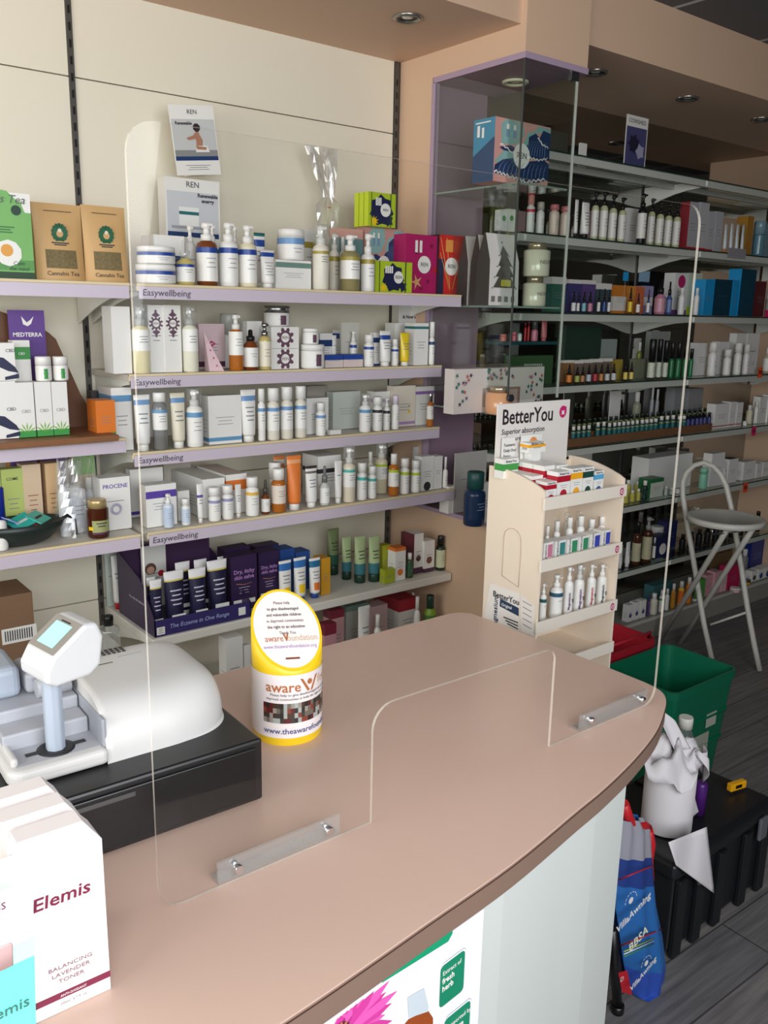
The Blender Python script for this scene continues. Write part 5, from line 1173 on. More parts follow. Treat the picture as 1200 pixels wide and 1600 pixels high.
T(A4, Z4+.002, 2.44, [
 ('carton', 230, 277, 757, 'white carton with violet band and red dot', dict(bands=[(.68, .85, vio)], d=.05, side=M((222, 216, 208), .4), Y=2.41)),
 ('carton', 279, 297, 767, 'small white carton with red dot', dict(d=.04)),
 ('carton', 206, 257, 732, 'pale carton with violet base stripe', dict(bands=[(.05, .12, vio)], d=.03, Y=2.56)),
 ('carton', 258, 300, 722, 'grey carton at the back', dict(col=M((190, 184, 172), .5), d=.03, Y=2.66, marks=1)),
 ('carton', 318, 352, 748, 'long white carton with black edge, end on', dict(d=.22, top=wc, Y=2.43)),
 ('carton', 354, 386, 741, 'long white carton with orange band, end on', dict(bands=[(.6, .85, orange)], d=.20, Y=2.44, top=M((232, 215, 205), .4))),
 ('tube', 426, 447, 712, 'orange tube partly hidden at the back', dict(col=M((235, 140, 80), .4), marks=0, band=wc, bz=(.8, .9), Y=2.52)),
 ('jar', 420, 440, 722, 'white lidded bottle behind the oil bottle', dict(col=lt, Y=2.47)),
 ('carton', 497, 532, 712, 'white carton with black band at the back', dict(bands=[(.6, .7, ink)], d=.10, Y=2.47)),
 ('bottle', 573, 583, 706, 'white bottle with lime band behind', dict(band=lime, col=lt, Y=2.46)),
 ('pump', 585, 605, 695, 'tallest cream pump bottle with lime band', dict(col=M((215, 205, 175), .3), lab=wc, band=lime, l0=.42, over=clearm, Y=2.43)),
 ('carton', 646, 672, 697, 'grey display card', dict(col=M((200, 202, 200), .5), d=.01, Y=2.58, marks=1)),
 ('carton', 645, 697, 692, 'pale blue grey display card', dict(col=M((205, 208, 208), .5), d=.01, Y=2.62, marks=1)),
])
# ---- white lower shelf: purple display tray of tubes, purple cartons, sun tubes, green tubes
ey = 2.365; x0 = PY(242, 985, ey).x; x1 = PY(392, 950, ey).x; dp = M((48, 30, 70), .4); dpt = M((200, 190, 205), .5)
e = empty('display_tray', (x0, ey, Z5+.001)); tw = x1-x0; th = .052
MB().box(0, tw, 0, .003, 0, th, M((50, 42, 100), .4)).build('front_lip', e); zz = zat(868, x0, ey+.20)-Z5
MB().prism([(0, 0), (.28, 0), (.28, zz), (.10, zz*.75), (0, th)], 0, .003, dp, ax='x').build('side_wall', e); MB().prism([(0, 0), (.28, 0), (.28, zz*.8), (.10, zz*.5), (0, th)], tw-.003, tw, dp, ax='x').build('side_wall', e)
MB().box(.003, tw-.003, .003, .28, 0, .004, dp).build('tray_floor', e); MB().box(.003, tw-.003, .277, .28, 0, zz*1.02, M((70, 45, 80), .4)).build('back_wall', e)
text("The Eczema in One Range", .019, M((170, 180, 225), .5), (tw*.45, -.0008, th*.5), parent=e, shear=.2)
mb = MB(); mb.box(.006, .032, -.0006, 0, .006, .03, wc); bars(mb, .022, -.001, [.012, .018, .024], ink, cx=.019)
mb.box(tw-.045, tw-.02, -.0006, 0, .012, .038, wc); mb.build('label_sticker', e)
t = text("Dry, itchy skin solutions", .012, dpt, parent=e); t.location = (-.0008, .13, .085); t.rotation_euler = (0, 0, -PI/2)
reg(e, 'dark purple cardboard display tray full of skin tubes', A5, 300, 'display tray')
inky = M((32, 30, 62), .35); wl_ = M((238, 235, 235), .4)
for (a, b_, yt, Y, s, crimp) in ((257, 291, 892, 2.415, 'dark blue tube with white end', wl_), (295, 325, 888, 2.415, 'dark blue tube with pale yellow end', wl_), (323, 358, 875, 2.43, 'widest dark blue tube with white end', wl_), (236, 256, 906, 2.405, 'dark blue tube with yellow ring, at the tray corner', wl_),
                          (231, 246, 902, 2.47, 'dark blue tube half hidden in tray', wl_), (275, 300, 878, 2.49, 'dark blue tube with green edge', wl_), (304, 326, 874, 2.49, 'dark tube with gold ring in second row', wl_), (340, 362, 869, 2.50, 'dark tube in second row by cartons', wl_)):
    put('tube', A5, Z5+.006, Y, a, b_, yt, s, col=inky, crimp=crimp, cap=wl_, marks=4, mark=M((210, 205, 225), .5), band=M((215, 200, 90), .4), bz=(.80, .83), cz=.83, nopush=True, capw=.7)
    q = REG[-1][0]; cx, cy, w, dd, h = fit('tube', Y, Z5+.006, a, b_, yt); mb = MB(); mb.box(-w*.33, w*.33, -w*.47, -w*.44, h*.19, h*.26, wc); mb.build('label_panel', q)
for (a, b_, yt, Y, s) in ((362, 402, 868, 2.42, 'dark purple skin salvation carton'), (405, 437, 862, 2.44, 'dark purple skin salvation carton'), (352, 392, 856, 2.54, 'dark purple carton in the back row'), (400, 436, 852, 2.56, 'dark purple carton in the back row')):
    e2 = put('carton', A5, Z5+.006, Y, a, b_, yt, s, col=dp, d=.05, marks=0, side=M((38, 26, 52), .4), nopush=False)
    cx, cy, w, dd, h = fit('carton', e2.location.y-.025, Z5+.006, a, b_, yt, .05)
    text("Dry, itchy\nskin salve", w*.2, M((175, 130, 190), .5), (0, -.0262, h*.66), parent=e2, bold=.02); mb = MB(); bars(mb, w*.6, -.0256, [h*.42, h*.37, h*.32], dpt); mb.box(-w*.42, w*.42, -.0262, -.0255, h*.12, h*.2, wc); mb.tube([(-w*.3, -.026, h*.50), (0, -.026, h*.47), (w*.3, -.026, h*.49)], .0012, M((170, 120, 90), .5), 5); mb.build('printing', e2)
e2 = put('carton', A5, Z5+.002, 2.62, 224, 262, 852, 'pale leaflet with photo of a woman and red spot', d=.004, marks=2, nopush=True)
mb = MB(); disc(mb, -.012, .135, .020, -.0026, M((110, 75, 60), .6)); disc(mb, -.012, .130, .013, -.0029, M((220, 175, 150), .6)); disc(mb, .024, .115, .011, -.0026, red); mb.build('photo', e2)
put('carton', A5, Z5+.002, 2.66, 270, 322, 852, 'dark leaflet with white diamond', col=M((60, 52, 60), .5), d=.004, marks=3, mark=dpt, nopush=True)
put('tube', A5, Z5+.002, 2.68, 177, 192, 868, 'white tube with red base near the bracket', cap=red, marks=2); put('carton', A5, Z5+.002, 2.715, 168, 186, 862, 'pale grey green card at the left end', d=.01, col=M((190, 200, 192), .5), marks=1)
T(A5, Z5+.002, 2.41, [
 ('tube', 434, 457, 876, 'blue and white sun cream tube', dict(crimp=wc, cap=bl, band=M((50, 110, 180), .4), bz=(.75, .93), pic=yellow)),
 ('tube', 457, 480, 871, 'blue and white sun cream tube', dict(crimp=wc, cap=bl, band=M((50, 110, 180), .4), bz=(.75, .93), pic=yellow)),
 ('tube', 481, 502, 872, 'blue and white sun cream tube', dict(crimp=wc, cap=bl, band=M((40, 110, 150), .4), bz=(.75, .93), pic=orange)),
 ('carton', 502, 516, 872, 'narrow golden yellow carton', dict(col=M((205, 150, 40), .4), d=.05)),
])
for (a, b_, yt, s) in ((438, 460, 858, 'blue carton behind the sun cream tubes'), (462, 484, 862, 'blue carton behind the sun cream tubes')):
    put('carton', A5, Z5+.002, 2.50, a, b_, yt, s, col=M((40, 80, 150), .4), d=.06, marks=0)
al = M((178, 196, 145), .4); dg = M((25, 60, 45), .4)
T(A5, Z5+.002, 2.46, [
 ('tube', 509, 531, 826, 'pale green aloe tube with dark cap, farthest back', dict(col=M((120, 135, 90), .4), cap=dg, caph=.2, low=M((40, 90, 70), .4), mark=dg, Y=2.60, capw=.8)),
 ('tube', 532, 551, 839, 'pale green aloe tube with dark cap', dict(col=al, cap=dg, caph=.17, low=M((60, 120, 130), .4), mark=dg, Y=2.52, capw=.8)),
 ('tube', 551, 573, 838, 'pale green aloe tube with dark cap', dict(col=al, cap=dg, caph=.17, low=M((60, 120, 130), .4), mark=dg, Y=2.46, capw=.8)),
 ('tube', 573, 595, 838, 'pale green aloe tube with dark cap', dict(col=al, cap=dg, caph=.17, low=M((60, 120, 130), .4), mark=dg, Y=2.41, capw=.8)),
 ('carton', 597, 609, 852, 'narrow lime carton', dict(col=M((165, 170, 35), .4), d=.035, Y=2.44)),
 ('carton', 601, 617, 890, 'small lime cube box', dict(col=M((165, 175, 40), .4), d=.03, Y=2.385)),
 ('carton', 617, 633, 856, 'white carton with orange top and drop', dict(bands=[(.9, 1, orange)], d=.045, motif=orange, mz=.25, Y=2.39)),
 ('bottle', 634, 645, 864, 'small green bottle with white cap', dict(col=M((60, 80, 50), .2), cap=wc, lab=M((50, 90, 60), .4), capw=.6, Y=2.40)),
 ('carton', 638, 647, 834, 'maroon and white hair colour carton', dict(col=M((110, 50, 60), .4), d=.05, Y=2.52)),
 ('carton', 646, 660, 834, 'white hair colour carton with dark portrait', dict(bands=[(.0, .15, plum)], motif=M((70, 40, 35), .5), mz=.38, d=.06, side=M((105, 40, 55), .4), Y=2.42)),
 ('carton', 662, 678, 845, 'white hair care carton with portrait', dict(bands=[(.0, .12, plum)], motif=M((120, 70, 55), .5), mz=.38, d=.05, Y=2.40)),
 ('bottle', 680, 695, 837, 'dark green bottle with cream label and black cap', dict(col=M((30, 45, 30), .2), lab=M((205, 210, 175), .4), cap=black, caph=.28, capw=.7, Y=2.41)),
])
# ---- lowest shelf
T(A6, Z6+.002, 2.37, [
 ('carton', 355, 381, 996, 'white carton with pink flame print', dict(motif=M((215, 130, 130), .5), d=.05)),
 ('carton', 383, 393, 1008, 'narrow pale carton with red drop', dict(motif=red)),
 ('carton', 507, 525, 975, 'short pink carton with dark red top', dict(col=M((205, 150, 155), .4), bands=[(.8, 1, M((130, 40, 60), .4))])),
 ('carton', 516, 537, 953, 'tall pink carton with dark red top', dict(col=M((205, 160, 160), .4), bands=[(.85, 1, M((130, 40, 60), .4))], Y=2.45)),
 ('carton', 540, 574, 945, 'grey carton with dark green top', dict(col=M((170, 172, 165), .4), bands=[(.9, 1, gg)], Y=2.47, d=.10)),
 ('tube', 556, 579, 947, 'white tube with grey crest', dict(marks=3, mark=grey, Y=2.38)),
 ('carton', 580, 604, 946, 'pink and grey carton', dict(col=M((195, 165, 165), .4), Y=2.44)),
 ('bottle', 583, 595, 960, 'short white bottle with round cap', dict(Y=2.37)),
 ('carton', 622, 650, 936, 'white carton with crimson top', dict(bands=[(.75, 1, M((170, 35, 55), .4))], Y=2.46, d=.16, top=M((170, 35, 55), .4))),
 ('bottle', 645, 655, 932, 'white slim bottle', dict(Y=2.40)), ('bottle', 640, 647, 926, 'white slim bottle', dict(Y=2.50)),
 ('bottle', 660, 680, 930, 'squat green and yellow patterned bottle', dict(col=M((130, 160, 50), .4), lab=M((70, 120, 50), .4), cap=dg, Y=2.40)),
])
# ------------------------------------------------------------------ left bay
B1, B2, B3, B4 = 'the top left shelf', 'the second left shelf', 'the third left shelf', 'the low left shelf'
put('pouch', B1, Z1+.002, 2.40, 60, 138, 317, 'kraft tea pouch with window and green emblem')
put('pouch', B1, Z1+.002, 2.40, 137, 206, 321, 'kraft tea pouch with window and green emblem')
e2 = put('carton', B1, Z1+.002, 2.385, -70, 55, 298, 'green tea carton with teacup picture', d=.06, col=M((120, 180, 100), .45), bands=[(.78, 1, wc)], marks=0, side=M((150, 115, 70), .5))
cx, cy, w, dd, h = fit('carton', 2.385, Z1+.002, -70, 55, 298, .06)
mb = MB(); star(mb, 0, h*.62, w*.48, -.0305, M((120, 180, 100), .45), 14, .95); star(mb, w*.18, h*.30, w*.17, -.0312, wc, 10, .96); disc(mb, w*.16, h*.33, w*.08, -.0316, M((225, 160, 70), .4)); mb.box(-w*.5, w*.5, -.0308, -.0306, 0, h*.08, M((40, 70, 45), .5)); mb.box(-w*.1, w*.5, -.0308, -.0306, h*.10, h*.22, M((90, 150, 80), .5)); disc(mb, w*.31, h*.80, w*.065, -.0318, dg); bars(mb, w*.5, -.0312, [h*.60, h*.57, h*.54], M((60, 120, 60), .5), cx=w*.1, t=.003); mb.build('picture', e2)
text('Cannabis Tea', w*.15, M((90, 100, 90), .5), (w*.02, -.0318, h*.92), parent=e2, shear=.3)
text('Calm\nthe mind', w*.07, dg, (w*.3, -.0318, h*.15), parent=e2, shear=.2)
put('carton', B1, Z1+.002, 2.50, 52, 66, 322, 'brown carton behind the tea pouch', col=M((150, 105, 65), .5), d=.03, marks=0)
# wooden display with curved back on second left shelf
ZB = 1.202; yw = 2.455
def WP(x, y, Y=2.50): p = PY(x, y, Y); return (p.x, p.z)
pts = [WP(-60, 500), WP(10, 485), WP(70, 505), WP(95, 522), WP(106, 532), WP(125, 575), WP(145, 620)]+[WP(160, 645)]
base = [(pts[-1][0]+.003, ZB), (pts[0][0], ZB)]
e = empty('wooden_display', (pts[3][0], 2.60, ZB)); c0 = Vector(e.location)
poly = [(p[0]-c0.x, p[1]-c0.z) for p in pts+base][::-1]
MB().prism(poly, .0, .012, brownw, ax='y').build('curved_back', e, .002)
MB().box(poly[-1][0], poly[2][0] if False else pts[-1][0]-c0.x, -.22, -.0, .001, .018, M((130, 85, 50), .5, noise=.2, nscale=15)).build('display_base', e, .002)
tag(e, 'brown wooden display with curved back on the second left shelf', 'display')
zB = ZB+.0195
def med(e, w, h):
    mb = MB(); 
    b_ = 0; mb.v = [(x*w, -.001, z*h) for x, z in ((-.14, .80), (-.10, .62), (.02, .58), (.10, .62), (.20, .80), (.12, .72), (.02, .66), (-.04, .72))]; mb.face(list(range(8)), wc); mb.build('leaf_logo', e)
    text('MEDTERRA', w*.145, wc, (0, -.001, h*.46), parent=e, bold=.02); text('Discover CBD Wellness', w*.055, wc, (0, -.001, h*.34), parent=e)
ym = 2.56; a_ = PY(13, 510, ym); b2_ = PY(70, 510, ym); card('showcard', (a_.x+b2_.x)/2, ym, zB, b2_.x-a_.x, zat(484, a_.x, ym)-zB, 0, 0, 'purple sign with white leaf logo', parts=lambda e, w, h: (MB().box(-w/2, w/2, -.0005, 0, h*.62, h, M((95, 60, 140), .4)).build('sign_face', e), [setattr(o, 'location', (o.location.x, o.location.y, o.location.z)) for o in ()], text('MEDTERRA', w*.16, wc, (0, -.0012, h*.80), parent=e, bold=.02), MB().prism([(-w*.14, h*.95), (-w*.10, h*.885), (w*.02, h*.87), (w*.12, h*.89), (w*.2, h*.95), (w*.1, h*.92), (w*.0, h*.90)], -.0014, -.0006, wc, ax='y').build('leaf_logo', e)), col=purple, shelf=B2, cat='sign')
T(B2, zB, 2.44, [
 ('carton', -10, 30, 596, 'lower white carton with black feather logo', dict(d=.05, marks=0)),
 ('carton', 30, 57, 598, 'white and green leaf carton', dict(bands=[(0, .12, green)], d=.045, marks=0)),
 ('carton', 59, 84, 597, 'white and green leaf carton', dict(bands=[(0, .12, green)], d=.045, marks=0)),
 ('carton', 85, 109, 597, 'white and green leaf carton', dict(bands=[(0, .12, green)], d=.045, marks=0)),
 ('carton', 30, 56, 532, 'tall green and white carton with bottle picture', dict(bands=[(.80, .93, green), (.93, 1, wc)], d=.04, motif=M((50, 150, 60), .4), mz=.5, Y=2.505, txt='CBD', tmat=wc, tz=.86)),
])
for q in [r for r in REG if r[1] == 'white and green leaf carton']:
    e2 = q[0]; mb = MB()
    for k in range(5): a = PI/2+(k-2)*.5; mb.v += [(0, -.0236, .012), (.018*math.cos(a-.1), -.0236, .012+.018*math.sin(a-.1)), (.03*math.cos(a), -.0236, .012+.03*math.sin(a)), (.018*math.cos(a+.1), -.0236, .012+.018*math.sin(a+.1))]; n_ = len(mb.v); mb.face([n_-4, n_-3, n_-2, n_-1], M((120, 180, 50), .5))
    mb.build('leaf_print', e2); text('CBD', .012, grey, (0, -.024, .07), parent=e2)
hcb = fit('carton', 2.44, zB, 59, 84, 597)[4]
put('jar', B2, zB+hcb+.001, 2.462, 57, 81, 557, 'white leaf-print jar on a carton', lidh=.36, motif=green); put('jar', B2, zB+hcb+.001, 2.462, 84, 107, 557, 'white leaf-print jar on a carton', lidh=.36, motif=green)
hcb = fit('carton', 2.44, zB, -10, 30, 596)[4]
put('carton', B2, zB+hcb+.001, 2.44, -10, 26, 536, 'upper white carton with black feather logo', d=.05, marks=0)
for q in REG:
    if 'feather logo' in q[1]:
        mb = MB(); mb.v = [(x, -.0258, z) for x, z in ((-.03, .065), (.0, .06), (.028, .035), (.036, .02), (.01, .025), (-.02, .04))]; mb.face(list(range(6)), navy); mb.v += [(x, -.0258, z) for x, z in ((.0, .010), (.036, .018), (.036, .006), (.0, .002))]; mb.face([6, 7, 8, 9], navy); mb.build('feather_logo', q[0]); text('CBD', .012, ink, (.018, -.0262, .078), parent=q[0])
put('carton', B2, ZB+.001, 2.44, 152, 182, 626, 'small orange carton at the shelf end', col=M((220, 120, 40), .4), d=.07, bands=[(0, .15, green)])
put('carton', B2, ZB+.001, 2.62, 146, 162, 612, 'dark little carton by the upright', col=M((55, 50, 50), .5), d=.04, marks=0)
# third left shelf
T(B3, Z4+.002, 2.45, [
 ('carton', 160, 206, 746, 'white carton with violet sunburst and brand name', dict(d=.06, marks=1, txt='PROCENE', tz=.83, ts=.19, tmat=vio, Y=2.44)),
 ('bottle', 95, 112, 735, 'wrapped clear cosmetic bottle in film', dict(col=M((225, 228, 230), .2), cap=clearm, Y=2.45)),
 ('bottle', 105, 137, 722, 'large wrapped cosmetic bottle in film', dict(col=M((228, 230, 232), .2), cap=clearm, lab=M((215, 222, 230), .4), capw=.8, caph=.35, Y=2.43)),
 ('bottle', 134, 152, 745, 'wrapped clear cosmetic bottle in film', dict(col=M((225, 228, 230), .2), cap=wc, Y=2.47)),
 ('jar', 138, 171, 780, 'brown vitamin bottle with gold cap and green label', dict(col=M((70, 30, 15), .12), lid=M((190, 165, 115), .3, .4), lidh=.22, lidw=.86, marks=0, Y=2.395)),
 ('carton', 9, 42, 733, 'green carton with bean picture', dict(Y=2.535, col=M((180, 195, 110), .4), d=.04, motif=M((70, 60, 40), .5), mz=.2, txt='COME', tz=.85)),
 ('carton', -30, 8, 728, 'pale green carton cut by the picture edge', dict(Y=2.535, col=M((175, 200, 120), .4), d=.04)),
 ('carton', 42, 70, 726, 'beige pouch box with brown print', dict(Y=2.535, col=M((215, 190, 160), .45), d=.05, mark=M((150, 90, 60), .5), marks=4)),
 ('carton', 77, 98, 724, 'beige pouch box with orange corner', dict(Y=2.535, col=M((220, 185, 140), .45), d=.05, mark=M((150, 90, 60), .5), marks=4, bands=[(0, .18, orange)])),
 ('carton', 24, 66, 680, 'tall purple and gold box', dict(col=purple, d=.05, marks=0, side=M((190, 130, 60), .5), Y=2.60)),
 ('carton', 71, 108, 680, 'tall purple and gold box', dict(col=purple, d=.05, marks=0, side=M((190, 130, 60), .5), Y=2.60)),
 ('carton', 120, 153, 680, 'tall bright green box', dict(col=M((100, 175, 50), .45), d=.05, marks=0, side=M((200, 140, 50), .5), bands=[(0, .55, M((215, 190, 150), .5))], Y=2.58)),
 ('bottle', -8, 13, 762, 'small white bottle with royal blue domed cap', dict(cap=M((25, 45, 140), .3), caph=.5, capw=.95, Y=2.40)),
])
for r in REG:
    if r[1].startswith('white carton with violet sunburst'):
        mb = MB()
        for k in range(20): a = k*2*PI/20; mb.tube([(.010*math.cos(a), -.0306, .062+.010*math.sin(a)), (.018*math.cos(a), -.0306, .062+.018*math.sin(a))], .0011, vio, 4)
        mb.build('sunburst', r[0])
    if r[1].startswith('brown vitamin'):
        q_ = max(v.co.x for c in r[0].children if c.name.startswith('jar_body') for v in c.data.vertices)+.0012; mb = MB(); mb.patch(q_, -PI/2-.9, -PI/2+.9, .012, .052, M((160, 165, 110), .4), 10); mb.patch(q_+.0003, -PI/2-.9, -PI/2+.9, .012, .018, M((90, 50, 80), .4), 10); rbars(mb, q_+.0006, [.044, .036], ink, .003, .5)
        mb.build('green_label', r[0]); MB().patch(q_+.0005, -PI/2-1.3, -PI/2-.8, .024, .034, yellow).build('yellow_sticker', r[0])
lf = PZ(188, 822, Z4+.003); e = empty('folded_leaflet', tuple(lf), .2); MB().box(-.03, .03, -.018, .018, 0, .0015, M((60, 95, 165), .5)).box(-.026, .026, -.014, -.010, .0016, .0019, wc).build('leaflet_sheet', e); reg(e, 'small blue leaflet lying flat beside the brown vitamin bottle', B3, 190, 'leaflet')
e = empty('film_wrap', (PY(124, 818, 2.45).x, 2.455, Z4+.003)); hh = zat(716, e.location.x, 2.45)-Z4
MB().grid(lambda u, v: ((.062-.012*v)*(1+.10*math.sin(14*PI*u+3*v))*math.cos(2*PI*u), (.05-.02*v)*(1+.10*math.sin(10*PI*u+6*v))*math.sin(2*PI*u), hh*v*(1+.03*math.sin(6*PI*u))), 40, 10, filmm, sm=False).build('film', e); reg(e, 'crinkled clear film wrapped around cosmetic bottles', B3, 124, 'wrap')
bc = PZ(25, 845, Z4+.003); e = empty('oval_basket', (bc.x, 2.44, Z4+.003)); bks = M((35, 45, 42), .4)
MB().lathe([(.06, 0), (.085, .010), (.118, .040), (.128, .062), (.122, .062), (.082, .018), (0, .014)], bks, 36, cap=False, sy=.6).build('basket_body', e); MB().tube([(.10, -.02, .05), (.130, -.018, .066), (.150, -.016, .050), (.153, -.015, .006)], .005, black, 8).build('handle', e)
reg(e, 'dark oval bowl of leaflets and sachets', B3, 25, 'bowl')
rr = random.Random(9)
for i, (dx, dy, dz, cc, s) in enumerate(((.005, -.02, .058, (60, 190, 175), 'turquoise sachet on top of the dark bowl'), (.055, .0, .060, (70, 200, 185), 'turquoise sachet with holes at the bowl right side'), (-.03, -.03, .070, (40, 90, 170), 'blue leaflet with picture in the bowl'), (.04, .01, .050, (190, 40, 60), 'red edged leaflet under the turquoise sachet'), (-.06, .0, .060, (60, 60, 62), 'dark leaflet at the bowl left side'))):
    q = empty('sachet', (bc.x+dx, 2.44+dy, Z4+dz+.008), .5+.4*i, .45, .2*(i % 3-1)); MB().box(-.035, .035, -.025, .025, 0, .003, M(cc, .3)).build('sachet_body', q)
    mb = MB(); bars(mb, .05, 0, [], ink); mb.box(-.02, .02, -.004, .004, .003, .0036, ink if i % 2 else white); mb.build('printing', q); reg(q, s, B3, 10+12*i, 'sachet')
# low left shelf
T(B4, .522, 2.42, [
 ('carton', -20, 60, 932, 'brown cardboard box with barcode sticker', dict(col=M((130, 100, 75), .6), d=.15, marks=0, Y=2.45)),
 ('carton', -20, 30, 985, 'dark blue box behind the register', dict(col=M((50, 75, 110), .5), d=.05, marks=0)),
])
for r in REG:
    if r[1].startswith('brown cardboard'):
        mb = MB(); mb.box(-.02, .075, -.0757, -.075, .12, .165, wc)
        for k in range(12): mb.box(-.012+k*.0065, -.009+k*.0065, -.0762, -.0757, .128, .158, ink)
        mb.build('barcode_sticker', r[0])
put('bottle', B4, .522, 2.44, 155, 190, 962, 'clear hand gel bottle with black cap', col=clearm, cap=black, caph=.2, capw=.45, l0=.15, l1=.5, lab=clearm)
put('bottle', B4, .522, 2.50, 146, 164, 990, 'small clear bottle beside hand gel', col=clearm, cap=black, caph=.2, capw=.6, lab=clearm)
# ------------------------------------------------------------------ corner case contents
K1, K2, K3, K4 = 'the upper case shelf', 'the middle case shelf', 'the lower case shelf', 'the lilac case ledge'
pkm = M((215, 160, 150), .45)
wb = put('carton', K1, ZC1+.001, 2.18, 770, 855, 191, 'large gift box with navy wave pattern', col=pkm, d=.10, marks=0, side=M((70, 140, 170), .4), bands=[])
cx, cy, w, dd, h = fit('carton', 2.18, ZC1+.001, 770, 855, 191, .10); deco(wb, 'wave', w, h, .10); text('REN', w*.10, ink, (-w*.02, -.053, h*.46), parent=wb)
mb = MB(); mb.v = [(-w/2-.0008, -.05, 0), (-w/2-.0008, .05, 0), (-w/2-.0008, .05, h*.42), (-w/2-.0008, -.05, h*.70)]; mb.face([0, 1, 2, 3], M((50, 75, 110), .45)); mb.box(-w/2-.0012, -w/2-.0006, .02, .032, h*.72, h*.9, wc).box(-w/2-.0012, -w/2-.0006, .0, .010, h*.70, h*.86, wc).box(-w/2-.0012, -w/2-.0006, -.03, .04, h*.93, h*.95, wc); mb.build('side_print', wb)
def giftbag(x, y, z, w, h, d, lab, shelf, px):
    e = empty('gift_bag', (x, y, z)); mb = MB(); pw_ = M((225, 220, 215), .5); dk = M((58, 55, 52), .5)
    a, b = w/2, d/2
    P = [(-a, -b, 0), (a, -b, 0), (a, b, 0), (-a, b, 0), (-a*.97, -b*.9, h*.62), (a*.97, -b*.9, h*.62), (a*.97, b*.9, h*.62), (-a*.97, b*.9, h*.62), (-a*.95, -.004, h), (a*.9, -.004, h), (a*.9, .004, h), (-a*.95, .004, h)]
    mb.v = P
    for q in ((0, 1, 5, 4), (4, 5, 9, 8)): mb.face(list(q), pw_)
    for q in ((1, 2, 6, 5), (5, 6, 10, 9), (2, 3, 7, 6), (6, 7, 11, 10), (3, 2, 1, 0), (8, 9, 10, 11)): mb.face(list(q), pw_)
    for q in ((3, 0, 4, 7), (7, 4, 8, 11)): mb.face(list(q), dk)
    mb.build('bag_body', e)
    mb = MB(); tz = h*.84
    def fy(z): return -b*(1-.1*z/(h*.62)) if z < h*.62 else -b*.9+(b*.9-.004)*(z-h*.62)/(h*.38)
    pts = [(0, tz)]; lv = [(.13, .70), (.08, .70), (.20, .55), (.12, .55), (.27, .40), (.17, .40), (.33, .25)]
    L_ = [(-x_*w*1.15, z_*h) for x_, z_ in lv]; R__ = [(x_*w*1.15, z_*h) for x_, z_ in lv][::-1]
    allp = [(0, tz)]+L_+R__
    for p, q in zip(lv[0::2], [(0, .84), (.08, .70), (.12, .55), (.17, .40)]):
        x1, z1_ = p[0]*w*1.15, p[1]*h; x0_, z0_ = q[0]*w*1.15, q[1]*h
        nb = len(mb.v); mb.v += [(-x1, fy(z1_)-.0035, z1_), (x1, fy(z1_)-.0035, z1_), (x0_, fy(z0_)-.0035, z0_), (-x0_, fy(z0_)-.0035, z0_)]; mb.face([nb, nb+1, nb+2, nb+3], M((75, 72, 62), .5))
    mb.build('tree_window', e); mb = MB(); star(mb, 0, h*.88, w*.035, fy(h*.88)-.0015, ink, 5, .4)
    for sx in (-1, 1):
        for x_, z_ in lv[0::2]: disc(mb, sx*(x_*w*1.15+.003), z_*h-.002, .0025, fy(z_*h)-.0018, ink, 8)
    mb.box(-w*.12, w*.2, fy(h*.3)-.0045, fy(h*.3)-.0035, h*.27, h*.36, M((205, 195, 60), .5))
    for i in range(4): mb.box(-w*.42+i*w*.22, -w*.30+i*w*.22, -b-.0008, -b, h*.05, h*.13, M((120, 118, 115), .5))
    mb.build('printing', e); reg(e, lab, shelf, px, 'gift bag')
hb_ = zat(362, xat(790, 2.20, ZC2), 2.20)-ZC2
xg = xat(763, 2.18, ZC2); xg2 = xat(809, 2.18, ZC2); giftbag((xg+xg2)/2, 2.215, ZC2+.001, xg2-xg, hb_*.96, .07, 'pale gift bag with cut-out tree window, in front', K2, 786)
giftbag(xat(747, 2.275, ZC2)+(xg2-xg)/2, 2.298, ZC2+.001, xg2-xg, hb_*.96, .055, 'pale gift bag with dark side, behind another bag', K2, 757)
giftbag(xat(729, 2.34, ZC2)+(xg2-xg)/2, 2.368, ZC2+.001, xg2-xg, hb_*.96, .055, 'pale gift bag hindmost of the three', K2, 730)
put('candle', K2, ZC2+.001, 2.19, 815, 852, 433, 'cream glass candle with lid, lower of two'); zc_ = fit('candle', 2.19, ZC2+.001, 815, 852, 433)[4]
put('candle', K2, ZC2+.002+zc_, 2.19, 816, 858, 380, 'cream glass candle with lid, upper of two')
ff = put('carton', K3, ZC3+.001, 2.22, 708, 847, 575, 'wide white floral gift box with glass pictures', d=.05, marks=0, col=M((228, 218, 212), .4)); cx, cy, w, dd, h = fit('carton', 2.22, ZC3+.001, 708, 847, 575, .05); deco(ff, 'flora', w, h, .05)
put('candle', K3, ZC3+.001, 2.165, 757, 800, 604, 'peach candle in glass with silver lid') 
for c in REG[-1][0].children:
    if c.name.startswith('candle_glass'): c.data.materials[0] = M((235, 175, 130), .2, coat=.5)
    if c.name.startswith('lettering'): bpy.data.objects.remove(c)
put('bottle', K4, .832, 2.185, 723, 757, 737, 'navy bottle with dark green cap', col=M((25, 50, 85), .25), cap=M((30, 80, 80), .4), caph=.32, capw=.8, mark=M((150, 170, 200), .5), marks=3, l0=.2)
put('carton', K4, .832, 2.13, 752, 763, 754, 'narrow white carton', d=.04)
e2 = put('carton', K4, .832, 2.36, 708, 757, 706, 'grey card with bird emblem leaning back', d=.004, col=M((185, 182, 178), .5), marks=1)
put('carton', K4, .832, 2.36, 700, 712, 760, 'low white card at the ledge left end', d=.05, col=wc, marks=0)
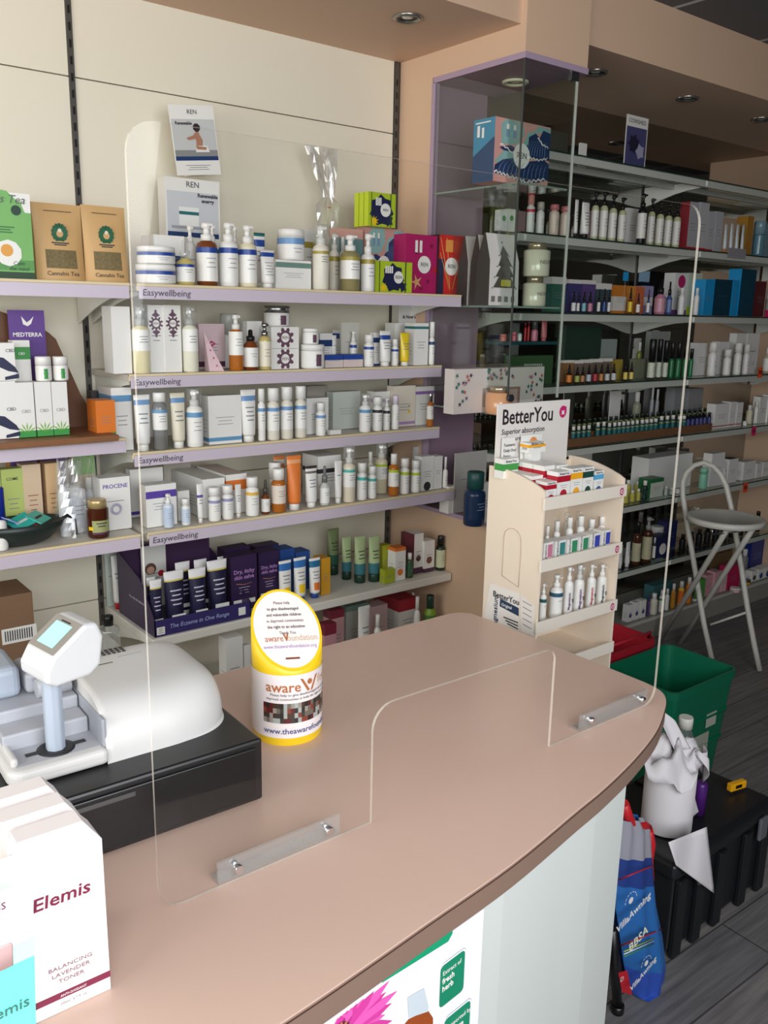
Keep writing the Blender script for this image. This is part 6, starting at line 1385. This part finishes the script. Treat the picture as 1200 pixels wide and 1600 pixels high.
# ------------------------------------------------------------------ products on the mirrored glass unit
G1, G2, G3, G4, G5, G6, G7, G8 = ['the %s glass shelf' % s for s in ('topmost', 'second', 'third', 'fourth', 'fifth', 'sixth', 'seventh')]+['the unit base shelf']
YR = 2.45
# poster card on top shelf
e = None
yy = 2.52; a_ = PY(976, 230, yy); b2_ = PY(1010, 230, yy)
def grap(e, w, h):
    mb = MB(); mb.box(-w*.46, w*.46, -.0006, 0, 0, h*.80, M((75, 75, 120), .5)); star(mb, -w*.1, h*.5, w*.28, -.001, M((35, 35, 60), .5), 7, .7); star(mb, w*.2, h*.38, w*.22, -.0012, M((170, 170, 195), .5), 5, .7); mb.build('picture', e); text('COWSHED', w*.16, ink, (0, -.001, h*.90), parent=e)
card('showcard', (a_.x+b2_.x)/2, yy, GZ[0]+.001, b2_.x-a_.x, zat(178, a_.x, yy)-GZ[0], 0, 0, 'white edged card with violet grape picture', parts=grap, shelf=G1)
put('carton', G1, GZ[0]+.001, 2.60, 905, 915, 224, 'small white folded card', d=.01, marks=0)
rs = M((205, 45, 70), .4); wcap = M((232, 228, 220), .4)
gl = M((190, 195, 150), .25)
T(G2, GZ[1]+.001, YR, [
 ('carton', 781, 792, 328, 'small square white box with leaf print', dict(d=.03, motif=green, mz=.6)), ('carton', 793, 804, 327, 'small square white box with leaf print', dict(d=.03, motif=green, mz=.6)),
 ('carton', 808, 820, 330, 'grey pink carton', dict(col=M((150, 120, 120), .5))),
 ('bottle', 821, 834, 305, 'tall white bottle with red flower and dark base', dict(cap=M((225, 150, 140), .4), capw=.8, band=rs, l0=.2)),
 ('bottle', 836, 849, 316, 'white bottle with red print', dict(cap=M((190, 180, 170), .4), capw=.9, mark=rs)),
 ('bottle', 856, 872, 320, 'pale pink and cream bottle', dict(col=M((228, 205, 190), .35), cap=M((205, 120, 125), .4), capw=.9, caph=.18)),
 ('bottle', 873, 889, 323, 'pale pink and cream bottle', dict(col=M((228, 205, 190), .35), cap=M((205, 120, 125), .4), capw=.9, caph=.18)),
 ('tube', 894, 902, 312, 'slim white tube with black cap', dict(cap=black, marks=4)),
 ('tube', 903, 921, 313, 'white tube with black print and black cap', dict(cap=black, marks=5, crimp=M((60, 60, 58), .4))),
 ('pump', 921, 933, 300, 'pale bottle with black pump', dict(cap=black, col=gl, lab=wcap)), ('pump', 934, 947, 300, 'pale bottle with black pump', dict(cap=black, col=gl, lab=wcap)),
 ('pump', 948, 961, 305, 'pale bottle with black pump', dict(cap=black, col=gl, lab=wcap)), ('pump', 963, 975, 309, 'pale bottle with black pump', dict(cap=black, col=gl, lab=wcap)),
 ('pump', 993, 1007, 303, 'black bottle with white label and black pump', dict(cap=black, col=black, lab=wcap, Y=2.43, l0=.15)),
 ('pump', 1009, 1020, 310, 'green tinted bottle with black pump and dark print', dict(cap=black, col=gl, lab=wcap, marks=5)), ('pump', 1022, 1034, 315, 'green tinted bottle with black pump and dark print', dict(cap=black, col=gl, lab=wcap, marks=5)),
 ('pump', 1035, 1047, 318, 'green tinted bottle with black pump and dark print', dict(cap=black, col=gl, lab=wcap, marks=5)), ('pump', 1048, 1060, 320, 'green tinted bottle with black pump and dark print', dict(cap=black, col=gl, lab=wcap, marks=5)),
 ('carton', 1072, 1086, 316, 'silver carton with red side and red base', dict(col=M((175, 175, 178), .3), side=M((150, 30, 45), .4), bands=[(0, .06, red)], d=.05)),
 ('carton', 1088, 1102, 317, 'silver carton with red base line', dict(col=M((185, 185, 186), .3), bands=[(0, .06, red)], d=.04)),
 ('carton', 1103, 1112, 331, 'slim silver carton', dict(col=M((180, 180, 182), .3), bands=[(0, .06, red)], d=.04)), ('carton', 1114, 1125, 331, 'slim silver carton', dict(col=M((180, 180, 182), .3), d=.04)),
 ('tube', 1127, 1135, 350, 'tiny silver tube with orange base', dict(col=M((200, 205, 205), .3), cap=orange, marks=1)), ('tube', 1136, 1144, 349, 'tiny silver tube with orange base', dict(col=M((200, 205, 205), .3), cap=orange, marks=1)),
 ('tube', 1145, 1153, 350, 'tiny silver tube with orange base', dict(col=M((200, 205, 205), .3), cap=orange, marks=1)), ('tube', 1154, 1161, 351, 'tiny silver tube with orange base', dict(col=M((200, 205, 205), .3), cap=orange, marks=1)),
 ('carton', 1163, 1172, 338, 'golden brown carton', dict(col=M((170, 120, 40), .4), d=.06)),
 ('jar', 1174, 1192, 346, 'blue glass jar', dict(col=M((90, 130, 145), .15), lid=M((120, 150, 160), .2), marks=0)), ('carton', 1193, 1215, 352, 'pale blue box at picture edge', dict(col=M((120, 150, 160), .3))),
])
put('carton', G2, GZ[1]+.001, 2.52, 977, 995, 326, 'white boxes card behind pump bottles', d=.03)
put('carton', G3, GZ[2]+.001, 2.47, 860, 882, 433, 'green and white carton with jar', d=.05, col=M((60, 110, 95), .4), bands=[(.8, 1, wcap)])
rows3 = [
 ('carton', 886, 906, 437, 'indigo carton', dict(col=M((70, 65, 120), .4), bands=[(.88, 1, wcap)], Y=2.49)), ('carton', 907, 928, 438, 'violet carton', dict(col=M((95, 75, 130), .4), bands=[(.88, 1, wcap)], Y=2.49)),
 ('carton', 930, 953, 443, 'white topped carton with dark bottle windows', dict(col=M((70, 90, 95), .4), bands=[(.8, 1, wcap)], Y=2.49)),
 ('carton', 957, 977, 446, 'orange carton with white panel', dict(col=M((215, 130, 50), .4), bands=[(.1, .6, wcap)], Y=2.49)), ('carton', 978, 991, 447, 'orange carton with small bottle', dict(col=M((220, 145, 60), .4), Y=2.49)),
 ('carton', 992, 1004, 448, 'coral carton with small bottle', dict(col=M((205, 110, 70), .4), Y=2.49)), ('carton', 1005, 1018, 447, 'lilac and white carton', dict(col=M((160, 150, 190), .4), bands=[(.3, .6, wcap)], Y=2.49)),
 ('dropper', 892, 899, 455, 'mini dark bottle with white label', dict(col=navy)), ('dropper', 900, 905, 456, 'mini dark bottle with white label', dict(col=navy)),
 ('dropper', 908, 915, 456, 'mini dark bottle with pale blue label', dict(col=navy, lab=M((130, 190, 200), .4))), ('dropper', 917, 925, 456, 'mini dark bottle with pink label', dict(col=navy, lab=M((200, 130, 150), .4))),
 ('dropper', 932, 937, 452, 'dark slim roller bottle with white label', dict(col=black)), ('dropper', 940, 946, 451, 'dark slim roller bottle with blue label', dict(col=black, lab=blue)), ('dropper', 948, 953, 452, 'dark slim roller bottle with white label', dict(col=black)),
 ('dropper', 980, 987, 449, 'brown dropper with yellow label', dict(lab=yellow)), ('dropper', 993, 999, 458, 'brown dropper with white label', dict()), ('dropper', 1009, 1014, 452, 'blue mini dropper', dict(col=blue)),
 ('dropper', 1021, 1038, 437, 'rose bottle with black dropper', dict(col=M((190, 130, 150), .2), lab=M((205, 150, 165), .4))), ('dropper', 1039, 1048, 440, 'blue bottle with black dropper', dict(col=M((70, 90, 150), .2), lab=M((110, 130, 180), .4))),
 ('carton', 1050, 1071, 427, 'white carton with magenta flower print', dict(motif=dpink, mz=.8, bands=[(0, .12, M((120, 60, 130), .4))], Y=2.50)), ('bottle', 1058, 1068, 450, 'white bottle in front of flower carton', dict(cap=wcap)),
 ('carton', 1073, 1092, 427, 'sage and white carton', dict(col=M((195, 205, 180), .4), bands=[(0, .2, lime)], Y=2.50)), ('bottle', 1082, 1090, 450, 'sage white bottle in front of carton', dict(cap=wcap)),
 ('carton', 1098, 1110, 437, 'bright cyan edged box', dict(col=M((30, 150, 210), .3), d=.06)), ('carton', 1112, 1139, 437, 'dark petrol box with cyan trim', dict(col=M((15, 60, 80), .3), d=.06, side=M((30, 150, 210), .3), marks=1, mark=teal)),
 ('carton', 1141, 1149, 438, 'slim cyan box', dict(col=M((30, 150, 210), .3), d=.06)), ('carton', 1152, 1175, 421, 'tall petrol box with cyan side', dict(col=M((15, 65, 85), .3), d=.07, side=M((30, 155, 215), .3), marks=0)),
 ('carton', 1177, 1192, 440, 'dark red carton', dict(col=M((95, 30, 35), .4))), ('jar', 1194, 1210, 452, 'grey jar at the picture edge', dict(col=M((170, 170, 165), .3))),
]
T(G3, GZ[2]+.001, YR-.01, rows3)
e2 = empty('price_tag', tuple(PY(978, 432, 2.41))); MB().box(-.018, .018, 0, .001, -.018, .018, M((40, 155, 215), .4)).build('tag_sheet', e2); MB().box(-.001, .001, .001, .003, -.125, .0, clearm).build('tag_stem', e2); reg(e2, 'bright blue square price tag', G3, 978, 'tag')
# tier of pink cosmetics on little teal shelf in the left end
zt_ = PY(815, 533, 2.50).z
e = empty('teal_riser', (xat(818, 2.50, zt_), 2.50, zt_)); xw = (xat(862, 2.50, zt_)-xat(776, 2.50, zt_))/2
MB().box(-xw, xw, -.06, .06, -.012, 0, M((30, 80, 85), .2)).build('riser_top', e); MB().box(-xw, -xw+.004, -.05, .05, GZ[3]+.001-zt_, -.012, glassm).box(xw-.004, xw, -.05, .05, GZ[3]+.001-zt_, -.012, glassm).build('riser_leg', e); tag(e, 'little teal glass riser with pink cosmetics behind the corner case', 'riser')
R1n = 'the teal riser'
T(R1n, zt_+.0005, 2.47, [
 ('jar', 781, 791, 522, 'small coral ball jar', dict(col=M((215, 120, 110), .4), lid=M((215, 120, 110), .4), marks=0)), ('jar', 799, 807, 519, 'pink pot', dict(col=M((205, 100, 120), .3), lid=M((205, 100, 120), .3), marks=0)),
 ('dropper', 808, 815, 515, 'black capped pale pot', dict(caph=.3, col=M((200, 205, 210), .3))), ('bottle', 818, 822, 505, 'slim crimson stick', dict(col=red, cap=M((130, 20, 40), .3), marks=0)), ('bottle', 823, 827, 502, 'slim crimson stick', dict(col=red, cap=M((130, 20, 40), .3), marks=0)),
 ('bottle', 829, 840, 500, 'pink bottle with dark cap', dict(col=M((205, 120, 140), .3), cap=M((80, 80, 78), .3), capw=.8, caph=.45)), ('tube', 843, 855, 496, 'pink squeeze tube', dict(col=M((200, 110, 115), .4), cap=M((200, 110, 115), .4), marks=0)),
])
dgb = M((45, 75, 50), .4)
T(G4, GZ[3]+.001, 2.435, [('dropper', a, b_, yt, s, dict(lab=M(c, .4), col=M((45, 25, 15), .2))) for a, b_, yt, s, c in (
 (884, 893, 570, 'small dark dropper bottle with orange label', (220, 130, 40)), (897, 905, 573, 'small dark dropper bottle with olive label', (170, 175, 90)), (906, 913, 573, 'small dark dropper bottle with brown label', (190, 130, 80)), (915, 923, 570, 'small dark dropper bottle with grey label', (190, 195, 205)),
 (925, 933, 569, 'small dark dropper bottle with red label', (180, 50, 60)), (935, 942, 569, 'small dark dropper bottle with amber label', (200, 130, 70)), (944, 952, 569, 'small dark dropper bottle with white label', (200, 200, 195)), (954, 962, 568, 'small dark dropper bottle with white label', (205, 205, 205)), (973, 980, 566, 'small dark dropper bottle with yellow label', (225, 200, 90)), (982, 989, 566, 'small dark dropper bottle with yellow label', (225, 205, 110)))]+[
 ('bottle', 1010, 1022, 530, 'tall black capped bottle with pale label', dict(cap=black, caph=.55, capw=.9, col=M((50, 55, 40), .2), lab=M((210, 215, 195), .4), band=None, l0=.1, l1=1)), ('bottle', 1023, 1032, 530, 'tall black capped bottle with pale label', dict(cap=black, caph=.55, capw=.9, col=M((50, 55, 40), .2), lab=M((210, 215, 195), .4), l0=.1, l1=1)), ('bottle', 1033, 1042, 532, 'tall black capped bottle with pale label', dict(cap=black, caph=.55, capw=.9, col=M((50, 55, 40), .2), lab=M((210, 215, 195), .4), l0=.1, l1=1)),
 ('bottle', 1043, 1051, 535, 'green bottle with black cap', dict(cap=black, caph=.45, capw=.8, col=M((35, 120, 70), .3))), ('bottle', 1053, 1062, 535, 'green bottle with black cap', dict(cap=black, caph=.45, capw=.8, col=M((35, 120, 70), .3))), ('bottle', 1064, 1072, 540, 'green bottle with black cap', dict(cap=black, caph=.4, capw=.8, col=M((35, 120, 70), .3))), ('bottle', 1074, 1081, 545, 'green bottle with black cap', dict(cap=black, caph=.35, capw=.8, col=M((35, 120, 70), .3))),
 ('bottle', 1104, 1117, 535, 'glossy silver white bottle', dict(cap=wcap, capw=.95, caph=.3)), ('bottle', 1128, 1140, 546, 'glossy silver white bottle', dict(cap=wcap, capw=.95, caph=.3)), ('bottle', 1144, 1156, 536, 'glossy silver white bottle', dict(cap=wcap, capw=.95, caph=.3)), ('bottle', 1158, 1168, 538, 'glossy silver white bottle', dict(cap=wcap, capw=.95, caph=.3)),
 ('dropper', 1191, 1203, 532, 'white cone topped bottle at picture edge', dict(cap=wcap, col=M((190, 180, 160), .3))),
])
T(G4, GZ[3]+.001, 2.49, [('carton', 879, 895, 563, 'small brown edged white carton', dict(col=M((150, 110, 70), .5), bands=[(.88, 1, wcap)], d=.03))]+[('carton', 897+i*15, 910+i*15, 563-i, 'small brown and white carton behind dropper bottles', dict(col=M((120, 105, 90), .5), bands=[(.85, 1, wcap)], d=.03)) for i in range(4)]+[
 ('carton', 960, 971, 562, 'narrow mustard carton', dict(col=M((170, 150, 60), .4), d=.03)), ('carton', 990, 1000, 561, 'narrow olive grey carton', dict(col=M((120, 125, 100), .4), d=.03)), ('carton', 1001, 1009, 561, 'narrow olive grey carton', dict(col=M((120, 125, 100), .4), d=.03)),
 ('carton', 1085, 1102, 536, 'tall white carton behind bottles', dict(d=.04)), ('carton', 1119, 1135, 534, 'pale cream carton behind bottles', dict(d=.04)), ('carton', 1145, 1160, 521, 'tall grey white carton', dict(d=.04)), ('carton', 1162, 1181, 521, 'tall grey white carton', dict(d=.04)), ('carton', 1169, 1180, 550, 'short white carton', dict(d=.03, Y=2.45)),
])
T(G4, GZ[3]+.001, 2.58, [('carton', 880, 935, 508, 'dark green box at the back', dict(col=M((40, 62, 52), .4), d=.05, marks=0)), ('carton', 937, 960, 530, 'clear box at the back', dict(col=M((150, 160, 155), .3), d=.04)), ('carton', 800, 862, 556, 'green box with white lettering blocks', dict(col=M((60, 95, 60), .4), d=.05, marks=0, Y=2.46)), ('jar', 905, 922, 570, 'green glass pot', dict(col=M((90, 120, 80), .3), lid=M((200, 200, 190), .3))), ('bottle', 992, 1000, 535, 'olive bottle at the back', dict(col=M((140, 150, 50), .3))), ('carton', 1012, 1042, 518, 'grey carton at the back', dict(col=M((150, 152, 145), .4), d=.03)),])
for r in REG:
    if r[1].startswith('green box with white'):
        mb = MB()
        for i in range(9): mb.box(-.055+i*.0125, -.047+i*.0125, -.0257, -.025, .072, .085, M((190, 195, 185), .5))
        for i in range(3): mb.box(-.012+i*.0125, -.004+i*.0125, -.0257, -.025, .048, .060, M((190, 195, 185), .5))
        mb.build('white_blocks', r[0])
# fifth shelf: wooden tray of tester bottles
e = empty('wooden_tray', (2.62, YG+.02, GZ[4]+.001)); xe = xat(1112, YG+.02, GZ[4]); xs_ = xat(880, YG+.02, GZ[4])
wt = M((120, 85, 58), .55, noise=.2, nscale=14)
MB().box(xs_-2.62, xe-2.62, 0, .008, 0, .036, wt).build('front_board', e); MB().box(xs_-2.62, xe-2.62, .008, .15, 0, .022, wt).build('tray_floor', e); MB().box(xs_-2.62, xe-2.62, .05, .15, .022, .05, wt).build('rear_step', e)
tag(e, 'long brown wooden tray of small oil bottles on the fifth glass shelf', 'tray')
tg = M((18, 78, 82), .2); tbl = M((30, 40, 85), .2)
cs = [895, 903, 911, 919, 933, 942, 951, 959, 966, 973, 980, 987, 994, 1002, 1009, 1016, 1023, 1032, 1041, 1050, 1060, 1067]
zt5 = GZ[4]+.0235
for i, c in enumerate(cs):
    w_ = 3.6 if i < 13 else 4.0; cxx = xat(c, 2.445, zt5); tp = pj((cxx, 2.445, zt5+(.070 if i in (4, 5, 17, 18, 19) else .062)))[1]
    put('bottle', 'the wooden tray', zt5, 2.445, c-w_, c+w_, tp, 'small teal oil bottle with white cap', col=tg, cap=wcap, caph=.28, capw=.75, lab=M((30, 100, 105), .3), band=M((150, 150, 90), .4), marks=0)
for i, c in enumerate([1074, 1081, 1088, 1094, 1100, 1107]):
    cxx = xat(c, 2.445, zt5); tp = pj((cxx, 2.445, zt5+.066))[1]
    put('bottle', 'the wooden tray', zt5, 2.445, c-3, c+3, tp, 'small indigo oil bottle with dark cap', col=tbl, cap=M((30, 25, 30), .3), caph=.3, capw=.75, lab=M((70, 75, 130), .3), marks=0)
for i in range(26):
    c = 896+i*8.2; cxx = xat(c, 2.50, zt5+.03); tp = pj((cxx, 2.50, zt5+.029+.052))[1]
    put('bottle', 'the wooden tray rear step', zt5+.0285, 2.50, c-3.2, c+3.2, tp, 'small dark bottle with gold ringed cap', col=M((20, 55, 45), .2), cap=M((25, 40, 32), .3), caph=.3, capw=.8, band=M((150, 150, 70), .4), marks=0)
T(G5, GZ[4]+.001, 2.44, [
 ('carton', 1115, 1136, 631, 'tall white carton with red base line', dict(bands=[(.08, .12, red)], d=.05)), ('carton', 1138, 1147, 628, 'white carton with red base line', dict(bands=[(.08, .12, red)], d=.05)), ('carton', 1149, 1158, 629, 'white carton with red base line', dict(bands=[(.08, .12, red)], d=.05)),
 ('jar', 1160, 1167, 658, 'tiny clear jar', dict()), ('bottle', 1164, 1174, 633, 'cream white bottle with white cap', dict(col=M((225, 220, 190), .3), Y=2.47)), ('bottle', 1176, 1183, 627, 'slim white bottle', dict(Y=2.46)), ('carton', 1184, 1196, 620, 'white carton near picture edge', dict(d=.04)), ('carton', 1198, 1212, 617, 'white carton at picture edge', dict(d=.04)),
])
T(G5, GZ[4]+.001, 2.60, [('carton', 950, 966, 611, 'white leaning card at the back', dict(d=.006, marks=0)), ('bottle', 985, 998, 612, 'tall olive grey bottle at the back', dict(col=M((150, 152, 130), .3))), ('bottle', 1012, 1018, 605, 'slim silver tube at the back', dict(col=M((165, 168, 170), .3))), ('bottle', 1020, 1026, 608, 'slim silver tube at the back', dict(col=M((165, 168, 170), .3))), ('carton', 1050, 1062, 606, 'grey carton at the back', dict(col=M((150, 150, 152), .4))), ('carton', 1072, 1094, 607, 'grey carton with red base at the back', dict(col=M((150, 150, 152), .4), bands=[(0, .08, M((130, 60, 50), .4))]))])
# sixth shelf
yb_ = M((190, 180, 80), .25)
T(G6, GZ[5]+.001, 2.44, [
 ('bottle', 972, 981, 768, 'small yellow oil bottle with white cap', dict(col=yb_, cap=wcap)), ('bottle', 983, 991, 766, 'small yellow oil bottle with white cap', dict(col=yb_, cap=wcap)), ('bottle', 993, 1000, 764, 'small yellow oil bottle with white cap', dict(col=yb_, cap=wcap)),
 ('bottle', 1001, 1011, 751, 'dark green bottle with white cap', dict(col=M((20, 50, 40), .2), cap=wcap)), ('carton', 1015, 1035, 748, 'green and white carton with yellow corner', dict(col=M((205, 210, 195), .4), side=M((30, 110, 60), .4), bands=[(.8, 1, M((30, 110, 60), .4))], d=.07)),
 ('bottle', 1037, 1043, 760, 'little clear vial', dict(col=M((180, 190, 180), .2))), ('bottle', 1045, 1052, 762, 'little clear vial', dict(col=M((180, 190, 180), .2))), ('jar', 1054, 1062, 764, 'tiny pot', dict()),
 ('bottle', 1091, 1104, 731, 'mint green bottle', dict(col=M((140, 205, 175), .3), cap=M((140, 205, 175), .3), capw=.95, marks=0)),
 ('carton', 1108, 1128, 708, 'tall white carton behind stool back', dict(d=.05)), ('tube', 1124, 1134, 724, 'white tube by carton', dict(marks=1)), ('carton', 1136, 1150, 717, 'white carton behind stool back, with black top', dict(d=.05, top=black)),
 ('carton', 1160, 1178, 721, 'pale cream carton', dict(d=.05)), ('carton', 1181, 1189, 724, 'slim pale carton', dict(d=.05)), ('carton', 1191, 1200, 722, 'slim pale carton', dict(d=.05)), ('carton', 1202, 1212, 722, 'slim pale carton', dict(d=.05)),
])
T(G6, GZ[5]+.001, 2.52, [('bottle', 975, 985, 750, 'tall yellow oil bottle with white cap', dict(col=yb_, cap=wcap)), ('bottle', 990, 1000, 752, 'tall yellow oil bottle with white cap', dict(col=yb_, cap=wcap)), ('carton', 1010, 1078, 712, 'big white storage box behind the bottles', dict(d=.10, marks=0)), ('dropper', 1037, 1044, 742, 'dark dropper bottle behind vials', dict()), ('dropper', 1047, 1054, 744, 'dark dropper bottle behind vials', dict()), ('dropper', 1058, 1066, 739, 'dark dropper bottle behind vials', dict())])
# seventh shelf
am2 = M((70, 35, 18), .2); bgl = M((190, 185, 150), .4)
T(G7, GZ[6]+.001, 2.44, [
 ('tube', 964, 972, 852, 'white tube with text', dict()), ('tube', 974, 984, 847, 'white tube with text', dict()), ('bottle', 985, 999, 816, 'brown bottle with beige label', dict(col=am2, lab=bgl, cap=black, l1=.75)), ('pump', 1001, 1016, 808, 'brown pump bottle with beige label', dict(col=am2, lab=bgl, cap=M((150, 150, 145), .3), l1=.8)),
 ('bottle', 1018, 1023, 840, 'slim dark bottle with pale label', dict(col=black, lab=wcap)), ('carton', 1024, 1044, 838, 'deep blue pack with white oval', dict(col=M((25, 35, 80), .4), motif=wcap, mz=.4, marks=0)),
 ('jar', 1014, 1034, 822, 'white lidded turquoise jar behind', dict(col=M((110, 170, 170), .4), Y=2.52, lidh=.3)), ('carton', 1040, 1055, 815, 'blue carton behind', dict(col=M((40, 50, 110), .4), Y=2.52)), ('bottle', 990, 1002, 800, 'clear tall bottle at the back', dict(col=M((90, 80, 70), .2), cap=M((120, 110, 105), .3), Y=2.54)),
]+[('bottle', 1060+i*13, 1070+i*13, 835-i*4, 'dark bottle with black cap', dict(col=M((28, 26, 28), .3), cap=black, marks=0, Y=2.46)) for i in range(10)])
# base shelf
T(G8, GZ[7]+.001, 2.44, [
 ('carton', 980, 988, 945, 'white carton with purple tube print', dict(motif=purple)), ('carton', 990, 998, 941, 'white carton with purple tube print', dict(motif=purple)), ('carton', 1000, 1008, 938, 'white carton with purple tube print', dict(motif=purple)), ('bottle', 1010, 1014, 932, 'purple stick', dict(col=purple, cap=purple)),
 ('bottle', 1014, 1026, 927, 'cream bottle with small print', dict(col=M((215, 210, 190), .4))), ('bottle', 1028, 1036, 922, 'white bottle with green label', dict(band=green)), ('bottle', 1037, 1044, 920, 'grey white bottle', dict()),
 ('bottle', 1046, 1054, 912, 'amber tinted bottle', dict(col=M((200, 140, 50), .3))), ('bottle', 1057, 1067, 908, 'yellow bottle with orange label', dict(col=M((235, 185, 50), .3), lab=orange)), ('bottle', 1069, 1079, 902, 'orange bottle with white cap', dict(col=M((225, 130, 40), .3))), ('jar', 1081, 1089, 942, 'small white pot', dict()), ('bottle', 1083, 1090, 905, 'yellow bottle', dict(col=M((235, 190, 60), .3), Y=2.50)),
 ('carton', 1093, 1100, 905, 'green carton', dict(col=M((90, 160, 70), .4))), ('carton', 1102, 1112, 898, 'pink carton', dict(col=M((215, 160, 165), .4))), ('carton', 1114, 1124, 893, 'pink carton', dict(col=M((215, 165, 170), .4))), ('carton', 1126, 1134, 895, 'pale pink carton', dict(col=M((225, 185, 185), .4))),
 ('carton', 1136, 1154, 884, 'magenta carton', dict(col=M((190, 30, 85), .4))), ('jar', 1140, 1156, 918, 'clear pot with pink contents', dict(col=M((230, 180, 190), .3), Y=2.40)), ('jar', 1160, 1172, 905, 'yellow tub with dark lid', dict(col=M((225, 170, 40), .4), lid=M((60, 55, 60), .4), lidh=.5)),
 ('carton', 1174, 1182, 892, 'white carton with black swirl', dict(motif=ink)), ('carton', 1184, 1193, 889, 'white carton with blue swirl', dict(motif=blue)), ('carton', 1194, 1204, 886, 'white carton with blue swirl', dict(motif=blue)),
 ('carton', 1170, 1192, 842, 'royal blue carton behind', dict(col=M((30, 50, 130), .4), Y=2.55)), ('carton', 1194, 1212, 846, 'sky blue carton behind', dict(col=M((60, 120, 200), .4), Y=2.55)), ('bottle', 1154, 1166, 858, 'grey bottle behind', dict(col=M((130, 130, 130), .4), Y=2.54)),
 ('carton', 1120, 1140, 862, 'brown carton behind', dict(col=M((110, 85, 50), .5), Y=2.56)), ('carton', 1020, 1050, 912, 'teal and silver box at the back', dict(col=M((70, 120, 125), .4), Y=2.56)),
])
# bright discount tags and a price label on the shelf rails
def ptag(x, y, w, h, c, s, desc, Y=YG-.006, tm=None):
    p = PY(x, y, Y); e = empty('price_tag', tuple(p)); MB().box(-w/2, w/2, 0, .0012, -h/2, h/2, M(c, .5)).build('tag_sheet', e)
    if s: text(s, h*.5, tm or M((120, 20, 40), .5), (0, -.0006, 0), parent=e, bold=.03)
    reg(e, desc, 'the mirrored unit', x, 'tag')
ptag(1188, 582, .040, .052, (250, 95, 45), '50%', 'orange discount tag hanging at the fourth glass shelf'); ptag(1178, 674, .038, .045, (235, 30, 110), '50%', 'pink discount tag hanging at the fifth glass shelf')
ptag(1165, 762, .040, .050, (250, 85, 40), '50%', 'orange discount tag hanging at the sixth glass shelf'); ptag(1198, 490, .030, .035, (235, 30, 110), '', 'pink tag at right edge of the third glass shelf')
ptag(1152, 396, .155, .045, (150, 145, 150), '', 'grey price strip label under the second glass shelf', tm=M((200, 200, 205), .5))
finish_labels()
